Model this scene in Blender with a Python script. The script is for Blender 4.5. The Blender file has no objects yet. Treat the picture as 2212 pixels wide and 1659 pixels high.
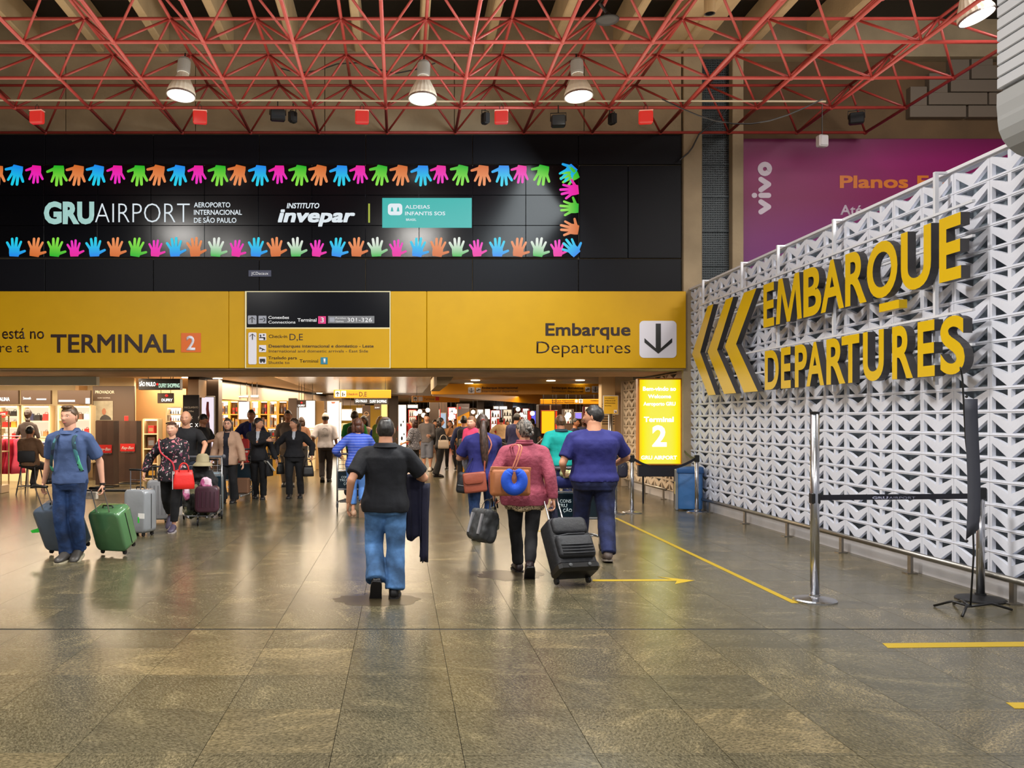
import bpy, bmesh, math, random
import numpy as np
from mathutils import Vector, Matrix, noise

random.seed(7)
scn = bpy.context.scene
COL = scn.collection
R = math.radians
PI = math.pi

# ------------------------------------------------------------------ camera
F = 1850.0            # focal length in pixels of the 2212 x 1659 frame
PX, PY, CH = 865.0, 908.0, 1.6
cam_data = bpy.data.cameras.new('camera')
cam = bpy.data.objects.new('camera', cam_data)
COL.objects.link(cam)
cam.location = (0, 0, CH)
cam.rotation_euler = (R(90), 0, 0)
cam_data.sensor_width = 36
cam_data.lens = F / 2212 * 36
cam_data.shift_x = (1106 - PX) / 2212
cam_data.shift_y = (PY - 829.5) / 2212
cam_data.clip_end = 300
scn.camera = cam

# ------------------------------------------------------------------ world, exposure
world = bpy.data.worlds.new('world')
scn.world = world
world.use_nodes = True
bg = world.node_tree.nodes['Background']
bg.inputs[0].default_value = (0.80, 0.84, 0.95, 1)
bg.inputs[1].default_value = 0.42
scn.view_settings.view_transform = 'Standard'
scn.view_settings.look = 'None'
scn.view_settings.gamma = 1
scn.view_settings.exposure = 0.0
scn.view_settings.use_curve_mapping = False

def lin(c):
    return tuple(((x / 255) / 12.92 if x / 255 <= 0.04045 else ((x / 255 + 0.055) / 1.055) ** 2.4) for x in c)

def area(name, loc, size, power, color=(1, 1, 1), rot=(0, 0, 0), sy=None, spread=None):
    d = bpy.data.lights.new(name, 'AREA')
    d.energy = power
    d.color = color
    d.size = size
    if sy:
        d.shape = 'RECTANGLE'
        d.size_y = sy
    if spread:
        d.spread = spread
    o = bpy.data.objects.new(name, d)
    o.location = loc
    o.rotation_euler = rot
    COL.objects.link(o)
    return o

def spot(name, loc, power, color=(1, 1, 1), angle=110, blend=.6, rad=.2, rot=(0, 0, 0)):
    d = bpy.data.lights.new(name, 'SPOT')
    d.energy = power
    d.color = color
    d.spot_size = R(angle)
    d.spot_blend = blend
    d.shadow_soft_size = rad
    o = bpy.data.objects.new(name, d)
    o.location = loc
    o.rotation_euler = rot
    COL.objects.link(o)
    return o

# the hall's lighting: rows of high-bay lamps behind and above the viewer
HALL = (1.0, 0.955, 0.90)
for hx in (-6.0, 0.5, 7.0):
    for hy in (-5.0, 2.0, 8.5):
        area('hall_light', (hx, hy, 7.7 if hy < 8 else 6.7), .9, 400, HALL)
area('wall_wash_light', (2.9, 10.5, 6.2), 1.2, 420, (0.88, 0.97, 1.0), (0, R(52), 0), sy=9.0)
area('right_side_fill', (9.0, 10.0, 7.8), 2.5, 240, HALL, (R(38), 0, 0))  # added fill, no lamp there, brightening the right side and purple billboard
# warm light of the shopping concourse
WARM = (1.0, 0.79, 0.56)
for (lx, ly, lz, sx, sy, pw) in [(-9.0, 20.8, 2.68, 5, 3.0, 260), (-5.6, 25.5, 2.72, 3, 4, 190), (-4.2, 32, 2.72, 2.6, 6, 190),
                                 (-1.2, 24, 2.72, 4, 5, 130), (3.2, 22.0, 2.5, 3, 3, 60), (2.8, 18.3, 2.52, 3.5, 1.2, 45), (-1.2, 34, 2.72, 4, 8, 170),  # the one at the passage mouth is an added fill for the notice
                                 (1.5, 46, 2.7, 6, 10, 330), (6.3, 33, 2.6, 3, 6, 110)]:
    area('concourse_light', (lx, ly, lz), sx, pw*(2.1 if lx < -8 else 2.7), WARM, sy=sy)
# added unseen area light facing up, brightening the truss and roof ribs
area('roof_fill', (0, 11.5, 6.6), 16, 430, (1.0, 0.86, 0.68), (R(180), 0, 0), sy=6)

# ------------------------------------------------------------------ helpers
def W(px, Y):
    return (px - PX) / F * Y

def Z(py, Y):
    return CH + (PY - py) / F * Y

def GY(py):
    return CH * F / (py - PY)

class MB:
    def __init__(s):
        s.v = []; s.f = []; s.m = []
    def add(s, vs, fs, mi=0):
        b = len(s.v)
        s.v.extend([tuple(p) for p in vs])
        s.f.extend([tuple(b + i for i in f) for f in fs])
        s.m.extend([mi] * len(fs))
        return s
    def box(s, a, b, mi=0, bev=0.0, M=None):
        x0, y0, z0 = a; x1, y1, z1 = b
        if x0 > x1: x0, x1 = x1, x0
        if y0 > y1: y0, y1 = y1, y0
        if z0 > z1: z0, z1 = z1, z0
        if bev <= 0:
            vs = [(x0,y0,z0),(x1,y0,z0),(x1,y1,z0),(x0,y1,z0),(x0,y0,z1),(x1,y0,z1),(x1,y1,z1),(x0,y1,z1)]
            fs = [(3,2,1,0),(4,5,6,7),(0,1,5,4),(1,2,6,5),(2,3,7,6),(3,0,4,7)]
        else:
            bev = min(bev, (x1-x0)*.45, (y1-y0)*.45, (z1-z0)*.45)
            vs = []; ix = {}
            for sx in (0, 1):
                for sy in (0, 1):
                    for sz in (0, 1):
                        for ax in range(3):
                            p = [(x0, x1)[sx], (y0, y1)[sy], (z0, z1)[sz]]
                            for k, sg in enumerate((sx, sy, sz)):
                                if k != ax:
                                    p[k] += bev if sg == 0 else -bev
                            ix[(sx, sy, sz, ax)] = len(vs)
                            vs.append(tuple(p))
            fs = []
            for ax in range(3):
                o = [k for k in range(3) if k != ax]
                for sg in (0, 1):
                    loop = []
                    for a_, b_ in ((0, 0), (1, 0), (1, 1), (0, 1)):
                        key = [0, 0, 0]; key[ax] = sg; key[o[0]] = a_; key[o[1]] = b_
                        loop.append(ix[(key[0], key[1], key[2], ax)])
                    fs.append(tuple(loop))
            for ax in range(3):          # edges running along ax
                o = [k for k in range(3) if k != ax]
                for a_ in (0, 1):
                    for b_ in (0, 1):
                        q = []
                        for e, fa in ((0, o[0]), (0, o[1]), (1, o[1]), (1, o[0])):
                            key = [0, 0, 0]; key[ax] = e; key[o[0]] = a_; key[o[1]] = b_
                            q.append(ix[(key[0], key[1], key[2], fa)])
                        fs.append(tuple(q))
            for sx in (0, 1):
                for sy in (0, 1):
                    for sz in (0, 1):
                        fs.append(tuple(ix[(sx, sy, sz, k)] for k in range(3)))
        if M is not None:
            vs = [tuple(M @ Vector(p)) for p in vs]
        return s.add(vs, fs, mi)
    def loft(s, rings, mi=0, cap=True, close=False):
        n = len(rings[0]); vs = [p for r in rings for p in r]; fs = []
        for i in range(len(rings) - 1):
            for j in range(n):
                k = (j + 1) % n
                fs.append((i*n+j, i*n+k, (i+1)*n+k, (i+1)*n+j))
        if close:
            i = len(rings) - 1
            for j in range(n):
                k = (j + 1) % n
                fs.append((i*n+j, i*n+k, k, j))
        elif cap:
            fs.append(tuple(range(n - 1, -1, -1)))
            b = (len(rings) - 1) * n
            fs.append(tuple(range(b, b + n)))
        return s.add(vs, fs, mi)
    def tube(s, pts, rad, n=8, mi=0, cap=True, close=False, flat=None):
        pts = [Vector(p) for p in pts]
        m = len(pts)
        if not hasattr(rad, '__len__'): rad = [rad] * m
        rings = []; prev = None
        for i, p in enumerate(pts):
            if close:
                t = pts[(i+1) % m] - pts[i-1]
            else:
                t = pts[min(i+1, m-1)] - pts[max(i-1, 0)]
            if t.length < 1e-9: t = Vector((0, 0, 1))
            t.normalize()
            if prev is None:
                a = Vector((0, 0, 1)) if abs(t.z) < .9 else Vector((1, 0, 0))
                if flat is not None: a = Vector(flat)
                u = (a - t * a.dot(t)).normalized()
            else:
                u = (prev - t * prev.dot(t)).normalized()
            prev = u
            w = t.cross(u)
            r = rad[i]
            ru, rw = (r if hasattr(r, '__len__') else (r, r))
            rings.append([tuple(p + u * (math.cos(2*PI*j/n) * ru) + w * (math.sin(2*PI*j/n) * rw)) for j in range(n)])
        return s.loft(rings, mi, cap, close)
    def cap_tube(s, a, b, ra, rb, n=10, mi=0, mid=3):
        """capsule limb with round ends, tapering"""
        a = Vector(a); b = Vector(b); d = b - a
        L = max(d.length, 1e-6); t = d / L
        pts = []; rs = []
        for k in (75, 40, 12):
            pts.append(a - t * ra * math.sin(R(k))); rs.append(ra * math.cos(R(k)))
        for k in range(mid + 1):
            q = k / mid; pts.append(a + d * q); rs.append(ra + (rb - ra) * q)
        for k in (12, 40, 75):
            pts.append(b + t * rb * math.sin(R(k))); rs.append(rb * math.cos(R(k)))
        return s.tube(pts, rs, n, mi)
    def lathe(s, prof, n=20, c=(0, 0, 0), mi=0, cap=False):
        rings = [[(c[0] + r*math.cos(2*PI*j/n), c[1] + r*math.sin(2*PI*j/n), c[2] + z) for j in range(n)] for r, z in prof]
        return s.loft(rings, mi, cap)
    def prism(s, poly, y0, y1, mi=0, plane='xz'):
        """poly of (u, v); extruded between y0 and y1 on the remaining axis"""
        def P(u, v, w):
            return (u, w, v) if plane == 'xz' else ((w, u, v) if plane == 'yz' else (u, v, w))
        n = len(poly)
        vs = [P(u, v, y0) for u, v in poly] + [P(u, v, y1) for u, v in poly]
        fs = [tuple(range(n)), tuple(range(2*n-1, n-1, -1))]
        for j in range(n):
            k = (j + 1) % n
            fs.append((j, k, n + k, n + j))
        return s.add(vs, fs, mi)
    def ell(s, c, r, n=12, m=8, mi=0, M=None):
        rings = []
        for i in range(m + 1):
            th = -PI/2 + PI * (i + .001) / (m + .002)
            ring = []
            for j in range(n):
                ph = 2*PI*j/n
                p = Vector((r[0]*math.cos(th)*math.cos(ph), r[1]*math.cos(th)*math.sin(ph), r[2]*math.sin(th)))
                if M is not None: p = M @ p
                ring.append((c[0]+p[0], c[1]+p[1], c[2]+p[2]))
            rings.append(ring)
        return s.loft(rings, mi)
    def rbox(s, a, b, r, axis=1, mi=0, er=None, n=5, M=None):
        """box with round corners: rounded-rectangle outline perpendicular to axis, softened ends"""
        a = list(a); b = list(b)
        o = [k for k in range(3) if k != axis]
        er = r if er is None else er
        def outline(ins):
            u0, u1 = a[o[0]] + ins, b[o[0]] - ins
            v0, v1 = a[o[1]] + ins, b[o[1]] - ins
            rr = max(min(r - ins * .5, (u1-u0)/2, (v1-v0)/2), 1e-4); pts = []
            for cu, cv, st in ((u1-rr, v1-rr, 0), (u0+rr, v1-rr, 90), (u0+rr, v0+rr, 180), (u1-rr, v0+rr, 270)):
                for k in range(n):
                    an = R(st + 90 * k / (n - 1))
                    pts.append((cu + rr*math.cos(an), cv + rr*math.sin(an)))
            return pts
        rings = []
        for ins, w in ((er, a[axis]), (er*.3, a[axis] + er*.3), (0, a[axis] + er), (0, b[axis] - er), (er*.3, b[axis] - er*.3), (er, b[axis])):
            ring = []
            for u, v in outline(ins):
                p = [0, 0, 0]; p[o[0]] = u; p[o[1]] = v; p[axis] = w
                if M is not None: p = M @ Vector(p)
                ring.append(tuple(p))
            rings.append(ring)
        return s.loft(rings, mi)
    def xf(s, M, start=0):
        s.v[start:] = [tuple(M @ Vector(p)) for p in s.v[start:]]
        return s
    def mesh(s, name, mats=None, smooth=False):
        me = bpy.data.meshes.new(name)
        me.from_pydata(s.v, [], s.f)
        if mats is not None:
            for m in (mats if isinstance(mats, (list, tuple)) else [mats]):
                me.materials.append(m)
            if isinstance(mats, (list, tuple)) and len(mats) > 1:
                me.polygons.foreach_set('material_index', s.m)
        fix_normals(me)
        if smooth: me.polygons.foreach_set('use_smooth', [True] * len(me.polygons))
        me.update()
        return me
    def build(s, name, mats, parent=None, smooth=False, loc=None, rot=None):
        return put(name, s.mesh(name, mats, smooth), parent, loc, rot)

def fix_normals(me):
    bm = bmesh.new(); bm.from_mesh(me)
    bmesh.ops.recalc_face_normals(bm, faces=bm.faces)
    bm.to_mesh(me); bm.free()

def put(name, me, parent=None, loc=None, rot=None):
    o = bpy.data.objects.new(name, me)
    COL.objects.link(o)
    if parent is not None: o.parent = parent
    if loc is not None: o.location = loc
    if rot is not None: o.rotation_euler = rot
    return o

def tag(o, label=None, cat=None, group=None, kind=None):
    if label: o['label'] = label
    if cat: o['category'] = cat
    if group: o['group'] = group
    if kind: o['kind'] = kind
    return o

def thing(name, label, cat, loc=(0, 0, 0), rz=0, group=None):
    o = bpy.data.objects.new(name, None)
    o.empty_display_size = .1
    COL.objects.link(o)
    o.location = loc; o.rotation_euler = (0, 0, rz)
    return tag(o, label, cat, group)

def struct(o):
    o['kind'] = 'structure'
    return o

def copy_tree(o, parent=None):
    c = o.copy(); COL.objects.link(c)
    if parent is not None: c.parent = parent
    for ch in list(o.children):
        copy_tree(ch, c)
    return c

# ------------------------------------------------------------------ materials
MATS = {}
def mat(name, col, rough=.5, metal=0., emis=None, es=0., spec=.5, bump=0., bscale=60., var=0., vscale=3., alpha=1., trans=0., coat=0., sheen=0.):
    if name in MATS: return MATS[name]
    m = bpy.data.materials.new(name); m.use_nodes = True
    nt = m.node_tree; b = nt.nodes['Principled BSDF']
    c = lin(col)
    b.inputs['Base Color'].default_value = (*c, 1)
    b.inputs['Roughness'].default_value = rough
    b.inputs['Metallic'].default_value = metal
    b.inputs['Specular IOR Level'].default_value = spec
    if coat: b.inputs['Coat Weight'].default_value = coat
    if sheen: b.inputs['Sheen Weight'].default_value = sheen
    if trans: b.inputs['Transmission Weight'].default_value = trans
    if alpha < 1: b.inputs['Alpha'].default_value = alpha
    if emis is not None:
        b.inputs['Emission Color'].default_value = (*lin(emis), 1)
        b.inputs['Emission Strength'].default_value = es
    if var or bump:
        tc = nt.nodes.new('ShaderNodeTexCoord')
        nz = nt.nodes.new('ShaderNodeTexNoise')
        nz.inputs['Scale'].default_value = vscale
        nz.inputs['Detail'].default_value = 5
        nt.links.new(tc.outputs['Object'], nz.inputs['Vector'])
        if var:
            mx = nt.nodes.new('ShaderNodeMix'); mx.data_type = 'RGBA'
            mr = nt.nodes.new('ShaderNodeMapRange')
            mr.inputs[1].default_value = .3; mr.inputs[2].default_value = .7
            nt.links.new(nz.outputs['Fac'], mr.inputs[0])
            nt.links.new(mr.outputs[0], mx.inputs['Factor'])
            mx.inputs['A'].default_value = (*[max(0, x * (1 - var)) for x in c], 1)
            mx.inputs['B'].default_value = (*[min(1, x * (1 + var)) for x in c], 1)
            nt.links.new(mx.outputs['Result'], b.inputs['Base Color'])
        if bump:
            n2 = nt.nodes.new('ShaderNodeTexNoise'); n2.inputs['Scale'].default_value = bscale
            n2.inputs['Detail'].default_value = 4
            nt.links.new(tc.outputs['Object'], n2.inputs['Vector'])
            bp = nt.nodes.new('ShaderNodeBump'); bp.inputs['Strength'].default_value = bump
            bp.inputs['Distance'].default_value = .02
            nt.links.new(n2.outputs['Fac'], bp.inputs['Height'])
            nt.links.new(bp.outputs['Normal'], b.inputs['Normal'])
    MATS[name] = m
    return m

def glow(name, col, es):
    return mat(name, (20, 20, 20), .4, emis=col, es=es)

def nodes(name):
    m = bpy.data.materials.new(name); m.use_nodes = True
    MATS[name] = m
    return m, m.node_tree, m.node_tree.nodes['Principled BSDF']

def ramp(nt, stops, interp='LINEAR'):
    r = nt.nodes.new('ShaderNodeValToRGB')
    r.color_ramp.interpolation = interp
    el = r.color_ramp.elements
    while len(el) < len(stops): el.new(.5)
    for e, (p, c) in zip(el, stops):
        e.position = p; e.color = (*lin(c), 1)
    return r

def embolden(me, d):
    bm = bmesh.new(); bm.from_mesh(me)
    base = list(bm.verts) + list(bm.edges) + list(bm.faces)
    for i_, (sx_, sy_) in enumerate(((-1, -1), (1, -1), (-1, 1), (1, 1))):
        r = bmesh.ops.duplicate(bm, geom=base)
        bmesh.ops.translate(bm, vec=(sx_*d, sy_*d, .0006*(i_ + 1)), verts=[e for e in r['geom'] if isinstance(e, bmesh.types.BMVert)])
    bm.to_mesh(me); bm.free()

def text(s, x0, x1, zb, cap, y, m, parent, name='lettering', off=0.0, ext=.003, shear=0, plane='xz', thick_scale=1, box=False, flip=1):
    """one line of lettering in the XZ plane at depth y, from x0 to x1, baseline zb, cap height cap"""
    cu = bpy.data.curves.new('txt', 'FONT')
    hard = off > .008 and any(c in s for c in 'MNWVnmvw')
    cu.body = s; cu.size = 1.0; cu.offset = 0 if hard else off; cu.resolution_u = 3
    cu.shear = shear
    ob = bpy.data.objects.new('txt', cu)
    COL.objects.link(ob)
    me = bpy.data.meshes.new_from_object(ob)
    COL.objects.unlink(ob); bpy.data.objects.remove(ob); bpy.data.curves.remove(cu)
    if hard: embolden(me, off*.9)
    n = len(me.vertices)
    co = np.empty(n * 3); me.vertices.foreach_get('co', co); co = co.reshape(-1, 3)
    mnx, mxx = co[:, 0].min(), co[:, 0].max()
    sx = (x1 - x0) / max(mxx - mnx, 1e-6)
    if box:
        mny, mxy = co[:, 1].min(), co[:, 1].max()
        sz = cap / max(mxy - mny, 1e-6); zz = zb + (co[:, 1] - mny) * sz
    else:
        sz = cap / 0.73; zz = zb + co[:, 1] * sz
    xx = x0 + (co[:, 0] - mnx) * sx
    yy = y - co[:, 2]
    out = np.stack([xx, yy, zz], 1)
    if plane == 'yz':      # reading direction runs along -Y, seen from -X
        out = np.stack([yy, xx, zz], 1)
    me.vertices.foreach_set('co', out.reshape(-1))
    me.materials.clear(); me.materials.append(m)
    if ext:
        bm = bmesh.new(); bm.from_mesh(me)
        bmesh.ops.remove_doubles(bm, verts=bm.verts, dist=1e-5)
        fs = list(bm.faces)
        d = Vector((0, -ext, 0)) if plane == 'xz' else Vector((-ext, 0, 0))
        r = bmesh.ops.extrude_face_region(bm, geom=fs)
        vs = [e for e in r['geom'] if isinstance(e, bmesh.types.BMVert)]
        bmesh.ops.translate(bm, vec=d, verts=vs)
        bmesh.ops.recalc_face_normals(bm, faces=bm.faces)
        bm.to_mesh(me); bm.free()
    me.name = name
    return put(name, me, parent)

def white_noise_pos(nt, sx, sy, ox=0, oy=0):
    """per-tile random value from the position on the floor"""
    g = nt.nodes.new('ShaderNodeNewGeometry')
    sep = nt.nodes.new('ShaderNodeSeparateXYZ'); nt.links.new(g.outputs['Position'], sep.inputs[0])
    outs = []
    for i, (sz, of) in enumerate(((sx, ox), (sy, oy))):
        a = nt.nodes.new('ShaderNodeMath'); a.operation = 'SUBTRACT'; a.inputs[1].default_value = of
        nt.links.new(sep.outputs[i], a.inputs[0])
        d = nt.nodes.new('ShaderNodeMath'); d.operation = 'DIVIDE'; d.inputs[1].default_value = sz
        nt.links.new(a.outputs[0], d.inputs[0])
        f = nt.nodes.new('ShaderNodeMath'); f.operation = 'FLOOR'
        nt.links.new(d.outputs[0], f.inputs[0]); outs.append(f)
    c = nt.nodes.new('ShaderNodeCombineXYZ')
    nt.links.new(outs[0].outputs[0], c.inputs[0]); nt.links.new(outs[1].outputs[0], c.inputs[1])
    w = nt.nodes.new('ShaderNodeTexWhiteNoise'); w.noise_dimensions = '3D'
    nt.links.new(c.outputs[0], w.inputs['Vector'])
    return g, w

def granite():
    m, nt, b = nodes('polished granite')
    g, w = white_noise_pos(nt, .63, .63, .30, 7.27)
    # every slab turns its grain its own way
    rot = nt.nodes.new('ShaderNodeVectorRotate'); rot.rotation_type = 'Z_AXIS'
    mul = nt.nodes.new('ShaderNodeMath'); mul.operation = 'MULTIPLY'; mul.inputs[1].default_value = 3.1
    nt.links.new(w.outputs['Value'], mul.inputs[0])
    nt.links.new(g.outputs['Position'], rot.inputs['Vector']); nt.links.new(mul.outputs[0], rot.inputs['Angle'])
    mp = nt.nodes.new('ShaderNodeMapping'); mp.inputs['Scale'].default_value = (1.0, 2.1, 1)
    nt.links.new(rot.outputs[0], mp.inputs[0])
    n1 = nt.nodes.new('ShaderNodeTexNoise'); n1.inputs['Scale'].default_value = 42; n1.inputs['Detail'].default_value = 8
    n1.inputs['Roughness'].default_value = .72; n1.inputs['Distortion'].default_value = .7
    nt.links.new(mp.outputs[0], n1.inputs['Vector'])
    r1 = ramp(nt, [(.30, (52, 50, 40)), (.44, (90, 86, 66)), (.53, (116, 110, 87)), (.66, (152, 144, 118))])
    nt.links.new(n1.outputs['Fac'], r1.inputs[0])
    n2 = nt.nodes.new('ShaderNodeTexNoise'); n2.inputs['Scale'].default_value = 1.1; n2.inputs['Detail'].default_value = 3
    n2.inputs['Distortion'].default_value = 1.8
    nt.links.new(mp.outputs[0], n2.inputs['Vector'])
    r2 = ramp(nt, [(.36, (176, 174, 168)), (.50, (194, 190, 182)), (.60, (202, 197, 186)), (.64, (228, 220, 204)), (.75, (214, 206, 192))])
    nt.links.new(n2.outputs['Fac'], r2.inputs[0])
    mx = nt.nodes.new('ShaderNodeMix'); mx.data_type = 'RGBA'; mx.blend_type = 'MULTIPLY'; mx.inputs['Factor'].default_value = 1
    nt.links.new(r1.outputs[0], mx.inputs['A']); nt.links.new(r2.outputs[0], mx.inputs['B'])
    r3 = ramp(nt, [(0, (202, 202, 198)), (.45, (212, 210, 202)), (.8, (224, 218, 204)), (1, (242, 232, 212))])
    nt.links.new(w.outputs['Value'], r3.inputs[0])
    m2 = nt.nodes.new('ShaderNodeMix'); m2.data_type = 'RGBA'; m2.blend_type = 'MULTIPLY'; m2.inputs['Factor'].default_value = 1
    nt.links.new(mx.outputs['Result'], m2.inputs['A']); nt.links.new(r3.outputs[0], m2.inputs['B'])
    hs = nt.nodes.new('ShaderNodeHueSaturation'); hs.inputs['Value'].default_value = FLOOR_VALUE
    hs.inputs['Saturation'].default_value = .86
    nt.links.new(m2.outputs['Result'], hs.inputs['Color'])
    nt.links.new(hs.outputs[0], b.inputs['Base Color'])
    rr = nt.nodes.new('ShaderNodeMapRange'); rr.inputs[3].default_value = .15; rr.inputs[4].default_value = .28
    nt.links.new(n1.outputs['Fac'], rr.inputs[0]); nt.links.new(rr.outputs[0], b.inputs['Roughness'])
    bp = nt.nodes.new('ShaderNodeBump'); bp.inputs['Strength'].default_value = .05; bp.inputs['Distance'].default_value = .01
    nt.links.new(n1.outputs['Fac'], bp.inputs['Height']); nt.links.new(bp.outputs[0], b.inputs['Normal'])
    b.inputs['Specular IOR Level'].default_value = .33
    return m
FLOOR_VALUE = 1.75

WHITE = mat('white paint', (226, 226, 232), .45, bump=.08, bscale=30)
CONC = mat('raw concrete', (156, 139, 112), .85, bump=.25, bscale=18, var=.16, vscale=1.6)
CONC_L = mat('pale concrete rib', (200, 174, 134), .8, bump=.2, bscale=20, var=.1, vscale=2)
DARK = mat('near black panel', (15, 16, 22), .38, var=.1)
SCREENBLK = mat('led screen black', (6, 6, 11), .17, spec=.22)
YEL = mat('yellow sign vinyl', (196, 150, 0), .45, spec=.25, var=.03)
YEL2 = mat('yellow acrylic', (214, 176, 12), .35)
INK = mat('dark brown lettering', (38, 16, 8), .35)
RED = mat('red painted steel', (152, 54, 48), .42, var=.1, vscale=5)
STEEL = mat('brushed steel', (190, 190, 194), .24, metal=1)
STEELD = mat('dull steel', (150, 146, 140), .38, metal=1)
CHROME = mat('chrome', (215, 215, 215), .12, metal=1)
BLKPL = mat('black plastic', (18, 18, 20), .42)
GREYPL = mat('grey plastic', (110, 112, 116), .45)
BROWN = mat('brown laminate', (84, 62, 46), .5, var=.05)
CREAM = mat('cream wall', (226, 204, 160), .6)
CEIL = mat('corridor ceiling', (168, 146, 122), .5)
CEILM = mat('metal slat ceiling', (196, 176, 148), .22, metal=.85)
GLASS = mat('clear glass', (235, 240, 240), .04, trans=1.0, spec=.5)
# ------------------------------------------------------------------ floor
GR = granite()
GROUT = mat('dark joint', (30, 28, 22), .8)
fl = MB().box((-14, -3, -.06), (12, 72, -.018)).build('floor', GROUT)
struct(fl)
xs = [.30 + .63 * k for k in range(-22, 19)]
ys = [6.55 - .05 - .615 * k for k in range(12, 0, -1)]
ys = [6.545 - .615 * k for k in range(13, -1, -1)] + [6.56 + .71] + [7.27 + .63 * k for k in range(1, 101)]
cells = []
for j in range(len(ys) - 1):
    for i in range(len(xs) - 1):
        x0, x1, y0, y1 = xs[i], xs[i+1], ys[j], ys[j+1]
        if ys[j] == 6.545: y0 = 6.575
        cy = (y0 + y1) / 2
        if cy < 3.3: vis = False
        else:
            p0 = PX + F * x0 / cy; p1 = PX + F * x1 / cy
            vis = p1 > -20 and p0 < 2240 and x1 < 5.6
        if y0 < -2.5 or x1 > 11: continue
        cells.append((not vis, cy, x0, x1, y0, y1))
cells.sort()
def slab(w, d):
    g = .0016
    return MB().box((g, g, -.02), (w - g, d - g, 0))
slabmesh = {}
rest = MB()
for k, (nv, cy, x0, x1, y0, y1) in enumerate(cells):
    if k < 300 and not nv:
        key = (round(x1 - x0, 3), round(y1 - y0, 3))
        if key not in slabmesh: slabmesh[key] = slab(*key).mesh('floor_tile', GR)
        put('floor_tile', slabmesh[key], fl, (x0, y0, 0))
    else:
        g = .0016
        rest.add([(x0+g, y0+g, 0), (x1-g, y0+g, 0), (x1-g, y1-g, 0), (x0+g, y1-g, 0)], [(0, 1, 2, 3)])
tag(rest.build('far_floor_tiles', GR, fl), kind='stuff')
MB().box((-14, 6.545, -.0175), (5.45, 6.575, -.002)).build('expansion_joint', mat('joint rubber', (14, 14, 16), .6), fl)

TAPE = mat('yellow floor tape', (178, 148, 20), .5, bump=.05)
def tape(poly, label, name='floor_tape'):
    o = MB().prism(poly, .0006, .0022, plane='xy').build(name, TAPE)
    tag(o, label, 'tape'); return o
def fp(px, py):
    Y = GY(py); return (W(px, Y), Y)
a0 = fp(1330, 1119); a1 = fp(1718, 1303)
dx, dy = a1[0]-a0[0], a1[1]-a0[1]; L = math.hypot(dx, dy); nx, ny = -dy/L*.03, dx/L*.03
tape([(a0[0]+nx, a0[1]+ny), (a0[0]-nx, a0[1]-ny), (a1[0]-nx, a1[1]-ny), (a1[0]+nx, a1[1]+ny)],
     'long yellow tape line running across the floor to the tall steel post')
tape([fp(1906, 1390), fp(1918, 1400), fp(2290, 1396), fp(2290, 1386)], 'yellow tape strip with a slanted left end, right foreground', 'floor_tape')
tape([fp(2173, 1518), fp(2192, 1531), fp(2330, 1531), fp(2330, 1518)], 'yellow tape strip cut by the right edge, nearest to the viewer', 'floor_tape')
tape([fp(1280, 1252.3), fp(1280, 1255.7), fp(1462, 1255), fp(1458, 1262), fp(1500, 1254), fp(1420, 1246), fp(1452, 1251.8)],
     'thin yellow tape arrow pointing right beside the black trolley case', 'floor_tape')
tape([fp(1150, 1146.5), fp(1150, 1148), fp(1268, 1148), fp(1268, 1146.5)], 'thin yellow tape line behind the black trolley case', 'floor_tape')
DPATCH = mat('dark patch', (62, 54, 38), .3)  # darker irregular patches on the floor around two figures' feet
def floor_patch(pts, label):
    o = MB().prism(pts, .0004, .0009, plane='xy').build('dark_patch', DPATCH)
    tag(o, label, 'stain')
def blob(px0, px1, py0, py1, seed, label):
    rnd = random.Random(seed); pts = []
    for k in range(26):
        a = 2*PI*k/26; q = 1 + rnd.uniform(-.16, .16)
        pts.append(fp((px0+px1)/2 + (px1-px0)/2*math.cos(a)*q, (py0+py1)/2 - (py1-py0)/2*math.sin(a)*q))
    floor_patch(pts, label)
blob(724, 912, 1284, 1309, 3, 'dark patch on the floor under the man in jeans and black shirt')
blob(1030, 1172, 1232, 1254, 5, 'dark patch on the floor at the feet of the woman in the pink jumper')

# ------------------------------------------------------------------ facade over the passage
YF = 16.1
FX0, FX1 = -11.0, W(1470, YF)
fw = MB()
fw.box((FX0, YF, Z(800, YF)), (FX1, YF + .5, 9.2))
facade = struct(fw.build('wall_front', CONC))
PANEL = mat('anthracite cladding', (10, 11, 18), .45, spec=.14, var=.12, vscale=.7)
def rect_panels(xl, zl, y, th, mats, name, parent, gap=.006, bev=.004):
    for i in range(len(xl) - 1):
        for j in range(len(zl) - 1):
            MB().box((xl[i]+gap, y - th, zl[j]+gap), (xl[i+1]-gap, y, zl[j+1]-gap), bev=bev).build(name, mats, parent)
# dark cladding: band above the screen, band below, flank on the right
clad = thing('dark_cladding', 'anthracite panel cladding framing the big video wall', 'cladding', (0, YF, 0))
def loc(o): return o
xl = [W(p, YF) for p in (-220, 100, 333, 561, 790, 1020, 1248, 1470)]
zt, z1, z2, zb = Z(293, YF), Z(360, YF), Z(558, YF), Z(632, YF)
rect_panels(xl, [z1 + .02, zt], 0, .06, PANEL, 'panel', clad)
rect_panels(xl, [zb, z2 - .02], 0, .06, PANEL, 'panel', clad)
rect_panels([W(1250, YF), W(1355, YF), W(1470, YF)], [z2 - .01, z1 + .01], 0, .06, PANEL, 'panel', clad)
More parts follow.
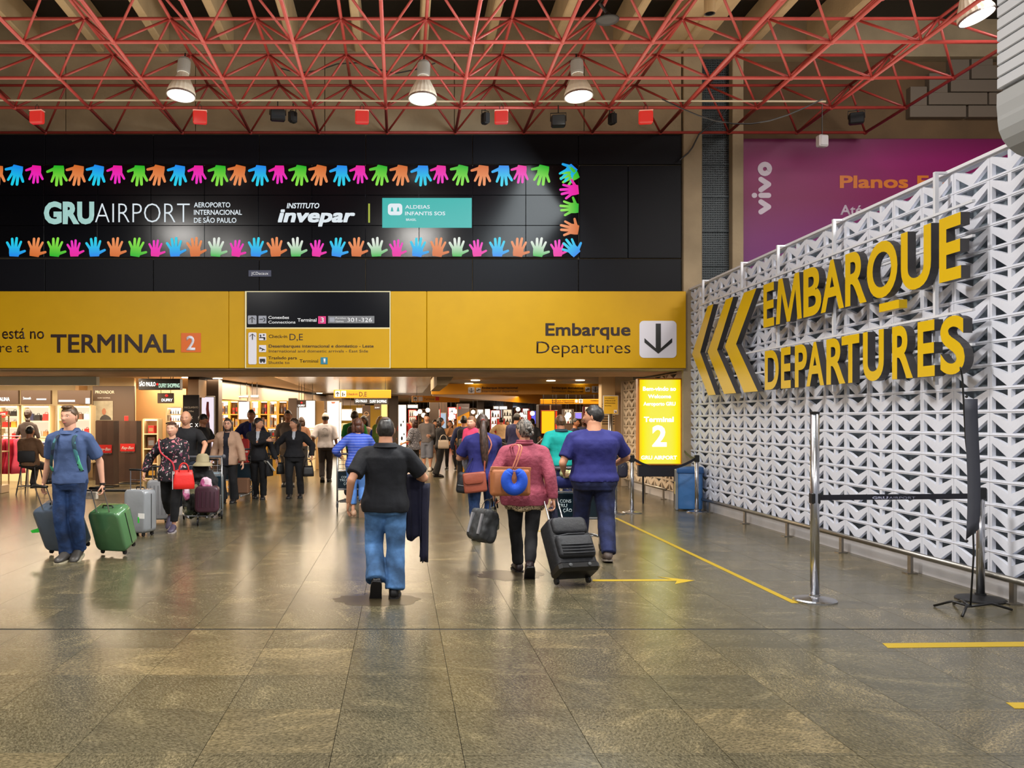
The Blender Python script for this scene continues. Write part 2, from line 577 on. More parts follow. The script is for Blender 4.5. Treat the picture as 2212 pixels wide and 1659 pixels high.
# video wall of LED modules
vw = thing('video_wall', 'wide black video wall framed by bright coloured hands', 'screen', (0, YF - .02, 0))
sx = [W(p, YF) for p in (-129, -14.5, 100.5, 215, 329.5, 444.5, 560, 675, 790, 905, 1020, 1134, 1248)]
sz = [z2, Z(490, YF), Z(425, YF), z1]
rect_panels(sx, sz, 0, .09, SCREENBLK, 'led_module', vw, gap=.004, bev=.003)
MB().box((sx[0], -.02, sz[0]), (sx[-1], 0, sz[-1])).build('frame', mat('screen seam', (96, 98, 112), .4), vw)
TXW = glow('screen white text', (222, 232, 238), .95)
TXT = glow('screen teal text', (170, 215, 208), .85)
YS = -.091
def T(s, p0, p1, pb, caph, m, parent, Y, y=None, **k):
    return text(s, W(p0, Y), W(p1, Y), Z(pb, Y), caph / F * Y, (YS if y is None else y), m, parent, **k)
T('GRU', 100, 208, 484, 44, TXT, vw, YF, off=.035, box=True, label=None) if False else T('GRU', 100, 208, 484, 45, TXT, vw, YF, off=.05)
T('AIRPORT', 210, 413, 484, 45, TXW, vw, YF, off=-.018)
for s_, a_, b_, pb_ in (('AEROPORTO', 422, 500, 451), ('INTERNACIONAL', 422, 525, 467), ('DE SÃO PAULO', 422, 513, 484)):
    T(s_, a_, b_, pb_, 11, TXW, vw, YF, off=.012)
T('INSTITUTO', 621, 691, 453, 11.5, TXW, vw, YF, off=.02, shear=.2)
T('invepar', 602, 768, 482, 29, TXW, vw, YF, off=.035, shear=.2)
MB().box((W(796, YF), YS - .002, Z(484, YF)), (W(799.5, YF), YS, Z(443, YF))).build('divider_bar', glow('lime', (190, 205, 40), .7), vw)
TEAL = glow('teal screen', (4, 178, 172), .9)
MB().box((W(826, YF), YS - .002, Z(495, YF)), (W(1018, YF), YS, Z(431, YF))).build('teal_banner', TEAL, vw)
ic = MB().rbox((W(838, YF), YS - .006, Z(468, YF)), (W(869, YF), YS - .002, Z(443, YF)), .06, axis=1, er=.001)
ic.build('icon', TXW, vw)
for q in (847, 860):
    MB().prism([(W(q-3, YF), Z(460, YF)), (W(q+3, YF), Z(460, YF)), (W(q+1.6, YF), Z(453, YF)), (W(q, YF), Z(450, YF)), (W(q-1.6, YF), Z(453, YF))], YS - .009, YS - .006).build('icon_mark', TEAL, vw)
T('ALDEIAS', 875, 928, 454, 8, TXW, vw, YF, y=YS-.003, off=.012)
T('INFANTIS SOS', 875, 961, 468, 8, TXW, vw, YF, y=YS-.003, off=.012)
T('BRASIL', 877, 899, 480, 5, TXW, vw, YF, y=YS-.003, off=.012)
# hands border
def hand2d(crop_to=0):
    """flat picture of an open hand, wrist at the origin, fingers up; unit = metres at screen size"""
    mb = MB()
    def cap(a, b, ra, rb):
        a = Vector(a); b = Vector(b); d = (b-a).normalized(); n = Vector((-d.y, d.x)); pts = []
        for k in range(7):
            an = PI/2 + PI*k/6; v = d*math.cos(an) + n*math.sin(an); pts.append(a + v*ra)
        for k in range(7):
            an = -PI/2 + PI*k/6; v = d*math.cos(an) + n*math.sin(an); pts.append(b + v*rb)
        return pts
    palm = [Vector(q) for q in ((-.075, 0), (.075, 0), (.09, .05), (.088, .12), (.06, .165), (-.065, .165), (-.088, .12), (-.085, .05))]
    shapes = [palm, cap((-.065, .13), (-.125, .225), .024, .020), cap((-.028, .15), (-.045, .290), .025, .021),
              cap((.02, .15), (.03, .305), .025, .021), cap((.062, .13), (.105, .25), .023, .018), cap((.06, .05), (.175, .10), .027, .019)]
    for i, p in enumerate(shapes):
        mb.prism([(q.x, q.y) for q in p], -.0012 - .0004*i, 0)
    return mb
def handmat(name, c1, c2):
    m, nt, b = nodes(name)
    tc = nt.nodes.new('ShaderNodeTexCoord'); sp = nt.nodes.new('ShaderNodeSeparateXYZ')
    nt.links.new(tc.outputs['Object'], sp.inputs[0])
    mr = nt.nodes.new('ShaderNodeMapRange'); mr.inputs[1].default_value = 0; mr.inputs[2].default_value = .25
    nt.links.new(sp.outputs[2], mr.inputs[0])
    rp = ramp(nt, [(0, c1), (1, c2)]); nt.links.new(mr.outputs[0], rp.inputs[0])
    nt.links.new(rp.outputs[0], b.inputs['Emission Color']); b.inputs['Emission Strength'].default_value = .95
    b.inputs['Base Color'].default_value = (.01, .01, .01, 1)
    return m
HM = {'blue': handmat('hand blue', (0, 130, 235), (0, 205, 232)), 'pink': handmat('hand pink', (232, 0, 150), (240, 30, 190)),
      'green': handmat('hand green', (0, 175, 20), (130, 222, 60)), 'orange': handmat('hand orange', (205, 100, 30), (235, 140, 80)),
      'pale': handmat('hand pale', (40, 180, 60), (226, 232, 222))}
HMESH = {k: hand2d().mesh('coloured_hand', m) for k, m in HM.items()}
def hand_at(px, py, ang, c, s=1.0, dy=0):
    o = put('coloured_hand', HMESH[c], vw, (W(px, YF), YS - .001 - dy, Z(py, YF)))
    o.rotation_euler = (0, R(ang), 0); o.scale = (s, 1, s)
seq = ['orange', 'blue', 'pink', 'green']
k = 0
for k in range(28):
    px = 2 + 43.4 * k
    c = seq[k % 4]
    hand_at(px + (-4 if c == 'pink' else 0), 361.5, 187 + 6*math.sin(k*1.7), c, 1.2 if c != 'pink' else 1.06, dy=.0006*(k % 3))
seq = ['blue', 'orange', 'green', 'pink']
for k in range(28):
    px = 36 + 43.2 * k
    c = seq[k % 4]
    if c == 'green' and k > 9: c = 'pale'
    hand_at(px, 556.5, 3 + 6*math.sin(k*1.3), c, 1.12 if c != 'pink' else .98, dy=.0006*(k % 3))
for px, py, an, c in ((1238, 364, 222, 'blue'), (1246, 378, 248, 'green'), (1247, 413, 264, 'pink'), (1247, 453, 272, 'green'), (1247, 500, 280, 'orange'), (1244, 552, 318, 'blue')):
    hand_at(px, py, an, c, 1.1, dy=.002)
jc = thing('nameplate', 'small grey nameplate on the dark cladding under the video wall', 'sign', (0, YF - .06, 0))
MB().box((W(538, YF), -.012, Z(599, YF)), (W(587, YF), 0, Z(585, YF)), bev=.004).build('plate', mat('slate plate', (62, 66, 88), .5), jc)
T('JCDecaux', 544, 581, 595, 6.5, mat('plate letters', (220, 222, 230), .5), jc, YF, y=-.0125, off=.012, ext=.002)

# yellow sign band
yb = thing('yellow_sign_band', 'long yellow wayfinding band across the passage, TERMINAL 2 on its left part', 'sign', (0, YF, 0))
yz0, yz1 = Z(797, YF), Z(633, YF)
for a_, b_ in ((-220, 499), (499, 534), (844, 921), (921, 1474)):
    MB().box((W(a_, YF)+.003, -.22, yz0), (W(b_, YF)-.003, 0, yz1), bev=.008).build('panel', YEL, yb)
YB = -.221
T('Você está no', -58, 106, 734, 25, INK, yb, YF, y=YB, off=.006)
T('You are at', -70, 73, 763, 22, INK, yb, YF, y=YB, off=-.004)
T('TERMINAL', 120, 384, 763, 40, INK, yb, YF, y=YB, off=.017)
ORG = mat('orange tile', (214, 98, 10), .4)
WPL = mat('white sign plate', (218, 216, 226), .4)
MB().box((W(398, YF), YB - .006, Z(763, YF)), (W(440, YF), YB, Z(722, YF))).build('number_tile', ORG, yb)
T('2', 409, 428, 758, 31, WPL, yb, YF, y=YB-.007, off=.02)
T('Embarque', 1174, 1355, 727, 27, INK, yb, YF, y=YB, off=.022)
T('Departures', 1155, 1355, 765, 27, INK, yb, YF, y=YB, off=-.006)
def plate(p0, p1, q0, q1, m, parent, Y, y, r=4, d=.008, name='icon_plate'):
    return MB().rbox((W(p0, Y), y - d, Z(q1, Y)), (W(p1, Y), y, Z(q0, Y)), r/F*Y, axis=1, er=.002).build(name, m, parent, smooth=False)
def arrow(cx, cy, h, up, m, parent, Y, y, t=.16, name='arrow'):
    """arrow with a chevron head; h = height in px"""
    s = 1 if up else -1
    w = t * h / 2
    hd = h * .46
    def q(u, v): return (W(cx + u, Y), Z(cy - s*v, Y))
    k = t * h * .95
    pts = [(-w, -h/2), (w, -h/2), (w, h/2 - k*1.1 - w*0), (hd, h/2 - hd - k*.35), (hd, h/2 - hd + k*.55), (0, h/2), (-hd, h/2 - hd + k*.55), (-hd, h/2 - hd - k*.35), (-w, h/2 - k*1.1)]
    return MB().prism([q(*p) for p in pts], y - .005, y).build(name, m, parent)
plate(1374, 1453, 696, 775, WPL, yb, YF, YB, r=9)
arrow(1414, 734, 64, False, mat('charcoal arrow', (36, 38, 40), .3), yb, YF, YB - .009, t=.17)

# inset direction panel
ins = thing('direction_panel', 'black and yellow directions panel with connections and check-in arrows', 'sign', (0, YF - .0, 0))
MB().box((W(534, YF), -.235, Z(797, YF)), (W(844, YF), -.0, Z(633, YF))).build('frame', mat('pale frame', (226, 216, 170), .4), ins)
MB().box((W(538, YF), -.242, Z(710, YF)), (W(842, YF), -.2, Z(635, YF))).build('black_panel', SCREENBLK, ins)
MB().box((W(537, YF), -.242, Z(795.5, YF)), (W(842, YF), -.2, Z(713, YF))).build('yellow_panel', YEL, ins)
YI = -.243
GRP = mat('grey sign plate', (150, 154, 166), .4); WTX = mat('white lettering', (226, 228, 232), .4)
MAG = mat('magenta tile', (216, 38, 122), .4); BLK = mat('black print', (16, 14, 18), .4)
plate(540.5, 559, 685, 703.5, GRP, ins, YF, YI, 2); arrow(549.7, 694, 13, True, BLK, ins, YF, YI - .009, .13)
plate(563, 580, 685.5, 702, GRP, ins, YF, YI, 1)
MB().tube([(W(573 + 4*math.cos(a), YF), YI - .010, Z(694 + 4*math.sin(a), YF)) for a in (-1.5, -.8, 0, .8, 1.5)], .007, 5).build('icon_mark', BLK, ins)
MB().box((W(565.5, YF), YI-.012, Z(694, YF)), (W(573, YF), YI-.009, Z(692.5, YF))).build('icon_mark', BLK, ins)
T('Conexões', 584, 628, 692, 6.2, WTX, ins, YF, y=YI, off=.02, ext=.002)
T('Connections', 584, 641.5, 702, 6.2, WTX, ins, YF, y=YI, off=.01, ext=.002)
T('Terminal', 646, 686.5, 698, 7.5, WTX, ins, YF, y=YI, off=.015, ext=.002)
MB().box((W(690, YF), YI - .006, Z(702.5, YF)), (W(706.5, YF), YI, Z(686.5, YF))).build('number_tile', MAG, ins)
T('3', 695, 702, 700, 11, WTX, ins, YF, y=YI-.007, off=.02)
MB().box((W(711, YF), YI - .006, Z(701.5, YF)), (W(809.5, YF), YI, Z(686, YF))).build('grey_plate', GREYPL, ins)
MB().box((W(714, YF), YI - .010, Z(699, YF)), (W(725, YF), YI-.006, Z(689, YF))).build('icon_plate', GRP, ins)
T('Portões', 727, 749, 692.5, 4, WTX, ins, YF, y=YI-.007, ext=.002)
T('Gates', 727, 744, 699, 4, WTX, ins, YF, y=YI-.007, ext=.002)
T('301-326', 751.5, 804.5, 699, 9.5, WTX, ins, YF, y=YI-.007, off=.008, ext=.002)
plate(541.5, 559, 721, 789, WPL, ins, YF, YI, 3); arrow(550.5, 730, 13, True, BLK, ins, YF, YI - .009, .13)
def plane_icon(cx, cy, h, parent, Y, y, down=False, m=None):
    sg = 1 if down else -1
    P = [(-.5, .28), (-.15, .12), (.30, -.10), (.5, -.16), (.46, -.30), (.2, -.22), (-.05, -.42), (-.16, -.40), (-.02, -.12), (-.3, .0), (-.44, -.12), (-.52, -.08)]
    pts = [(W(cx + u*h, Y), Z(cy + v*h*(1 if not down else 1)*(1 if not down else -1), Y)) for u, v in P]
    MB().prism(pts, y - .004, y).build('icon_mark', m or BLK, parent)
for q0, q1 in ((723, 738), (748, 763), (773, 788)):
    plate(564, 579.5, q0, q1, WPL, ins, YF, YI, 1.5)
for a_, b_, c_, d_ in ((566, 569, 726, 729), (573, 576, 725, 728), (565, 577, 731, 733), (574, 577.5, 732, 737), (567, 569, 729, 731)):
    MB().box((W(a_, YF), YI - .012, Z(d_, YF)), (W(b_, YF), YI - .008, Z(c_, YF))).build('icon_mark', BLK, ins)
plane_icon(571.5, 755.5, 12, ins, YF, YI - .008, down=True)
MB().prism([(W(a_, YF), Z(b_, YF)) for a_, b_ in ((566, 783), (566, 777), (577, 777), (578, 783))], YI - .012, YI - .008).build('icon_mark', BLK, ins)
for q in (568.5, 575):
    MB().prism([(W(q + 1.7*math.cos(a*PI/4), YF), Z(784.2 + 1.7*math.sin(a*PI/4), YF)) for a in range(8)], YI - .012, YI - .008).build('icon_mark', BLK, ins)
T('Check-in', 585, 624, 732.5, 7, INK, ins, YF, y=YI, off=.008, ext=.002)
T('D,E', 629, 657.5, 737.5, 14.5, INK, ins, YF, y=YI, off=.0, ext=.002)
T('Desembarques internacional e doméstico - Leste', 585, 808, 753, 6.6, INK, ins, YF, y=YI, off=.012, ext=.002)
T('International and domestic arrivals - East Side', 585, 796, 763.5, 6.2, INK, ins, YF, y=YI, off=.0, ext=.002)
T('Traslado para', 584, 645, 778, 6.4, INK, ins, YF, y=YI, off=.012, ext=.002)
T('Shuttle to', 584, 629, 788, 6.2, INK, ins, YF, y=YI, off=.0, ext=.002)
T('Terminal', 650.5, 690, 785, 7.3, INK, ins, YF, y=YI, off=.004, ext=.002)
MB().box((W(695.5, YF), YI - .006, Z(788.5, YF)), (W(710, YF), YI, Z(774, YF))).build('number_tile', mat('blue tile', (20, 122, 150), .4), ins)
T('1', 701, 705.5, 786, 10, WTX, ins, YF, y=YI-.007, off=.01)

# concrete lintel under the band, back to the inner ceiling
struct(MB().box((FX0, YF - .18, yz0 - .02), (FX1 + .02, YF + 2.5, yz0 - .003)).build('trim_1', mat('brown concrete soffit', (170, 138, 104), .6, var=.2, vscale=2)))
struct(MB().box((FX0, YF + .5, yz0), (5.6, YF + 2.6, yz0 + .35)).build('trim_2', CONC))
# upper beam face: joints between cast panels
beam = MB()
xj = [W(p, YF) for p in (-200, 145, 424, 702, 981, 1260, 1470)]
for i in range(len(xj) - 1):
    MB().box((xj[i]+.006, YF - .07, Z(293, YF) + .01), (xj[i+1]-.006, YF, 8.5), bev=.006).build('concrete_panel', CONC, facade)
# ------------------------------------------------------------------ column and right-hand wall
XW = 5.42
colr = MB()
x0, x1, x2, x3, x4 = [W(p, YF) for p in (1472, 1484, 1512, 1577, 1601)]
struct(MB().box((x0, YF - .12, 2.55), (x2, YF + .6, 8.55), bev=.01).box((x0, YF - .12, 0), (x2, YF - .02, 2.56)).build('wall_pier', CONC))
MB().box((x3, YF - .12, 2), (x4, YF + .5, 8.55), bev=.01).build('pier_edge', CONC, bpy.data.objects['wall_pier'])
# perforated metal strip
pm = MB()
nx_, nz_ = 17, 110
px0, px1, pz0, pz1 = x2 + .01, x3 - .01, 3.7, 8.4
cw, chh = (px1 - px0) / nx_, (pz1 - pz0) / nz_
for i in range(nx_ + 1):
    x = px0 + i * cw
    pm.box((x - cw*.24, YF + .05, pz0), (x + cw*.24, YF + .056, pz1))
for j in range(nz_ + 1):
    z = pz0 + j * chh
    pm.box((px0, YF + .0495, z - chh*.24), (px1, YF + .0565, z + chh*.24))
PERF = mat('perforated sheet', (50, 58, 62), .45, metal=.3)
po = thing('perforated_duct_cover', 'tall dark perforated metal strip beside the concrete pier', 'duct cover', (0, 0, 0))
tag(pm.build('perforated_sheet', PERF, po), kind='stuff')
MB().box((px0 - .01, YF + .3, 3.6), (px1 + .01, YF + .33, 8.5)).build('backing', mat('duct dark', (22, 24, 26), .7), po)
for q in (355, 425, 500, 575):
    MB().box((px0, YF + .02, Z(q, YF)), (px1, YF + .045, Z(q, YF) + .02)).build('crossbar', PERF, po)
# right-hand back wall (brown concrete) and purple poster
struct(MB().box((x4, YF + .2, 0), (13.0, YF + .6, 9.3)).build('wall_back', mat('brown concrete', (96, 74, 50), .85, var=.2, vscale=1.5, bump=.2, bscale=15)))
def purple():
    m, nt, b = nodes('purple print')
    tc = nt.nodes.new('ShaderNodeTexCoord'); sp = nt.nodes.new('ShaderNodeSeparateXYZ')
    nt.links.new(tc.outputs['Object'], sp.inputs[0])
    a = nt.nodes.new('ShaderNodeMapRange'); a.inputs[1].default_value = Z(620, YF); a.inputs[2].default_value = Z(293, YF)
    nt.links.new(sp.outputs[2], a.inputs[0])
    r = ramp(nt, [(0, (98, 10, 112)), (.35, (118, 6, 104)), (.6, (128, 0, 84)), (.85, (144, 4, 100)), (1, (108, 4, 74))])
    nt.links.new(a.outputs[0], r.inputs[0]); nt.links.new(r.outputs[0], b.inputs['Base Color'])
    b.inputs['Roughness'].default_value = .5
    return m
pb = thing('purple_billboard', 'big purple billboard with white and orange lettering', 'billboard', (0, YF + .2, 0))
MB().box((W(1602, YF), -.06, 3.2), (12.2, 0, Z(294, YF)), bev=.01).build('panel', purple(), pb)
VL = mat('pale grey lettering', (206, 190, 208), .4)
yy = -.062
# the upright word, read from bottom to top, in fat round strokes
def stroke(pts, r=8.3, name='lettering', m=None):
    P3 = [Vector((W(a, YF), yy - .004, Z(b, YF))) for a, b in pts]
    mb = MB(); rr = r / F * YF
    mb.tube([p for p in P3], [(rr, .006)] * len(P3), 10, flat=(0, 0, 1), cap=True)
    return P3, rr
def fat(pts, name='lettering', close=False):
    rr = 5.6 / F * YF; mb = MB()
    n = len(pts)
    P = [(W(a, YF), Z(b, YF)) for a, b in pts]
    segs = n if close else n - 1
    for i in range(segs):
        a = Vector(P[i]); b = Vector(P[(i+1) % n]); d = b - a
        if d.length < 1e-6: continue
        d.normalize(); nn = Vector((-d.y, d.x)); q = []
        for k in range(7):
            an = PI/2 + PI*k/6; q.append(a + (d*math.cos(an) + nn*math.sin(an))*rr)
        for k in range(7):
            an = -PI/2 + PI*k/6; q.append(b + (d*math.cos(an) + nn*math.sin(an))*rr)
        mb.prism([(v.x, v.y) for v in q], yy - .006 - .0005*i, yy)
    mb.build(name, VL, pb)
fat([(1651, 455), (1668, 445), (1651, 433)][::1] if False else [(1650, 454), (1667, 443), (1650, 432)])
fat([(1650, 418), (1667, 418)]); fat([(1635.5, 418), (1636.5, 418)])
fat([(1650, 406), (1667, 394), (1650, 383)])
fat([(1658.5 + 10*math.cos(a*PI/8), 360.5 + 10*math.sin(a*PI/8)) for a in range(16)], close=True)
ORT = mat('orange lettering', (216, 120, 40), .4)
T('Planos Família', 1822, 2150, 401, 27, ORT, pb, YF, y=yy, off=.03)
T('Até', 1823, 1871, 460, 22, VL, pb, YF, y=yy, off=.02)
# grey acoustic panels stepping up the wall
ap = thing('acoustic_panels', 'staggered grey rectangular panels stepping up the brown wall', 'wall panels', (0, YF + .2, 0))
APM = mat('grey board', (112, 100, 88), .7)
for a_, b_, c_, d_ in ((1970, 2092, 225, 250), (2097, 2170, 225, 250), (2011, 2138, 197, 223), (2142, 2200, 197, 223), (2059, 2180, 169, 195), (2104, 2190, 138, 167),
                       (1971, 2007, 184, 225), (2012, 2052, 155, 197), (2058, 2099, 125, 169), (2104, 2150, 96, 138)):
    MB().box((W(a_, YF), -.14, Z(d_, YF)), (W(b_, YF), 0, Z(c_, YF) ), bev=.006).build('panel', APM, ap)

# ------------------------------------------------------------------ roof: concrete ribs, dark skylights
struct(MB().box((-14, -4, 9.12), (13, YF + 1, 9.3)).build('ceiling', mat('dark skylight', (4, 5, 9), .5)))
ribm = MB().box((-.075, 0, 0), (.075, 19, .63), bev=.02).mesh('roof_rib', CONC_L)
ceil_o = bpy.data.objects['ceiling']
for k in range(-6, 8):
    put('roof_rib', ribm, ceil_o, (-.78 + 1.21 * k, YF - 19, 8.5))
    bx = MB().box((-.36, 0, .25), (.36, 19, .83)) if k == 5 else None
    if bx: bx.build('roof_beam', CONC_L, ceil_o, loc=(-.78 + 1.21*k, YF - 19, 8.3))
struct(MB().box((-14, YF - .05, 8.42), (13, YF + .5, 9.75)).build('trim_3', CONC))
struct(MB().box((-14.1, -4, 0), (-14, 70, 9.8)).build('wall_left', CONC))
struct(MB().box((12.9, -4, 0), (13, YF + 1, 9.8)).build('wall_right', CONC))

# ------------------------------------------------------------------ red space frame
S = 1.275; LZ, UZ = 6.97, 7.60; X0 = -.25
ly = [15.98 - S * k for k in range(6)]
uy = [15.98 - S * (k + .5) for k in range(5)]
ii = list(range(-7, 8))
lx = [X0 + S * i for i in ii]
ux = [X0 + S * (i + .5) for i in ii[:-1]]
sf = thing('space_frame', 'red tubular space frame hanging under the concrete roof', 'roof truss', (0, 0, 0))
def rod(a, b, r, name):
    a = Vector(a); b = Vector(b)
    o = MB().tube([(0, 0, 0), tuple(b - a)], r, 8).build(name, RED, sf, smooth=True, loc=a)
    return o
for y in ly: rod((lx[0], y, LZ), (lx[-1], y, LZ), .027, 'lower_chord')
for x in lx: rod((x, ly[0], LZ), (x, ly[-1], LZ), .027, 'lower_chord')
for y in uy: rod((ux[0], y, UZ), (ux[-1], y, UZ), .025, 'upper_chord')
for x in ux: rod((x, uy[0], UZ), (x, uy[-1], UZ), .025, 'upper_chord')
brm = {}
for sx_ in (-1, 1):
    for sy_ in (-1, 1):
        brm[(sx_, sy_)] = MB().tube([(0, 0, 0), (sx_*S/2, sy_*S/2, LZ - UZ)], .019, 7).mesh('brace', RED, True)
cnt = 0
for y in uy:
    for x in ux:
        if PX + F * x / y < -150 - 60 or cnt >= 290: continue
        for key, me in brm.items():
            put('brace', me, sf, (x, y, UZ)); cnt += 1
nd = MB()
for y in ly:
    for x in lx: nd.ell((x, y, LZ), (.045, .045, .04), 8, 5)
for y in uy:
    for x in ux: nd.ell((x, y, UZ), (.04, .04, .035), 8, 5)
tag(nd.build('node_joints', RED, sf, smooth=True), kind='stuff')

# conduit along the second chord with sagging cables
cd = thing('cable_conduit', 'thin pale conduit running along the truss with a sagging black cable', 'conduit', (0, 0, 0))
MB().tube([(-7.4, 14.5, 7.02), (-2, 14.5, 7.02), (1.2, 14.5, 7.0), (4.5, 14.5, 7.01), (7.2, 14.5, 7.0)], .016, 6).build('pipe', mat('pale conduit', (170, 158, 136), .5), cd)
pts = [(4.4 + .3*k, 14.4, 7.0 - .42*math.sin(PI*k/9)) for k in range(10)]
MB().tube(pts, .012, 6).build('cable', BLKPL, cd)
MB().tube([(W(1575, 15.9), 15.9, Z(232, 15.9)), (W(1545, 15.9), 15.9, Z(262, 15.9)), (W(1510, 15.9), 15.9, Z(290, 15.9)), (W(1496, 15.9), 15.9, Z(318, 15.9)), (W(1487, 15.9), 15.9, Z(330, 15.9)), (W(1468, 15.93), 15.93, Z(346, 15.93))], .014, 6).build('cable', BLKPL, cd)
MB().tube([(W(600, 15.2) + .35*k, 15.3, 7.9 - .1*math.sin(k*1.3)) for k in range(9)], .012, 5).build('cable', BLKPL, cd)
# wire clutter box by the upper nodes
# ------------------------------------------------------------------ high-bay lamps
LAMPG = glow('lamp diffuser', (255, 255, 250), 14)
LGL = mat('ribbed lamp glass', (206, 198, 182), .3, spec=.6)
def highbay(px, py, Y, tilt, label):
    x, z = W(px, Y), Z(py, Y)
    t = thing('high_bay_lamp', label, 'lamp', (x, Y, z), 0)
    t.rotation_euler = tilt
    prof = [(.225, 0), (.222, .05), (.19, .14), (.14, .24), (.10, .32), (.085, .37)]
    mb = MB(); n = 40
    rings = [[((r*(1 + (.03 if j % 2 else 0)))*math.cos(2*PI*j/n), (r*(1 + (.03 if j % 2 else 0)))*math.sin(2*PI*j/n), zz) for j in range(n)] for r, zz in prof]
    mb.loft(rings, cap=False); mb.build('ribbed_shade', LGL, t, smooth=False)
    MB().lathe([(.232, -.012), (.232, .012), (.215, .012), (.215, -.012), (.232, -.012)], 32).build('rim', STEELD, t)
    MB().lathe([(.0005, -.004), (.214, -.004)], 32).build('diffuser', LAMPG, t)
    MB().lathe([(.06, .36), (.10, .38), (.105, .40), (.105, .58), (.085, .62), (.03, .63)], 24, cap=True).build('ballast_canister', mat('canister grey', (150, 150, 146), .5), t, smooth=False)
    MB().tube([(0, 0, .62), (0, 0, .72)], .012, 6).build('hook', BLKPL, t)
    sl = spot('high_bay_light', (0, 0, -.03), 220, HALL, 76, .6, .2); sl.parent = t
    return t
highbay(391, 206, 13.8, (R(-6), R(4), 0), 'high-bay lamp with ribbed glass shade, leftmost of the three in a row')
highbay(913, 213, 13.8, (R(-6), R(2), 0), 'high-bay lamp with ribbed glass shade hanging above the video wall, middle one')
highbay(1250, 208, 13.8, (R(-6), R(-2), 0), 'high-bay lamp with ribbed glass shade nearest to the dark pier')
highbay(2110, 36, 11.6, (R(-8), R(-16), 0), 'tilted high-bay lamp beside the white louvred unit at top right')

# red exit boxes
REDB = glow('red lit box', (226, 40, 30), .75)
for i, (px, lb) in enumerate(((80, 'far left, under the lamp-less corner'), (432, 'right of the leftmost lamp'), (782, 'left of the middle lamp'), (1083, 'between the middle and right lamps'), (1395, 'furthest right, near the pier'))):
    Y = 14.5; t = thing('red_box', 'small hanging red box with pale top, ' + lb, 'beacon', (W(px, Y), Y, Z(252, Y)), R((-8, 10, 5, -6, -8)[i]))
    MB().box((-.115, -.06, -.12), (.115, .06, .085), bev=.02).build('red_housing', REDB, t)
    MB().box((-.118, -.065, .085), (.118, .065, .105), bev=.01).build('lid', mat('pale lid', (206, 150, 140), .5), t)
    MB().tube([(-.03, 0, .10), (-.03, 0, .17), (0, 0, .21), (.03, 0, .17), (.03, 0, .10)], .005, 5).build('hook', BLKPL, t)
# dark floodlights
def flood(px, py, Y, w, rz, label):
    t = thing('floodlight', label, 'spotlight', (W(px, Y), Y, Z(py, Y)), rz)
    MB().box((-w/2, -.07, -.10), (w/2, .07, .10), bev=.025).build('housing', mat('flood black', (24, 24, 26), .5), t)
    MB().box((-w/2 + .015, -.082, -.085), (w/2 - .015, -.068, .085), bev=.004).build('lens', mat('flood lens', (46, 50, 54), .12), t)
    MB().tube([(-w/2 - .01, 0, 0), (-w/2 - .012, 0, .14), (w/2 + .012, 0, .14), (w/2 + .01, 0, 0)], .009, 6).build('bracket', BLKPL, t)
    MB().tube([(0, 0, .14), (0, 0, max(.24, 6.97 - Z(py, Y)))], .01, 6).build('hanger', BLKPL, t)
flood(600, 249, 15.0, .26, R(10), 'wide black floodlight under the truss left of the middle lamp')
flood(633, 253, 15.2, .12, R(-40), 'slim black floodlight right beside the wide one')
flood(1048, 256, 15.2, .12, R(30), 'slim black floodlight left of a red box')
flood(1206, 262, 14.6, .24, R(-5), 'black round-cornered floodlight under the right lamp')
flood(1322, 257, 15.2, .11, R(35), 'slim black floodlight left of the furthest right red box')
flood(1850, 256, 15.0, .24, R(-20), 'dark floodlight above the purple billboard')
w_ = thing('white_speaker', 'small white speaker box hanging over the purple billboard', 'speaker', (W(1776, 14.6), 14.6, Z(305, 14.6)), R(12))
MB().box((-.09, -.06, -.10), (.09, .06, .10), bev=.02).build('housing', mat('speaker white', (226, 220, 222), .45), w_)
MB().box((-.07, -.066, -.08), (.07, -.058, .08), bev=.004).build('grille', mat('speaker grille', (206, 202, 206), .6), w_)
MB().tube([(0, 0, .09), (0, 0, 6.99 - Z(305, 14.6))], .008, 5).build('hanger', BLKPL, w_)
# ceiling fan-like loudspeaker on the frame
hs_ = thing('horn_loudspeaker', 'black round loudspeaker fixed on the red frame near the top edge', 'speaker', (W(1312, 12.3), 12.3, Z(42, 12.3)), 0)
MB().lathe([(.02, .10), (.06, .06), (.12, .02), (.17, 0), (.165, -.02), (.10, -.015), (.0005, -.012)], 24).build('cone', mat('horn black', (34, 34, 34), .5), hs_, smooth=True)
MB().tube([(0, 0, .08), (-.1, 0, .22), (0, .1, .35)], .025, 8).build('stem', BLKPL, hs_)
cy_ = thing('can_downlight', 'beige cylinder downlight among the right roof beams', 'lamp', (W(1533, 12.6), 12.6, Z(30, 12.6)), 0)
MB().lathe([(.078, 0), (.08, .2), (.07, .38), (.0005, .38)], 20).build('housing', mat('beige metal', (176, 150, 112), .4), cy_)
MB().lathe([(.078, 0), (.06, .004), (.055, .05), (.0005, .05)], 20).build('baffle', BLKPL, cy_)

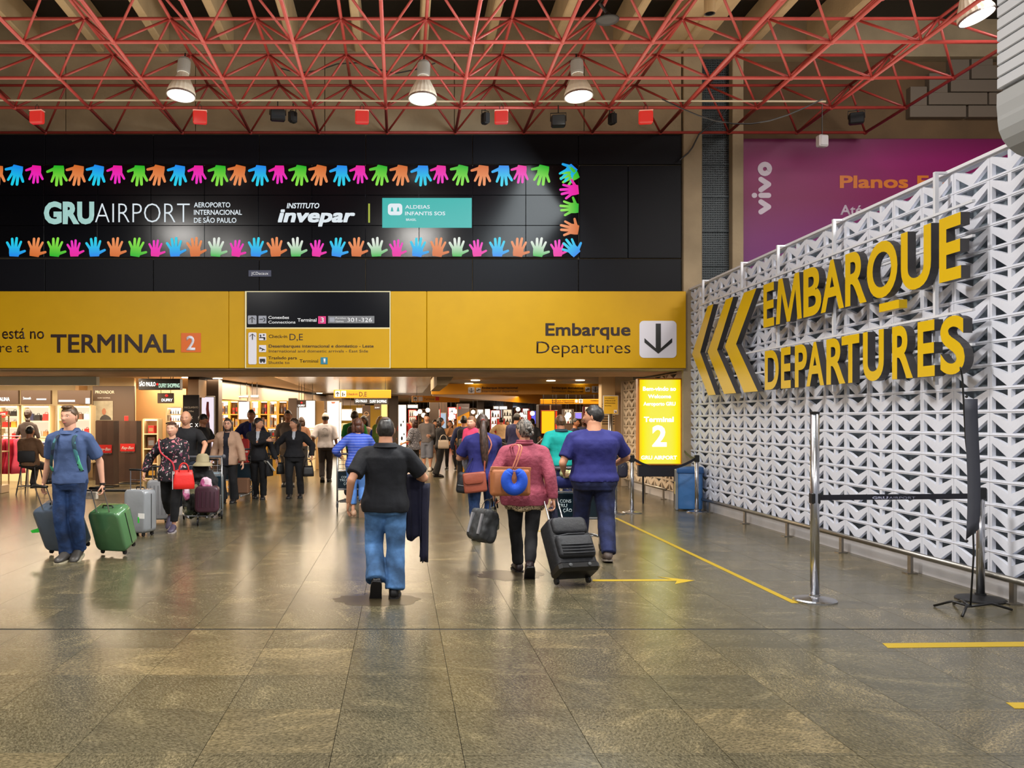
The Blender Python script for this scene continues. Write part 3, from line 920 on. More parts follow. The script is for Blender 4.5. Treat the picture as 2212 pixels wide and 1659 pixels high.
# ------------------------------------------------------------------ pierced block wall
PITCH = .511; RH = .2137; ZB = .185
def block(kind):
    """hollow block: face pierced by triangular holes, deep webs behind"""
    w, h, d = PITCH, RH, .032
    e = .0165; v = .030
    if kind == 'a':
        holes = [[(v*1.1, h - e), (w - v*1.1, h - e), (w/2, h*.52)]]
    else:
        holes = [[(v*1.1, h - e), (w/2 - v*.75, h - e), (w/2 - v*.75, h*.57)], [(w/2 + v*.75, h - e), (w - v*1.1, h - e), (w/2 + v*.75, h*.57)]]
    holes += [[(v, e), (v, h*.64), (w*.44, e)], [(w - v, e), (w*.56, e), (w - v, h*.64)]]
    from mathutils.geometry import tessellate_polygon
    out = [(0.002, 0.002), (w - .002, 0.002), (w - .002, h - .002), (0.002, h - .002)]
    loops = [out] + holes
    flat = [p for l in loops for p in l]
    tri = tessellate_polygon([[Vector((p[0], p[1], 0)) for p in l] for l in loops])
    mb = MB()
    bx = 0.0
    # front face (towards -X at x = 0), holes tapering inwards at the back
    n = len(flat)
    vs = [(0, u, v_) for u, v_ in flat]
    mb.add(vs, [tuple(t) for t in tri])
    for li, l in enumerate(loops):
        m = len(l); cu = sum(p[0] for p in l)/m; cv = sum(p[1] for p in l)/m
        k = 1.0 if li == 0 else .90
        back = [(d, cu + (u - cu)*k, cv + (v_ - cv)*k) for u, v_ in l]
        vs = [(0, u, v_) for u, v_ in l] + back
        mb.add(vs, [(j, (j+1) % m, m + (j+1) % m, m + j) for j in range(m)])
    return mb
BLKW = mat('white cast block', (218, 222, 234), .5, bump=.12, bscale=24, var=.04, vscale=6)
bm_a = block('a').mesh('pierced_block', BLKW); bm_b = block('b').mesh('pierced_block', BLKW)
YS0 = 7.877
lw = thing('pierced_block_wall', 'white wall of pierced blocks with triangular openings behind the yellow letters', 'block wall', (XW, 0, 0))
count = 0; far = MB()
cols_ = []
for kcol in range(-8, 17):
    cols_.append((kcol, YS0 + PITCH * (kcol - 1) ))
for kcol, y0 in cols_:
    if y0 + PITCH > 16.1: continue
    for r_ in range(18):
        z0 = ZB + RH * r_
        py = PY - F * (z0 - CH) / max(y0, 1)
        px = PX + F * XW / (y0 + PITCH)
        vis = px < 2225 and y0 > 3
        kind = 'a' if kcol % 2 else 'b'
        if vis and count < 300 and kcol <= 14:
            put('pierced_block', bm_a if kind == 'a' else bm_b, lw, (0, y0, z0)); count += 1
        elif y0 > 4.7:
            src = block(kind); far.add([(x, y + y0, z + z0) for x, y, z in src.v], src.f)
tag(far.build('far_blocks', BLKW, lw), kind='stuff')
# mortar/edge lips between courses
lip = MB()
for r_ in range(19):
    z0 = ZB + RH * r_
    lip.box((-.005, 4.8, z0 - .004), (.07, 16.06, z0 + .004))
lip.build('course_lip', BLKW, lw)
MB().box((-.02, 16.05, 0), (.12, 16.14, ZB + 18*RH + .03)).build('end_post', WHITE, lw)
MB().box((-.03, 4.8, ZB + 18*RH), (.13, 16.1, ZB + 18*RH + .03)).build('top_rail', WHITE, lw)
struct(MB().box((XW + .02, 4.8, 0), (XW + .168, 20.5, ZB - .003)).build('trim_4', mat('white kerb', (206, 204, 206), .55, var=.08)))
struct(MB().box((XW + .17, 4.8, 0), (XW + .25, 20.58, 4.02)).build('wall_side', mat('grey blue wall', (128, 140, 150), .7)))
# the same wall going on inside the passage
iw = thing('inner_block_wall', 'beige lit wall of pierced blocks inside the passage behind the yellow light box', 'block wall', (XW, 16.75, 0))
ni = 0; fi = MB()
BLKC = mat('warm lit cast block', (206, 190, 168), .55, bump=.1, bscale=24)  # same white blocks, the passage's warm light put into their colour
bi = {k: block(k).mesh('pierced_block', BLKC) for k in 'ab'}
for kcol in range(8):
    for r_ in range(11):
        k = 'ab'[kcol % 2]; z0 = ZB + RH*r_
        if z0 + RH > 2.56: continue
        put('pierced_block', bi[k], iw, (0, kcol*PITCH, z0)); ni += 1
MB().box((-.03, 4.1, 0), (.13, 4.2, 2.56)).build('end_post', BLKC, iw)
MB().box((-.02, -.6, 0), (.13, -.02, 2.56)).build('end_post', BLKC, iw)

# low steel rail with brackets
def rail(y0, y1, xs_, label, feet):
    t = thing('bumper_rail', label, 'rail', (xs_, y0, 0))
    MB().tube([(0, 0, .21), (0, y1 - y0, .21)], .027, 12).build('rail_tube', STEELD, t, smooth=True)
    for yy_ in feet:
        MB().box((-.015, yy_ - y0 - .03, .012), (.012, yy_ - y0 + .03, .19)).build('bracket', STEELD, t)
        MB().box((-.06, yy_ - y0 - .05, .0), (.05, yy_ - y0 + .05, .012)).build('foot_plate', STEELD, t)
rail(7.0, 15.9, XW - .09, 'low steel bumper rail along the foot of the white block wall', [7.45, 8.95, 10.35, 11.8, 13.25, 14.8])
rail(17.2, 20.3, XW - .09, 'low steel rail along the inner beige block wall', [17.35, 18.7, 20.0])

# ------------------------------------------------------------------ raised letters
XL = 5.17
sg_ = thing('raised_letter_sign', 'raised yellow EMBARQUE DEPARTURES letters with three chevrons on the white block wall', 'sign', (XL, 0, 0))
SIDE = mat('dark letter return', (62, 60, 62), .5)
def Yw(px): return XL * F / (px - PX)
def letter(ch, p0, p1, z0, z1, name='letter'):
    ya, yb_ = Yw(p0), Yw(p1)
    D = .085
    def fit(off, d, m, nm, x):
        cu = bpy.data.curves.new('t', 'FONT'); cu.body = ch; cu.size = 1; cu.offset = 0 if ch == 'M' else off; cu.resolution_u = 6
        ob = bpy.data.objects.new('t', cu); COL.objects.link(ob)
        me = bpy.data.meshes.new_from_object(ob); COL.objects.unlink(ob); bpy.data.objects.remove(ob)
        if ch == 'M': embolden(me, .028)
        n = len(me.vertices); co = np.empty(n*3); me.vertices.foreach_get('co', co); co = co.reshape(-1, 3)
        lo, hi = co.min(0), co.max(0)
        u = (co[:, 0] - lo[0]) / (hi[0] - lo[0]); v = (co[:, 1] - lo[1]) / (hi[1] - lo[1])
        out = np.stack([x - co[:, 2], ya + (yb_ - ya)*u, z0 + (z1 - z0)*v], 1)
        me.vertices.foreach_set('co', out.reshape(-1))
        me.materials.clear(); me.materials.append(YEL2); me.materials.append(SIDE)
        bm = bmesh.new(); bm.from_mesh(me); bmesh.ops.remove_doubles(bm, verts=bm.verts, dist=1e-5)
        r = bmesh.ops.extrude_face_region(bm, geom=list(bm.faces))
        vs = [e for e in r['geom'] if isinstance(e, bmesh.types.BMVert)]
        bmesh.ops.translate(bm, vec=(d, 0, 0), verts=vs)
        bmesh.ops.recalc_face_normals(bm, faces=bm.faces)
        for f_ in bm.faces:
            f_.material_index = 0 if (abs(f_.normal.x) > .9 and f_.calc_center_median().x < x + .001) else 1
        bm.to_mesh(me); bm.free(); me.polygons.foreach_set('use_smooth', [False]*len(me.polygons))
        return put(nm, me, sg_)
    fit(.026, D, None, name, 0)
mp_ = [(0, 0), (.16, 0), (.235, .66), (.44, 0), (.56, 0), (.765, .66), (.84, 0), (1, 0), (.90, 1), (.735, 1), (.5, .27), (.265, 1), (.10, 1)]
ya_, yb__ = Yw(1676), Yw(1732)
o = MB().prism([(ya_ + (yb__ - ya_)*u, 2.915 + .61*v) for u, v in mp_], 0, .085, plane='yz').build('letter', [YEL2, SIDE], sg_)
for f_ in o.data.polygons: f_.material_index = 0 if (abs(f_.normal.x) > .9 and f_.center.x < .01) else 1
for ch, a_, b_ in (('E', 1649, 1672), ('B', 1735.5, 1774), ('A', 1773, 1823), ('R', 1825.7, 1872), ('O', 1872.5, 1938.5), ('U', 1946, 2011), ('E', 2028.6, 2076)):
    letter(ch, a_, b_, 2.915, 3.525)
MB().box((0, Yw(1942), 2.765), (.085, Yw(1899), 2.855)).build('letter', [YEL2], sg_)
for ch, a_, b_ in (('D', 1652, 1682), ('E', 1687, 1708), ('P', 1717, 1743), ('A', 1741.5, 1780), ('R', 1785, 1826), ('T', 1818, 1856), ('U', 1864, 1909), ('R', 1927, 1972), ('E', 1982, 2019), ('S', 2031, 2084)):
    letter(ch, a_, b_, 2.03, 2.58)
for tri_ in (((1529, 661), (1541, 661), (1512.5, 763), (1546, 851), (1530, 851), (1495, 763)),
             ((1568, 646), (1584, 646), (1549, 758), (1590, 849), (1564, 849), (1528.5, 758)),
             ((1607, 631), (1634, 631), (1590, 746), (1637, 846), (1607, 846), (1566, 746))):
    pts = []
    for px, py in tri_:
        Y_ = Yw(px); pts.append((Y_, Z(py, Y_)))
    zt_ = 3.52; zb_ = 2.02; zm_ = sum(p[1] for p in (pts[2], pts[5]))/2
    pts = [(pts[0][0], zt_), (pts[1][0], zt_), (pts[2][0], zm_), (pts[3][0], zb_), (pts[4][0], zb_), (pts[5][0], zm_)]
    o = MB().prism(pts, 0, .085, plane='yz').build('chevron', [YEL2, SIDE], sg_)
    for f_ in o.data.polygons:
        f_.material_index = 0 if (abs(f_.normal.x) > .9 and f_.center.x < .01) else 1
bpy.data.objects[sg_.name]
# steel frame carrying the letters
fr = MB()
FRW = mat('white steel tube', (216, 218, 224), .4)
for px in (1519, 1602.5, 1681, 1802, 2022):
    Y_ = 5.29 * F / (px - PX)
    mb = MB(); mb.box((.10, Y_ - .018, 1.95), (.135, Y_ + .018, 4.029)); mb.box((.10, Y_ - .018, 4.03), (.26, Y_ + .018, 4.052))
    mb.build('upright', FRW, sg_)
for zz in (3.72 - .1, 3.3, 2.62, 2.3):
    MB().box((.085, Yw(2080), zz - .012), (.115, Yw(1500), zz + .012)).build('cross_rail', FRW, sg_)

# ------------------------------------------------------------------ white louvred unit, top right
XA, YA0, YA1, ZA = 4.62, 3.0, 6.62, 3.62
au = thing('louvred_unit', 'large white louvred ventilation housing hanging at the top right corner', 'vent unit', (XA, YA1, ZA))
SLATM = mat('white slat', (178, 180, 184), .5, var=.04)
sm = MB().box((-.012, YA0 - YA1, .004), (.03, 0, .086), bev=.006).mesh('slat', SLATM)
for k in range(44):
    if k < 5: continue
    put('slat', sm, au, (0, 0, .07 + .092 * k))
MB().box((.03, YA0 - YA1, .3), (1.6, -.01, 4.2)).build('housing', mat('unit grey', (168, 170, 172), .5), au)
prof = []
rings = []
for yy_ in (0, YA0 - YA1):
    ring = [(-.01, yy_, .50), (-.012, yy_, .40), (-.005, yy_, .32)]
    for k in range(7):
        a = R(180 + 15*k); ring.append((.29 + .295*math.cos(a), yy_, .29 + .29*math.sin(a)))
    ring += [(1.6, yy_, 0), (1.6, yy_, .5)]
    rings.append(ring)
MB().loft(rings).build('bottom_shell', mat('unit light grey', (150, 152, 152), .5), au, smooth=False)
for k in range(7):
    MB().box((.30 + .05*k, -.75, -.012), (.318 + .05*k, -.2, .004)).build('grille_bar', BLKPL, au)
MB().box((.27, -.8, -.006), (.66, -.16, .002)).build('grille_frame', mat('grille grey', (120, 122, 122), .5), au)
# ================================================================== people
def skin(tone):
    tones = {'fair': (222, 166, 138), 'light': (205, 148, 116), 'tan': (176, 118, 86), 'brown': (128, 82, 58), 'dark': (84, 54, 40)}
    return mat('skin ' + tone, tones[tone], .5, bump=.05, bscale=40, var=.05, vscale=6)

def cloth(name, c, rough=.85, var=.10, bump=.5, bs=9.):
    return mat(name, c, rough, var=var, vscale=5, bump=bump, bscale=bs, sheen=.0)

def denim(name, c):
    if name in MATS: return MATS[name]
    m, nt, b = nodes(name)
    tc = nt.nodes.new('ShaderNodeTexCoord')
    n1 = nt.nodes.new('ShaderNodeTexNoise'); n1.inputs['Scale'].default_value = 5; n1.inputs['Detail'].default_value = 4
    nt.links.new(tc.outputs['Object'], n1.inputs['Vector'])
    d = [max(0, int(x*.72)) for x in c]; l = [min(255, int(x*1.22 + 8)) for x in c]
    r = ramp(nt, [(.35, d), (.5, c), (.66, l)]); nt.links.new(n1.outputs['Fac'], r.inputs[0])
    nt.links.new(r.outputs[0], b.inputs['Base Color']); b.inputs['Roughness'].default_value = .85
    n2 = nt.nodes.new('ShaderNodeTexNoise'); n2.inputs['Scale'].default_value = 11; n2.inputs['Detail'].default_value = 5
    nt.links.new(tc.outputs['Object'], n2.inputs['Vector'])
    bp = nt.nodes.new('ShaderNodeBump'); bp.inputs['Strength'].default_value = .6; bp.inputs['Distance'].default_value = .02
    nt.links.new(n2.outputs['Fac'], bp.inputs['Height']); nt.links.new(bp.outputs[0], b.inputs['Normal'])
    return m

def patterned(name, kind, cols):
    """printed cloth: floral, stripes, plaid, camouflage, leopard, streaks"""
    if name in MATS: return MATS[name]
    m, nt, b = nodes(name)
    tc = nt.nodes.new('ShaderNodeTexCoord'); L = nt.links.new
    b.inputs['Roughness'].default_value = .8
    if kind == 'stripes':
        sp = nt.nodes.new('ShaderNodeSeparateXYZ'); L(tc.outputs['Object'], sp.inputs[0])
        mu = nt.nodes.new('ShaderNodeMath'); mu.operation = 'MULTIPLY'; mu.inputs[1].default_value = 22
        L(sp.outputs[2], mu.inputs[0])
        fr_ = nt.nodes.new('ShaderNodeMath'); fr_.operation = 'FRACT'; L(mu.outputs[0], fr_.inputs[0])
        r = ramp(nt, [(0, cols[0]), (.72, cols[1]), (.80, cols[0]), (.88, cols[2])], 'CONSTANT'); L(fr_.outputs[0], r.inputs[0])
        L(r.outputs[0], b.inputs['Base Color'])
    elif kind == 'plaid':
        ch = nt.nodes.new('ShaderNodeTexChecker'); ch.inputs['Scale'].default_value = 28
        ch.inputs['Color1'].default_value = (*lin(cols[0]), 1); ch.inputs['Color2'].default_value = (*lin(cols[1]), 1)
        nz = nt.nodes.new('ShaderNodeTexNoise'); nz.inputs['Scale'].default_value = 30
        L(tc.outputs['Object'], nz.inputs['Vector'])
        mx = nt.nodes.new('ShaderNodeMix'); mx.data_type = 'RGBA'
        L(tc.outputs['Object'], ch.inputs['Vector']); L(ch.outputs['Color'], mx.inputs['A'])
        mx.inputs['B'].default_value = (*lin(cols[2]), 1); mr = nt.nodes.new('ShaderNodeMapRange')
        mr.inputs[1].default_value = .45; mr.inputs[2].default_value = .55
        L(nz.outputs['Fac'], mr.inputs[0]); L(mr.outputs[0], mx.inputs['Factor']); L(mx.outputs['Result'], b.inputs['Base Color'])
    elif kind == 'streaks':
        mp = nt.nodes.new('ShaderNodeMapping'); mp.inputs['Scale'].default_value = (1, .45, .35)
        L(tc.outputs['Object'], mp.inputs[0])
        nz = nt.nodes.new('ShaderNodeTexNoise'); nz.inputs['Scale'].default_value = 55; nz.inputs['Detail'].default_value = 3
        nz.inputs['Distortion'].default_value = .6
        L(mp.outputs[0], nz.inputs['Vector']); r = ramp(nt, [(.38, cols[0]), (.5, cols[1]), (.62, cols[2])]); L(nz.outputs['Fac'], r.inputs[0])
        L(r.outputs[0], b.inputs['Base Color']); b.inputs['Roughness'].default_value = .45
    else:
        vo = nt.nodes.new('ShaderNodeTexVoronoi'); vo.inputs['Scale'].default_value = {'floral': 26, 'camo': 9, 'leopard': 55}[kind]
        nz = nt.nodes.new('ShaderNodeTexNoise'); nz.inputs['Scale'].default_value = 14
        L(tc.outputs['Object'], nz.inputs['Vector'])
        ad = nt.nodes.new('ShaderNodeMix'); ad.data_type = 'RGBA'; ad.inputs['Factor'].default_value = .12
        L(tc.outputs['Object'], ad.inputs['A']); L(nz.outputs['Color'], ad.inputs['B']); L(ad.outputs['Result'], vo.inputs['Vector'])
        if kind == 'floral':
            r = ramp(nt, [(0, (255, 255, 255)), (.40, (0, 0, 0))], 'CONSTANT'); L(vo.outputs['Distance'], r.inputs[0])
            r2 = ramp(nt, [(0, cols[0]), (.36, cols[1]), (.52, cols[2]), (.68, cols[3]), (.8, cols[0])], 'CONSTANT')
            L(vo.outputs['Color'], r2.inputs[0])
            mx = nt.nodes.new('ShaderNodeMix'); mx.data_type = 'RGBA'; L(r.outputs[0], mx.inputs['Factor'])
            mx.inputs['A'].default_value = (*lin(cols[0]), 1); L(r2.outputs[0], mx.inputs['B']); L(mx.outputs['Result'], b.inputs['Base Color'])
        elif kind == 'camo':
            r2 = ramp(nt, [(0, cols[0]), (.3, cols[1]), (.5, cols[2]), (.7, cols[3])], 'CONSTANT')
            L(vo.outputs['Color'], r2.inputs[0]); L(r2.outputs[0], b.inputs['Base Color'])
        else:
            r = ramp(nt, [(0, cols[0]), (.42, cols[1])], 'CONSTANT'); L(vo.outputs['Distance'], r.inputs[0]); L(r.outputs[0], b.inputs['Base Color'])
    n2 = nt.nodes.new('ShaderNodeTexNoise'); n2.inputs['Scale'].default_value = 12
    L(tc.outputs['Object'], n2.inputs['Vector'])
    bp = nt.nodes.new('ShaderNodeBump'); bp.inputs['Strength'].default_value = .4; bp.inputs['Distance'].default_value = .02
    L(n2.outputs['Fac'], bp.inputs['Height']); L(bp.outputs[0], b.inputs['Normal'])
    return m

def hairmat(name, c, rough=.42):
    g_ = name.startswith('grey')
    d = [int(x*(.5 if g_ else .75)) for x in c]; l = [min(255, int(x*(1.6 if g_ else 1.2) + (10 if g_ else 2))) for x in c]
    m = patterned('hair ' + name, 'streaks', [d, c, l])
    return m

def remesh(mb, voxel, name, mats, parent, wrinkle=0., wfreq=7., seed=0, smooth_it=3, cut=None, solid=0.):
    me = mb.mesh('tmp')
    ob = bpy.data.objects.new('tmp', me); COL.objects.link(ob)
    md = ob.modifiers.new('r', 'REMESH'); md.mode = 'VOXEL'; md.voxel_size = voxel; md.use_smooth_shade = True
    ms = ob.modifiers.new('s', 'SMOOTH'); ms.factor = .6; ms.iterations = smooth_it
    dg = bpy.context.evaluated_depsgraph_get(); dg.update()
    out = bpy.data.meshes.new_from_object(ob.evaluated_get(dg))
    COL.objects.unlink(ob); bpy.data.objects.remove(ob); bpy.data.meshes.remove(me)
    if wrinkle:
        n = len(out.vertices); co = np.empty(n*3); out.vertices.foreach_get('co', co); co = co.reshape(-1, 3)
        no = np.empty(n*3); out.vertices.foreach_get('normal', no); no = no.reshape(-1, 3)
        so = Vector((seed*3.1, seed*1.7, seed*.9))
        d = np.array([noise.noise(Vector((p[0]*wfreq, p[1]*wfreq, p[2]*wfreq*.55)) + so) + .5*noise.noise(Vector((p[0]*wfreq*2.3, p[1]*wfreq*2.3, p[2]*wfreq*1.6)) + so) for p in co])
        co = co + no * (d * wrinkle)[:, None]
        out.vertices.foreach_set('co', co.reshape(-1)); out.update()
    if cut is not None:
        bm = bmesh.new(); bm.from_mesh(out)
        bmesh.ops.delete(bm, geom=[f for f in bm.faces if cut(f.calc_center_median())], context='FACES')
        if solid:
            for v in bm.verts: pass
            r = bmesh.ops.solidify(bm, geom=list(bm.faces), thickness=solid)
        bm.to_mesh(out); bm.free()
        out.polygons.foreach_set('use_smooth', [True]*len(out.polygons))
    out.materials.clear(); out.materials.append(mats)
    out.name = name
    return put(name, out, parent)

def ik(a, b, l1, l2, pole):
    a = Vector(a); b = Vector(b); d = b - a; L = d.length
    mx = (l1 + l2) * .999
    if L > mx: b = a + d * (mx / L); d = b - a; L = mx
    x = (l1*l1 - l2*l2 + L*L) / (2*L); h = math.sqrt(max(l1*l1 - x*x, 0))
    t = d / L; p = Vector(pole); p = p - t * p.dot(t)
    if p.length < 1e-5: p = Vector((0, 1, 0))
    p.normalize()
    return a + t*x + p*h, b

HEAD_N, HEAD_M = 40, 34
def head_points(scale=(1, 1, 1), off=0.0, mask=None, hide=-.06):
    """rings of a head in unit height; returns rings bottom to top, front is -Y"""
    g = lambda v, s: math.exp(-(v/s)**2)
    rings = []
    for i in range(HEAD_M + 1):
        th = -PI/2 + PI*(i + .02)/(HEAD_M + .04); ring = []
        for j in range(HEAD_N):
            ph = 2*PI*j/HEAD_N
            sx, sy, sz = math.cos(th)*math.sin(ph), -math.cos(th)*math.cos(ph), math.sin(th)
            k = 1 + (off if (mask is None or mask(sx, sy, sz)) else hide)
            x, y, z = .335*sx*k, .43*sy*k, .5*sz*k
            if z < 0:
                q = (-z/.5)
                x *= 1 - .30*q**1.6
                if y > 0: y *= 1 - .50*q**1.2
                else: y *= 1 + .04*q
            if y > 0 and z > 0: y *= 1.06
            if y < 0:
                f = min(1, -y/.25)
                ax = abs(x)
                d = 0
                d -= .115*g(x, .05)*g(z + .105, .062) + .05*g(x, .04)*g(z - .0, .09)
                d += .040*g(ax - .135, .075)*g(z - .035, .05)
                d -= .022*g(ax - .12, .1)*g(z - .105, .035)
                d -= .034*g(x, .09)*g(z + .232, .026) + .034*g(x, .08)*g(z + .285, .026)
                d += .010*g(x, .1)*g(z + .258, .012)
                d -= .035*g(x, .10)*g(z + .42, .07)
                d -= .012*g(ax - .19, .08)*g(z + .08, .08)
                y += d*f
            ring.append((x*scale[0], y*scale[1], z*scale[2]))
        rings.append(ring)
    return rings

def add_hand(mb, wrist, d, pn, side_v, s, curl, thumb_side):
    """palm with five fingers; d = pointing direction, pn = palm normal, s = hand length"""
    d = Vector(d).normalized(); pn = Vector(pn); pn = (pn - d*pn.dot(d)).normalized(); w = d.cross(pn) * thumb_side   # towards the thumb
    W0 = Vector(wrist)
    PL = s * .50; pw = s * .21; pt = s * .075
    rings = []
    for q, wd, tk in ((-.12, .55, 1.15), (.05, .68, 1.15), (.3, .95, 1.2), (.65, 1.05, 1.05), (.92, 1.0, .85), (1.0, .85, .55)):
        c = W0 + d*(PL*q)
        rings.append([tuple(c + w*(pw*wd*math.cos(2*PI*k/10)) + pn*(pt*tk*math.sin(2*PI*k/10))) for k in range(10)])
    mb.loft(rings)
    for k, (off, ln, r, sp) in enumerate(((.155, .43, .040, .10), (.052, .49, .042, .03), (-.052, .45, .040, -.04), (-.155, .35, .035, -.12))):
        p = W0 + d*(PL*.94) + w*(s*off); pts = [p - d*.02*s, ]; dirv = (d + w*sp).normalized(); ang = curl*.45
        pts = [p]; L = s*ln
        for seg, part in enumerate((.44, .32, .24)):
            vv = dirv*math.cos(ang) + pn*math.sin(ang)
            pts.append(pts[-1] + vv*(L*part)); ang += curl*(.75 if seg == 0 else .6)
        mb.tube(pts, [s*r, s*r*.95, s*r*.85, s*r*.6], 6)
    p = W0 + d*(PL*.22) + w*(pw*.75)
    t1 = (d*.62 + w*.72 + pn*.25).normalized(); t2 = (d*.85 + w*.22 + pn*(.35 + .3*curl)).normalized()
    mb.tube([p - t1*.1*s, p + t1*(.2*s), p + t1*(.2*s) + t2*(.17*s), p + t1*(.2*s) + t2*(.29*s)], [s*.055, s*.05, s*.042, s*.028], 6)

TORSO_M = [(.47, .085, .066, .004), (.50, .096, .072, .004), (.54, .098, .070, .002), (.58, .090, .062, 0), (.63, .084, .058, 0), (.68, .089, .061, 0),
           (.73, .098, .066, 0), (.77, .101, .064, .002), (.80, .094, .054, .004), (.825, .066, .042, .006), (.845, .038, .036, .008)]
TORSO_F = [(.47, .090, .070, .004), (.50, .102, .076, .004), (.54, .101, .072, .002), (.58, .086, .058, 0), (.63, .073, .052, 0), (.68, .078, .056, -.003),
           (.73, .086, .068, -.008), (.77, .088, .058, 0), (.80, .080, .048, .004), (.825, .056, .038, .006), (.845, .034, .033, .008)]

def person(label, X, Y, rz, H=1.7, sex='m', fat=1.0, belly=0.0, tone='light', hair='short', haircol=('black', (30, 24, 20)),
           lean=0, yaw=0, nod=0, lf=None, rf=None, lh=None, rh=None, lpole=None, rpole=None, lcurl=.5, rcurl=.5, ldir=None, rdir=None, lpn=None, rpn=None,
           top=None, tsleeve='short', themz=.50, tease=.016, flare=0, bottom=None, bend='long', bease=.014, blength=1.0, boot=.0,
           shoe=('dark shoes', (26, 24, 26)), sole=(40, 38, 36), vox=.013, jacket=None, face=True, seed=1, collar=None, group=None, name='person', sit=None, z=0, shoeh=1.0, tucked=False, pocket=False):
    """one figure facing -Y (towards the viewer when rz = 0). lf/rf = (x, y, lift, pitch deg) of the ball of the foot; lh/rh = wrist positions, all in metres"""
    t = thing(name, label, 'person', (X, Y, z), rz, group)
    TR = TORSO_M if sex == 'm' else TORSO_F
    rnd = random.Random(seed)
    hip_w = .050 if sex == 'm' else .052
    sh_w = (.108 if sex == 'm' else .096) * (1 + (fat - 1)*.55)
    lf = lf or (.10, -.02, 0, 0); rf = rf or (-.10, .02, 0, 0)
    hipz = .515*H if sit is None else sit
    thigh, calf = .245*H, .232*H
    legs = []
    drop = 0
    def legset(hz):
        out = []
        for sd, ft in ((1, lf), (-1, rf)):
            x, y, lift, pitch = ft[:4]
            pt = R(pitch); ball = Vector((x, y, lift + .018))
            back = Vector((0, math.cos(pt), math.sin(pt))); up = Vector((0, -math.sin(pt), math.cos(pt)))
            ank = ball + back*(.085*H) + up*(.036*H)
            hp = Vector((sd*hip_w*H*(1 + (fat - 1)*.5), 0, hz))
            out.append((sd, ball, back, up, ank, hp))
        return out
    ls = legset(hipz)
    if sit is None:
        for sd, ball, back, up, ank, hp in ls:
            over = (hp - ank).length - (thigh + calf)*.995
            if over > 0: drop = max(drop, over)
        hipz -= drop
        ls = legset(hipz)
    for sd, ball, back, up, ank, hp in ls:
        knee, ank2 = ik(hp, ank, thigh, calf, (sd*.12, -1, 0))
        legs.append((sd, ball, back, up, ank2, hp, knee))
    dz = hipz - .515*H
    le = R(lean)
    hipc = Vector((0, 0, hipz))
    def bt(p):                      # rest torso point -> posed
        v = Vector((p[0], p[1], p[2]*1.0 + dz)) - hipc
        if v.z > 0:
            v = Vector((v.x, v.y*math.cos(le) - v.z*math.sin(le), v.z*math.cos(le) + v.y*math.sin(le)))
        return hipc + v
    def torso_rings(z0, z1, ease, n=20, fl=0, hemf=1.0, sub=12):
        zs = [z0 + (z1 - z0)*k/sub for k in range(sub + 1)]; rings = []
        for zf in zs:
            zc = min(max(zf, TR[0][0]), TR[-1][0])
            for i in range(len(TR) - 1):
                if TR[i][0] <= zc <= TR[i+1][0]:
                    q = (zc - TR[i][0])/(TR[i+1][0] - TR[i][0]); q = q*q*(3 - 2*q)
                    w = TR[i][1] + (TR[i+1][1] - TR[i][1])*q; dd = TR[i][2] + (TR[i+1][2] - TR[i][2])*q; yo = TR[i][3] + (TR[i+1][3] - TR[i][3])*q
                    break
            ff = 1 + (fat - 1)*(1.0 if zf < .78 else max(0, (.84 - zf)/.06))
            w *= H*ff; dd *= H*(1 + (ff - 1)*1.25); yo *= H
            bl = belly*H*math.exp(-((zf - .60)/.075)**2)
            ex = fl * max(0, (z0 + .12 - zf)/.12)
            e = ease + ex
            ring = []
            for k in range(n):
                a = 2*PI*k/n
                cx, sy = math.cos(a), math.sin(a)
                px_ = math.copysign(abs(cx)**.90, cx)*(w + e); py_ = math.copysign(abs(sy)**.88, sy)*(dd + e)
                if py_ < 0: py_ -= bl*abs(sy)
                ring.append(tuple(bt((px_, py_ + yo, zf*H))))
            rings.append(ring)
        return rings
    # arms
    arms = []
    ua, fa = .172*H, .146*H
    for sd, tg, pole in ((1, lh, lpole), (-1, rh, rpole)):
        sh = bt((sd*sh_w*H, .004*H, .785*H))
        if tg is None: tg = (sd*(sh_w*H + .10), -.03 if sd > 0 else .03, .475*H)
        el, wr = ik(sh, tg, ua, fa, pole or (sd*.35, 1, -.1))
        arms.append((sd, sh, el, wr))
    SK = skin(tone)
    # ---- body: one continuous surface
    mb = MB()
    mb.loft(torso_rings(.47, .845, -.008 if top is not None else 0))
    fr_ = .85 + .15*fat
    nb = bt((0, .008*H, .83*H)); hcent = bt((0, -.004*H, .919*H))
    nr = (.036 if sex == 'm' else .029)*H*(1 + (fat - 1)*.5)
    mb.tube([nb - Vector((0, 0, .02)), nb.lerp(hcent, .5), hcent + Vector((0, .006*H, -.01*H))], [nr*1.15, nr, nr*.95], 12)
    for sd, sh, el, wr in arms:
        mb.cap_tube(bt((sd*.040*H, .006*H, .812*H)), sh, .034*H, .031*H*fr_, 10)
        mb.cap_tube(sh, el, .031*H*fr_, .0235*H*fr_, 10); mb.cap_tube(el, wr, .0245*H*fr_, .0155*H, 10)
    for sd, ball, back, up, ank, hp, knee in legs:
        lk = .84 if bend == 'long' else 1.0
        mb.cap_tube(hp, knee, .052*H*fr_*lk, .033*H*fr_*lk, 12); 
        c1 = knee.lerp(ank, .3) + Vector((0, .008*H, 0))
        mb.tube([knee, c1, knee.lerp(ank, .75), ank, ank - up*.02*H], [.032*H*fr_*lk, .035*H*fr_*lk, .022*H, .018*H, .016*H], 10)
        mb.cap_tube(ank + back*.006*H - up*.010*H, ball + back*.012*H + up*.004*H, .015*H, .011*H, 8)
    body = remesh(mb, vox, 'body', SK, t, smooth_it=3)
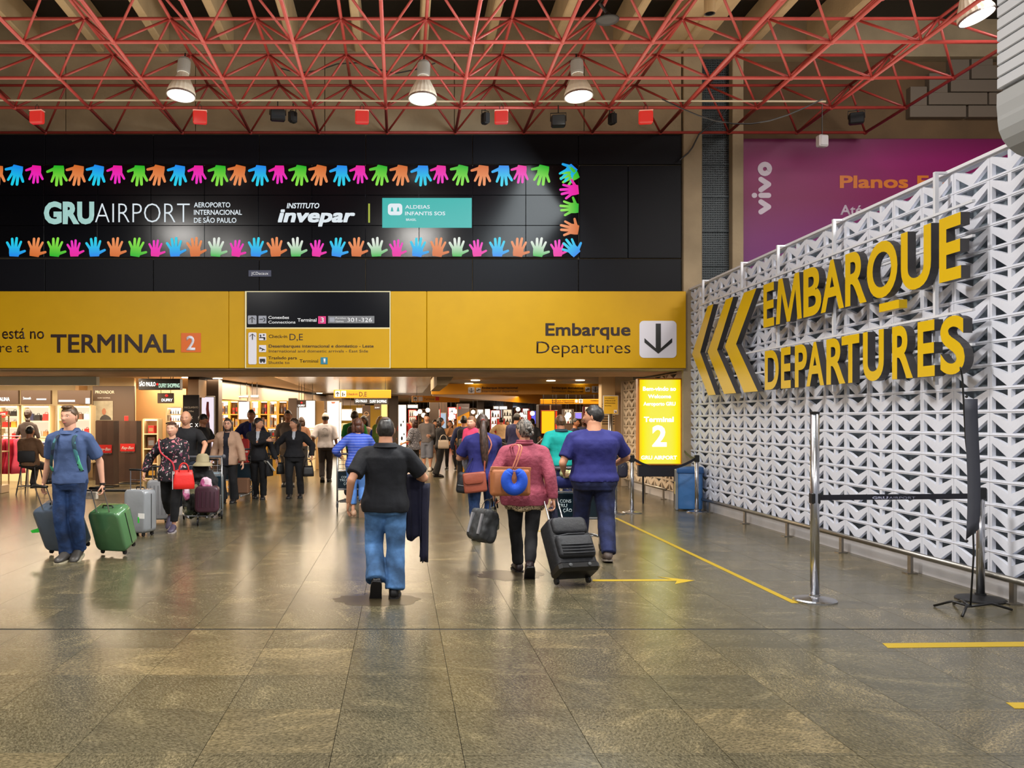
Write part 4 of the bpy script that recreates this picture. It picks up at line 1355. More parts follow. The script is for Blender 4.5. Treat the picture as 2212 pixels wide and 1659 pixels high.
    # head and hands are joined onto the same body mesh
    hb = MB(); HH = .141*H*(1.0 if H > 1.2 else 1.5)
    hM = Matrix.Translation(hcent + Vector((0, 0, .010*H))) @ Matrix.Rotation(R(yaw), 4, 'Z') @ Matrix.Rotation(R(nod) + le*.3, 4, 'X')
    hb.loft([[tuple(hM @ (Vector(p)*HH)) for p in r_] for r_ in head_points((1.03, 1, 1))])
    for sx_ in (-1, 1):
        c = hM @ (Vector((sx_*.345, .03, -.02))*HH)
        hb.ell(tuple(c), (.028*HH, .075*HH, .125*HH), 8, 6, M=(Matrix.Rotation(R(yaw + sx_*20), 3, 'Z')))
    for (sd, sh, el, wr), cu, dr, pn in ((arms[0], lcurl, ldir, lpn), (arms[1], rcurl, rdir, rpn)):
        dd = Vector(dr) if dr else (wr - el).normalized()
        pnn = Vector(pn) if pn else Vector((-sd, 0, 0))
        # thumb forward: w = d x pn * ts should point to -Y
        ts = 1
        wv = dd.cross((pnn - dd*pnn.dot(dd)).normalized())
        if wv.y > .05 or (abs(wv.y) <= .05 and wv.z < 0): ts = -1
        add_hand(hb, wr, dd, pnn, None, .105*H, cu, ts)
    hm = hb.mesh('tmp'); hm.materials.append(SK)
    bm = bmesh.new(); bm.from_mesh(body.data); bm.from_mesh(hm); bm.to_mesh(body.data); bm.free()
    bpy.data.meshes.remove(hm)
    body.data.polygons.foreach_set('use_smooth', [True]*len(body.data.polygons))
    def hp_(x, y, z_): return hM @ (Vector((x, y, z_))*HH)
    if face:
        em = mat('eye white', (214, 208, 202), .3); im = mat('dark iris', (36, 24, 18), .2)
        bmw = mat('brow ' + haircol[0], tuple(int(v*.8) for v in haircol[1]), .7)
        lipm = mat('lip ' + tone, {'fair': (186, 104, 96), 'light': (168, 96, 82), 'tan': (140, 78, 66), 'brown': (98, 54, 46), 'dark': (66, 38, 34)}[tone], .45)
        for sx_ in (-1, 1):
            e = MB(); e.ell(tuple(hp_(sx_*.135, -.335, .030)), (.052*HH, .035*HH, .028*HH), 8, 6, M=Matrix.Rotation(R(yaw), 3, 'Z')); e.build('eye', em, t, smooth=True)
            e = MB(); e.ell(tuple(hp_(sx_*.135, -.362, .030)), (.022*HH, .012*HH, .024*HH), 8, 6, M=Matrix.Rotation(R(yaw), 3, 'Z')); e.build('iris', im, t, smooth=True)
            e = MB(); e.tube([hp_(sx_*.055, -.395, .098), hp_(sx_*.12, -.392, .118), hp_(sx_*.205, -.335, .095)], [.013*HH, .017*HH, .008*HH], 6); e.build('eyebrow', bmw, t, smooth=True)
        e = MB(); e.tube([hp_(-.095, -.385, -.255), hp_(-.04, -.425, -.245), hp_(0, -.432, -.25), hp_(.04, -.425, -.245), hp_(.095, -.385, -.255)], [.006*HH, .020*HH, .023*HH, .020*HH, .006*HH], 6); e.build('lips', lipm, t, smooth=True)
    # ---- hair
    HC = hairmat(*haircol) if not isinstance(haircol[0], bpy.types.Material) else haircol[0]
    def hairline(front=.34, side=.02, back=-.38):
        def f(sx_, sy_, sz_):
            a = math.atan2(sx_, -sy_); q = abs(a)/PI           # 0 front, 1 back
            if q < .22: lim = front
            elif q < .42: lim = front + (side - front)*((q - .22)/.20)
            else: lim = side + (back - side)*min(1, (q - .42)/.2)
            return sz_ > lim*1.0
        return f
    def hair_shell(off, fr1=.52, sd1=.12, bk=-.45, rough=0.0):
        rings = head_points((1.03, 1, 1), off, hairline(fr1, sd1, bk), -.10)
        out = []
        for r_ in rings:
            ro = []
            for p in r_:
                v = Vector(p)
                if rough: v = v*(1 + rough*noise.noise(v*9 + Vector((seed, 0, 0))))
                ro.append(tuple(hM @ (v*HH)))
            out.append(ro)
        return out
    hmb = MB()
    if hair in ('short', 'crop'):
        hmb.loft(hair_shell(.075 if hair == 'short' else .035, rough=.05))
    elif hair == 'quiff':
        hmb.loft(hair_shell(.06, rough=.05)); hmb.ell(tuple(hp_(0, -.22, .44)), (.24*HH, .22*HH, .10*HH), 12, 7, M=Matrix.Rotation(R(yaw), 3, 'Z'))
    elif hair == 'balding':
        hmb.loft(hair_shell(.045, rough=.04))
        bald = MB(); bald.ell(tuple(hp_(0, .13, .445)), (.15*HH, .16*HH, .070*HH), 12, 8, M=Matrix.Rotation(R(yaw), 3, 'Z')); bald.build('thin_crown', mat('thinning crown', (92, 72, 62), .6), t, smooth=True)
    elif hair in ('long', 'bob', 'ponytail', 'bun', 'curly'):
        hmb.loft(hair_shell(.085, .50, -.02 if hair in ('long', 'bob') else .06, -.6, rough=.05))
        if hair in ('long', 'bob'):
            low = -1.05 if hair == 'long' else -.62
            for sx_ in (-1, 0, 1):
                pts = [hp_(sx_*.20, .12, .15), hp_(sx_*.31, .14, -.15), hp_(sx_*.31, .16, -.5), hp_(sx_*.27, .18 - (.06 if sx_ else 0), low)]
                hmb.tube(pts, [.20*HH, (.15 if sx_ else .30)*HH, (.15 if sx_ else .28)*HH, .08*HH], 10)
        if hair == 'ponytail':
            pts = [hp_(0, .40, .12), hp_(0, .58, .06), hp_(.02, .66, -.35), hp_(-.02, .74, -.9), hp_(-.05, .78, -1.5), hp_(-.08, .76, -2.1), hp_(-.10, .72, -2.55)] if fat > 1.25 else [hp_(0, .40, .12), hp_(0, .56, .05), hp_(.02, .56, -.35), hp_(-.02, .52, -.9), hp_(-.05, .50, -1.45)]
            hmb.tube(pts, ([.10*HH, .14*HH, .20*HH, .25*HH, .24*HH, .18*HH, .05*HH] if fat > 1.25 else [.10*HH, .13*HH, .14*HH, .12*HH, .05*HH]), 12)
            tie = MB(); tie.tube([hp_(0, .40, .14), hp_(0, .47, .11)], .125*HH, 12); tie.build('hair_tie', mat('hair tie', (150, 60, 50), .6), t)
        if hair == 'bun':
            for k in range(9):
                a = k*.9; hmb.ell(tuple(hp_(.12 + .13*math.cos(a), .46 + .05*math.sin(2*a), -.05 + .15*math.sin(a))), (.11*HH, .12*HH, .11*HH), 9, 7)
    elif hair == 'cap':
        hmb.loft(hair_shell(.03, .5, .1, -.45))
        cp = MB(); rings = head_points((1.03, 1, 1), .10, lambda a, b_, c: c > .20 + (.06 if b_ < 0 else 0), -.12)
        cp.loft([[tuple(hM @ (Vector(p)*HH)) for p in r_] for r_ in rings]); cp.build('cap', mat('white cap', (206, 204, 200), .7), t, smooth=True)
    if hmb.v: hmb.build('hair', HC, t, smooth=True)
    # ---- clothes
    tm, bmt = top, bottom
    if tm is not None:
        sl = {'none': 0, 'short': .78, 'elbow': 1.0, 'long': 2.0}[tsleeve]
        mb = MB(); mb.loft(torso_rings(themz, .838, tease, fl=flare))
        for sd, sh, el, wr in arms:
            e = tease*.9
            mb.cap_tube(bt((sd*.040*H, .006*H, .810*H)), sh, .034*H + e*.8, .034*H*fr_ + e, 12)
            if sl > 0:
                q = min(sl, 1); end = sh.lerp(el, q)
                r1 = (.032 + (.025 - .032)*q)*H*fr_ + e*(1.5 if sl < 1.5 else 1.0)
                mb.tube([sh, sh.lerp(end, .5), end], [.034*H*fr_ + e, .5*(.034*H*fr_ + e + r1), r1], 12)
                if sl > 1:
                    end2 = el.lerp(wr, .96); mb.ell(tuple(el), (r1*.98,)*3, 10, 8)
                    mb.tube([el, el.lerp(end2, .6), end2], [r1, .022*H*fr_ + e, .018*H + e*.8], 12)
        cutf = None; so = 0
        o = remesh(mb, vox*.95, 'shirt' if jacket is None else 'undershirt', tm, t, wrinkle=.010 if jacket is None else .004, seed=seed)
        if collar:
            cc = bt((0, .008*H, .842*H)); rr = nr*1.25 + .006
            mb = MB()
            if isinstance(collar, tuple):
                mb.tube([cc + Vector((math.cos(a)*rr*1.05, math.sin(a)*rr*1.05 - .004, .012)) for a in [2*PI*k/16 for k in range(16)]], .017, 8, close=True)
                mb.tube([cc + Vector((math.cos(a)*rr, math.sin(a)*rr - .004, .034)) for a in [2*PI*k/16 for k in range(16)]], .013, 8, close=True)
            else:
                rings = []
                for zz, k in ((-.018, 1.30), (.012, 1.12), (.030, 1.05), (.018, 1.20), (-.010, 1.42)):
                    rings.append([tuple(cc + Vector((math.cos(a)*rr*k, math.sin(a)*rr*k - .004, zz - (.03 if math.sin(a) < -.8 else 0)))) for a in [2*PI*j/20 for j in range(20)]])
                mb.loft(rings, cap=False)
            mb.build('collar', collar[1] if isinstance(collar, tuple) else collar, t, smooth=True)
    if jacket is not None:
        jm, hz, op, e = jacket[:4]
        mb = MB(); mb.loft(torso_rings(hz, .84, e, fl=.01))
        for sd, sh, el, wr in arms:
            mb.cap_tube(bt((sd*.040*H, .006*H, .810*H)), sh, .034*H + e*.9, .034*H*fr_ + e, 12)
            mb.cap_tube(sh, el, .034*H*fr_ + e, .027*H*fr_ + e, 12); mb.tube([el, el.lerp(wr, .95)], [.028*H*fr_ + e, .019*H + e], 12)
        def cutf(c):
            zf = (c.z - dz)/H
            if op <= 0: return False
            wd = op*(.55 + .45*min(1, max(0, (.80 - zf)/.15))) if zf < .80 else op*.8
            if len(jacket) > 4 and zf < jacket[4]: return False
            if zf > .70: wd = max(wd, op*.7 + (zf - .70)*.18)
            return c.y < -.01 and abs(c.x) < wd and zf < .86
        remesh(mb, vox*.95, 'jacket', jm, t, wrinkle=.010, seed=seed + 3, cut=cutf if op > 0 else None)
    if bmt is not None:
        mb = MB(); mb.loft(torso_rings(.46, max(.555, themz + .03) if top is not None else .60, min(bease*.7, tease*.5), sub=6))
        for sd, ball, back, up, ank, hp, knee in legs:
            e = bease
            kf = fr_
            mb.cap_tube(hp, knee, .053*H*kf + e, .036*H*kf + e, 14)
            if bend == 'long':
                end = knee.lerp(ank, blength)
                mb.tube([knee, knee.lerp(end, .35), knee.lerp(end, .75), end, end - Vector((0, 0, .001))], [.036*H*kf + e, .036*H*kf + e*1.05, .030*H + e*1.2 + boot*.5, .027*H + e*1.2 + boot, .02*H], 14)
            elif bend == 'knee':
                end = knee.lerp(ank, .12)
                mb.tube([knee, end], [.038*H*kf + e, .038*H*kf + e*1.3], 14)
        remesh(mb, vox, 'trousers' if bend == 'long' else 'shorts', bmt, t, wrinkle=.009, wfreq=8, seed=seed + 7)
    # ---- shoes
    if shoe is not None:
        sm_ = mat(shoe[0], shoe[1], .45, bump=.1, bscale=30); som = mat('sole %d %d %d' % sole, sole, .6)
        for sd, ball, back, up, ank, hp, knee in legs:
            L0 = .158*H; hw = .031*H; x = Vector((1, 0, 0)); out = -.06*sd
            fwd = (-back + x*(-out)).normalized(); side = fwd.cross(up).normalized()
            base = ball - up*.018
            up_ = MB(); so_ = MB(); rings = []; r2 = []
            for q, w_, h_ in ((-.120, .55, .036), (-.108, .85, .058*shoeh), (-.080, .95, .070*shoeh), (-.045, .97, .064*shoeh), (-.015, 1.0, .050), (.015, 1.08, .040), (.038, .95, .032), (.055, .5, .020)):
                c = base + fwd*(q*H); ring = []
                for k in range(12):
                    a = 2*PI*k/12; ca, sa = math.cos(a), math.sin(a)
                    ring.append(tuple(c + side*(hw*w_*ca) + up*(.010*H*0 + (h_*H*.5*(1 + sa)) + .006)))
                rings.append(ring)
                r2.append([tuple(c + side*(hw*(w_ + .06)*sg) + up*zz) for sg, zz in ((-1, -.006), (1, -.006), (1, .014), (-1, .014))])
            up_.loft(rings); so_.loft(r2)
            s_ = up_.build('shoe', sm_, t, smooth=True); so_.build('sole', som, s_)
    info = dict(t=t, arms=arms, legs=legs, head=hM, HH=HH, bt=bt, nr=nr, H=H, X=X, Y=Y, rz=rz)
    return info

def wpt(info, p):
    """figure-local point -> world"""
    c, s = math.cos(info['rz']), math.sin(info['rz'])
    return Vector((info['X'] + p[0]*c - p[1]*s, info['Y'] + p[0]*s + p[1]*c, p[2]))

BACKW = PI
# ------------------------------------------------------------------ luggage builders
WHEEL = mat('wheel rubber', (16, 16, 18), .55)
def suitcase(label, X, Y, rz, tilt, w, d, h, col, gloss=.25, hnd=.35, ribs=True, wrap=False, group=None, mname=None, piv=0.0, pole=(.0, .0), soft=False):
    """hard case; local frame: front face -Y, height Z; tilt leans it backwards (+) about the wheels"""
    t = thing('suitcase', label, 'suitcase', (X, Y, .0), rz, group)
    t.rotation_euler = (R(tilt), 0, rz)
    wr = .028
    m = mat(mname or ('case %d %d %d' % col), col, gloss, coat=.6 if wrap else .2, bump=.25 if wrap else .04, bscale=7 if wrap else 30, var=.08)
    MB().rbox((-w/2, -d, wr*1.6), (w/2, 0, wr*1.6 + h), min(.07, d*.35), axis=1, er=.03 if not soft else .045, n=7).build('shell', m, t, smooth=True)
    if ribs:
        rm = mat((mname or ('case %d %d %d' % col)) + ' rib', tuple(int(v*.88) for v in col), gloss, coat=.3)
        for k in range(5):
            x = -w/2 + w*(k + 1)/6
            MB().box((x - .008, -d - .005, wr*1.6 + .08), (x + .008, -d + .004, wr*1.6 + h - .08), bev=.003).build('rib', rm, t)
    MB().tube([(-w/2 - .001, -d/2, wr*1.6 + .06), (-w/2 - .001, -d/2, wr*1.6 + h - .06)], .006, 6).build('zip', BLKPL, t)
    MB().tube([(w/2 + .001, -d/2, wr*1.6 + .06), (w/2 + .001, -d/2, wr*1.6 + h - .06)], .006, 6).build('zip', BLKPL, t)
    for sx_ in (-1, 1):
        for yy_ in (-d + .04, -.04):
            MB().tube([(sx_*(w/2 - .06) - .012, yy_, wr), (sx_*(w/2 - .06) + .012, yy_, wr)], wr, 14).build('wheel', WHEEL, t)
            MB().box((sx_*(w/2 - .06) - .02, yy_ - .018, wr + .004), (sx_*(w/2 - .06) + .02, yy_ + .018, wr*2.2), bev=.004).build('wheel_housing', BLKPL, t)
    zt_ = wr*1.6 + h
    MB().tube([(-.07, -d/2, zt_), (-.06, -d/2, zt_ + .025), (.06, -d/2, zt_ + .025), (.07, -d/2, zt_)], .009, 6).build('top_handle', BLKPL, t)
    if hnd:
        hl = MB()
        for sx_ in (-1, 1): hl.tube([(sx_*.085, -.03, zt_ - .05), (sx_*.085, -.03, zt_ + hnd)], .008, 8)
        hl.tube([(-.085, -.03, zt_ + hnd*.5), (.085, -.03, zt_ + hnd*.5)], .002, 4)
        hl.build('telescopic_handle', STEEL, t)
        MB().rbox((-.105, -.048, zt_ + hnd - .012), (.105, -.012, zt_ + hnd + .018), .014, axis=0, er=.01).build('grip', BLKPL, t, smooth=True)
    return t

def handbag(label, loc, rz, w, d, h, m, handle=.12, cat='handbag', name='handbag', hw=.32, straps=2, hm=None, taper=.85, flap=None, group=None, tilt=0):
    t = thing(name, label, cat, loc, rz, group); t.rotation_euler = (0, R(tilt), rz)
    rings = []
    for q, k in ((0, .92), (.02, .99), (.3, 1.0), (.7, .5 + taper*.5), (1, taper)):
        z_ = h*q; ww = w/2*k; dd = d/2*(k if q < .5 else k*.72)
        rings.append([(math.copysign(abs(math.cos(a))**.5, math.cos(a))*ww, math.copysign(abs(math.sin(a))**.5, math.sin(a))*dd, z_) for a in [2*PI*j/20 for j in range(20)]])
    MB().loft(rings).build('body', m, t, smooth=True)
    for k in range(straps):
        y = (-d*.30 if k == 0 else d*.30) if straps == 2 else 0
        pts = [(-w*hw, y, h*.93)] + [(-w*hw*math.cos(a), y*.8, h + handle*math.sin(a)) for a in [PI*j/10 for j in range(1, 10)]] + [(w*hw, y, h*.93)]
        MB().tube(pts, .009, 6).build('handle', hm or m, t, smooth=True)
    if flap:
        MB().rbox((-w*.46, -d/2 - .012, h*.45), (w*.46, -d/2 + .004, h*.97), .05, axis=1, er=.004).build('flap', flap, t)
    return t

def strap(pts, m, parent, r=(.014, .003), name='strap', flat=(0, 1, 0)):
    """smooth strap through points"""
    P = [Vector(p) for p in pts]; out = []
    for i in range(len(P) - 1):
        p0 = P[max(i-1, 0)]; p1 = P[i]; p2 = P[i+1]; p3 = P[min(i+2, len(P)-1)]
        for k in range(4):
            u = k/4; out.append(.5*((2*p1) + (p2 - p0)*u + (2*p0 - 5*p1 + 4*p2 - p3)*u*u + (3*p1 - p0 - 3*p2 + p3)*u**3))
    out.append(P[-1])
    return MB().tube(out, [r]*len(out), 8, flat=flat).build(name, m, parent, smooth=True)

def backpack(info, m, m2, w=.30, h=.44, d=.16, zoff=.60, name='backpack', label='', cat='backpack', straps=None, low=None):
    H = info['H']; b = info['bt']((0, .075*H, zoff*H)); wp = wpt(info, b)
    t = thing(name, label, cat, (wp.x, wp.y, wp.z - h/2 + .12), info['rz'])
    MB().rbox((-w/2, .0, 0), (w/2, d, h), .09, axis=1, er=.05, n=7).build('main_bag', m, t, smooth=True)
    MB().rbox((-w*.38, d - .02, h*.08), (w*.38, d + .045, h*.5), .05, axis=1, er=.02, n=6).build('front_pocket', m2, t, smooth=True)
    MB().tube([(-w*.3, d + .002, h*.72), (0, d + .006, h*.78), (w*.3, d + .002, h*.72)], .006, 5).build('zip', BLKPL, t)
    sb = straps or m
    for sx_ in (-1, 1):
        lp = lambda p: tuple(Vector(p))
        zt_ = (.83*H) - (wp.z - h/2 + .12)
        yb = -(.075*H)
        strap([(sx_*.07, .02, h*.92), (sx_*.085, yb*.6, zt_ + .01), (sx_*.10, yb - .145, zt_ - .07), (sx_*.125, yb - .175, zt_ - .20), (sx_*.165, yb - .09, h*.18), (sx_*w*.42, .03, h*.12)], sb, t, r=(.021, .005), name='shoulder_strap', flat=(1, 0, 0))
    return t

def trolley(label, X, Y, rz, panel=None, words=True, w=.56):
    """airport luggage trolley; pushed in -Y (its nose points to -Y), push bar at +Y"""
    t = thing('luggage_trolley', label, 'trolley', (X, Y, 0), rz)
    FRM = mat('trolley frame', (150, 152, 154), .3, metal=.8)
    for sx_ in (-1, 1):
        MB().tube([(sx_*w/2, 0, .16), (sx_*w/2, .02, .6), (sx_*w/2, .06, 1.0)], .016, 8).build('upright', FRM, t, smooth=True)
        MB().tube([(sx_*w/2, .0, .16), (sx_*w*.42, -.45, .14), (sx_*w*.22, -.86, .13)], .016, 8).build('side_rail', FRM, t, smooth=True)
        MB().tube([(sx_*w/2 - .012, .08, .075), (sx_*w/2 + .012, .08, .075)], .075, 16).build('wheel', WHEEL, t)
        MB().box((sx_*w/2 - .02, .04, .07), (sx_*w/2 + .02, .10, .18), bev=.006).build('fork', FRM, t)
    MB().tube([(-.012, -.80, .06), (.012, -.80, .06)], .06, 14).build('wheel', WHEEL, t)
    MB().tube([(0, -.80, .06), (0, -.80, .14)], .012, 6).build('fork', FRM, t)
    MB().tube([(-w/2 - .03, .07, 1.01), (w/2 + .03, .07, 1.01)], .02, 10).build('push_bar', mat('grey grip', (84, 84, 90), .5), t, smooth=True)
    for sx_ in (-1, 1): MB().ell((sx_*(w/2 + .03), .07, 1.01), (.035, .035, .04), 10, 7).build('bar_cap', mat('grey grip', (84, 84, 90), .5), t, smooth=True)
    for y_ in (-.15, -.35, -.55, -.78):
        MB().tube([(-w*.46*(1 + y_*.5), y_, .145), (w*.46*(1 + y_*.5), y_, .145)], .009, 6).build('deck_bar', FRM, t)
    MB().box((-w/2 + .01, -.005, .40), (w/2 - .01, .008, .70), bev=.003).build('advert_panel', panel or mat('trolley panel', (14, 34, 44), .3), t)
    MB().tube([(-w/2, .01, .385), (w/2, .01, .385)], .014, 8).build('cross_bar', FRM, t); MB().tube([(-w/2, .03, .715), (w/2, .03, .715)], .01, 8).build('cross_bar', FRM, t)
    bk = MB()
    for k in range(7):
        x = -w/2 + .02 + (w - .04)*k/6; bk.tube([(x, .04, .73), (x, -.18, .74), (x, -.20, .88)], .003, 4)
    for zz in (.74, .81, .88): bk.tube([(-w/2 + .02, .05, zz), (-w/2 + .02, -.20, zz), (w/2 - .02, -.20, zz), (w/2 - .02, .05, zz)], .004, 4)
    tag(bk.build('wire_basket', FRM, t), kind='stuff')
    if words:
        wm = mat('pale print', (196, 214, 220), .5)
        for s_, a_, b_, z_ in (('CONS', -.21, -.07, .60), ('TRU', -.24, -.12, .545), ('ÇÃO', -.17, -.06, .485)):
            o = text(s_, a_, b_, 0, .042, 0, wm, t, off=.01, ext=.002)   # read from the pusher's side
            o.rotation_euler = (0, 0, PI); o.location = (0, .0085, z_ - .02)
    return t
# ================================================================== the travellers
def XY(px, Y): return W(px, Y), Y
BLK_T = cloth('black navy knit', (8, 11, 20)); NAVY = cloth('navy cotton', (32, 34, 104)); PINK = cloth('old rose knit', (150, 66, 84), bs=30)
JEAN_L = denim('mid blue denim', (72, 112, 160)); JEAN_D = denim('dark blue denim', (24, 50, 92)); JEAN_N = denim('navy denim', (18, 26, 62))
BLKP = cloth('black trousers', (16, 16, 20)); DRESSB = cloth('uniform black', (17, 17, 23)); CHAR = cloth('charcoal trousers', (30, 30, 34))
BLUEP = cloth('blue grey pique', (66, 86, 128)); GREYT = cloth('grey tee', (112, 100, 92)); BEIGEJ = cloth('beige canvas', (172, 138, 114)); TURQ = cloth('turquoise jersey', (12, 168, 160))
WT = cloth('white tee', (232, 228, 236)); LBLUE = cloth('light blue trousers', (78, 122, 186)); CREAMS = cloth('cream shirt', (214, 180, 140)); PLAID = patterned('plaid flannel', 'plaid', [(40, 40, 50), (150, 150, 160), (90, 92, 104)])
STRIPE = patterned('striped knit', 'stripes', [(58, 84, 186), (176, 176, 226), (74, 120, 214)]); FLORAL = patterned('floral blouse', 'floral', [(20, 16, 24), (190, 110, 120), (180, 172, 168), (110, 60, 84)])
LEOP = patterned('leopard print', 'leopard', [(70, 50, 38), (220, 196, 160)]); CAMO = patterned('camouflage cloth', 'camo', [(58, 66, 46), (112, 108, 78), (30, 30, 26), (150, 146, 126)])
DARKJ = cloth('dark navy jacket', (30, 36, 84)); GRNT = cloth('green tee', (46, 140, 60)); BRJ = cloth('brown jacket', (104, 74, 50))

# 1 man in black shirt and jeans, nearest
m1 = person('man in a black shirt and light blue jeans seen from behind, nearest to the viewer', W(833, 7.8), 7.8, PI, H=1.625, fat=1.16, tone='light', hair='balding', haircol=('dark grey', (44, 40, 38)),
    lf=(.088, .10, .0, 58), rf=(-.085, -.06, 0, 0), lh=(.335, .04, .86), rh=(-.19, -.26, 1.05), rpole=(-1, .5, -.35), lcurl=.45, rcurl=.8, top=BLK_T, tsleeve='short', themz=.475, tease=.026, flare=.02,
    bottom=JEAN_L, bease=.026, boot=.018, shoe=('black leather', (20, 18, 18)), sole=(22, 20, 20), vox=.0105, face=False, seed=2, collar=BLK_T)
coat = thing('dark_coat', 'dark navy coat folded over the right arm of the man in blue jeans', 'coat', (0, 0, 0))
def drape(name, m, parent, rings_):
    o = MB().loft(rings_).build(name, m, parent, smooth=True); return o
el = wpt(m1, m1['arms'][1][2]); wr = wpt(m1, m1['arms'][1][3])
def coat_panel(c0, c1, zt_, zb_, seed, w0=.05, fl=.5, sway=(0, 0)):
    rings = []; c0 = Vector(c0); c1 = Vector(c1)
    for i in range(15):
        q = i/14; z_ = zt_ + (zb_ - zt_)*q; ring = []
        for k in range(22):
            a = 2*PI*k/22; u = math.cos(a); v = math.sin(a)
            p = c0.lerp(c1, .5 + .5*u*(1 - fl*q))
            wv = .018*math.sin(u*7 + seed + q*1.5)*(.4 + q)
            th = w0*(1 - .45*q)
            d = (c1 - c0).normalized(); n_ = Vector((-d.y, d.x, 0))
            p = p + n_*(v*th + wv) + Vector((sway[0]*q, sway[1]*q, 0))
            ring.append((p.x, p.y, z_ - (.03*u*u if i == 0 else 0) + (.03*math.sin(a*3 + seed) if i == 14 else 0)))
        rings.append(ring)
    return rings
drape('coat_body', cloth('coat navy', (16, 16, 42)), coat, coat_panel((el.x + .01, el.y + .02, 0), (wr.x - .02, wr.y - .02, 0), el.z + .035, .50, 1.0, .055, .3))
drape('coat_sleeve', cloth('coat navy', (16, 16, 42)), coat, coat_panel((el.x - .0, el.y - .02, 0), (el.x + .03, el.y + .13, 0), el.z - .05, .31, 2.2, .035, .35, (-.02, 0)))

# 2 woman in the pink jumper
m2 = person('woman in a dusty pink jumper and black trousers, grey hair in a bun', W(1133, 8.9), 8.9, PI, H=1.615, sex='f', fat=1.36, tone='light', hair='bun', haircol=('grey streaked', (76, 69, 62)), yaw=34,
    lf=(.045, -.30, 0, 0), rf=(-.015, .24, .0, 44), lh=(.315, -.02, .835), rh=(-.27, .17, .79), lcurl=1.3, rcurl=1.3, lpole=(.7, 1, 0), top=PINK, tsleeve='long', themz=.455, tease=.026, flare=.015,
    bottom=BLKP, bease=.006, boot=.004, blength=.96, shoe=('dark burgundy leather', (40, 26, 30)), sole=(22, 18, 20), vox=.0105, face=False, seed=4, collar=('roll', PINK))
lb = MB(); 
rr_ = m2['bt']
rings = []
for z_, k in ((.418, .6), (.43, .9), (.455, 1.0), (.47, 1.0)):
    rings.append([((.105*1.28*m2['H'])*math.cos(a)*k, (.085*1.28*m2['H'])*math.sin(a)*k, z_*m2['H'] + .012*math.sin(a*4) - .01 - (m2['H']*.515 - .515*m2['H'])) for a in [2*PI*j/28 for j in range(28)]])
o = MB().loft(rings).build('blouse_hem', LEOP, m2['t'], smooth=True); o['label'] = 'leopard print blouse hem'
# tan shoulder bag with the blue neck pillow
TAN = mat('tan leather', (176, 108, 64), .5, bump=.2, bscale=12, var=.08)
bx_, by_ = W(1102, 8.55), 8.55
tb = thing('shoulder_bag', 'tan leather shoulder bag on the back of the woman in the pink jumper', 'handbag', (bx_, by_, Z(1071, 8.55)), R(2))
MB().rbox((-.20, -.05, 0), (.20, .05, .275), .03, axis=1, er=.035, n=6).build('body', TAN, tb, smooth=True)
MB().prism([(-.20, .25), (.20, .25), (.205, .282), (-.19, .292)], -.04, .035).build('rim', TAN, tb)
PKS = mat('pink tan strap', (214, 130, 98), .5)
shl = wpt(m2, (.085*m2['H'], .02, .835*m2['H']))
for dx_ in (-.012, .014):
    strap([(.02 + dx_, -.055, .26), (shl.x - bx_ + .04 + dx_, -.045, .48), (shl.x - bx_ + dx_*.7, -.02 + .06, shl.z - Z(1071, 8.55) + .008), (shl.x - bx_ + dx_, .34, shl.z - Z(1071, 8.55) - .03)], PKS, tb, r=(.007, .003), name='strap', flat=(1, 0, 0))
np_ = thing('neck_pillow', 'bright blue U-shaped neck pillow hanging on the tan shoulder bag', 'pillow', (W(1111, 8.42), 8.42, Z(1037, 8.42)), 0)
PB = cloth('royal blue velour', (30, 80, 196), .9, var=.05, bump=.15, bs=60)
R0 = .086
pts = [(R0*.92*math.sin(a), 0, -R0*math.cos(a)*1.10) for a in [R(-141 + 282*k/26) for k in range(27)]]
rad = [.038 + .021*math.sin(PI*min(1, max(0, (k + .8)/27.6)))**.6 for k in range(27)]
MB().tube(pts, [(r_, r_*1.0) for r_ in rad], 14).build('cushion', PB, np_, smooth=True)
MB().tube([(-.02, -.0, R0*1.1), (0, -.03, R0*1.02), (.02, 0, R0*1.1)], .005, 6).build('fastener', PB, np_)
MB().ell((pts[0][0], 0, pts[0][2]), (.039, .039, .039), 10, 8).build('end', PB, np_, smooth=True)
MB().ell((pts[-1][0], 0, pts[-1][2]), (.039, .039, .039), 10, 8).build('end', PB, np_, smooth=True)
# bags in her left hand
hw_ = wpt(m2, m2['arms'][0][3])
db = thing('duffel_bag', 'grey carry bag held low by the woman in the pink jumper', 'bag', (W(1036, 8.85), 8.85, Z(1168, 8.85)), R(40)); db.rotation_euler = (0, R(16), R(30))
GB = mat('dark grey nylon', (52, 54, 56), .6, bump=.5, bscale=14, var=.3)
mb = MB(); mb.rbox((-.10, -.15, 0), (.10, .15, .33), .05, axis=1, er=.04, n=6); mb.ell((0, .02, .12), (.115, .13, .14)); remesh(mb, .014, 'body', GB, db, wrinkle=.022, wfreq=10, seed=4)
MB().box((-.113, -.10, .06), (.113, -.07, .27)).build('side_band', mat('pale grey piping', (140, 140, 144), .6), db)
MB().box((-.113, .07, .06), (.113, .10, .27)).build('side_band', mat('pale grey piping', (140, 140, 144), .6), db)
strap([(-.04, -.1, .32), (-.02, -.06, .42), (0, .06, .42), (0, .1, .32)], BLKPL, db, r=(.012, .004), name='handle')
handbag('pale sage tote bag held beside the grey carry bag', (W(1067, 8.9), 8.93, Z(1145, 8.9)), R(75), .26, .10, .235, mat('sage vinyl', (126, 128, 108), .45), handle=.09, taper=.6, hm=BLKPL)
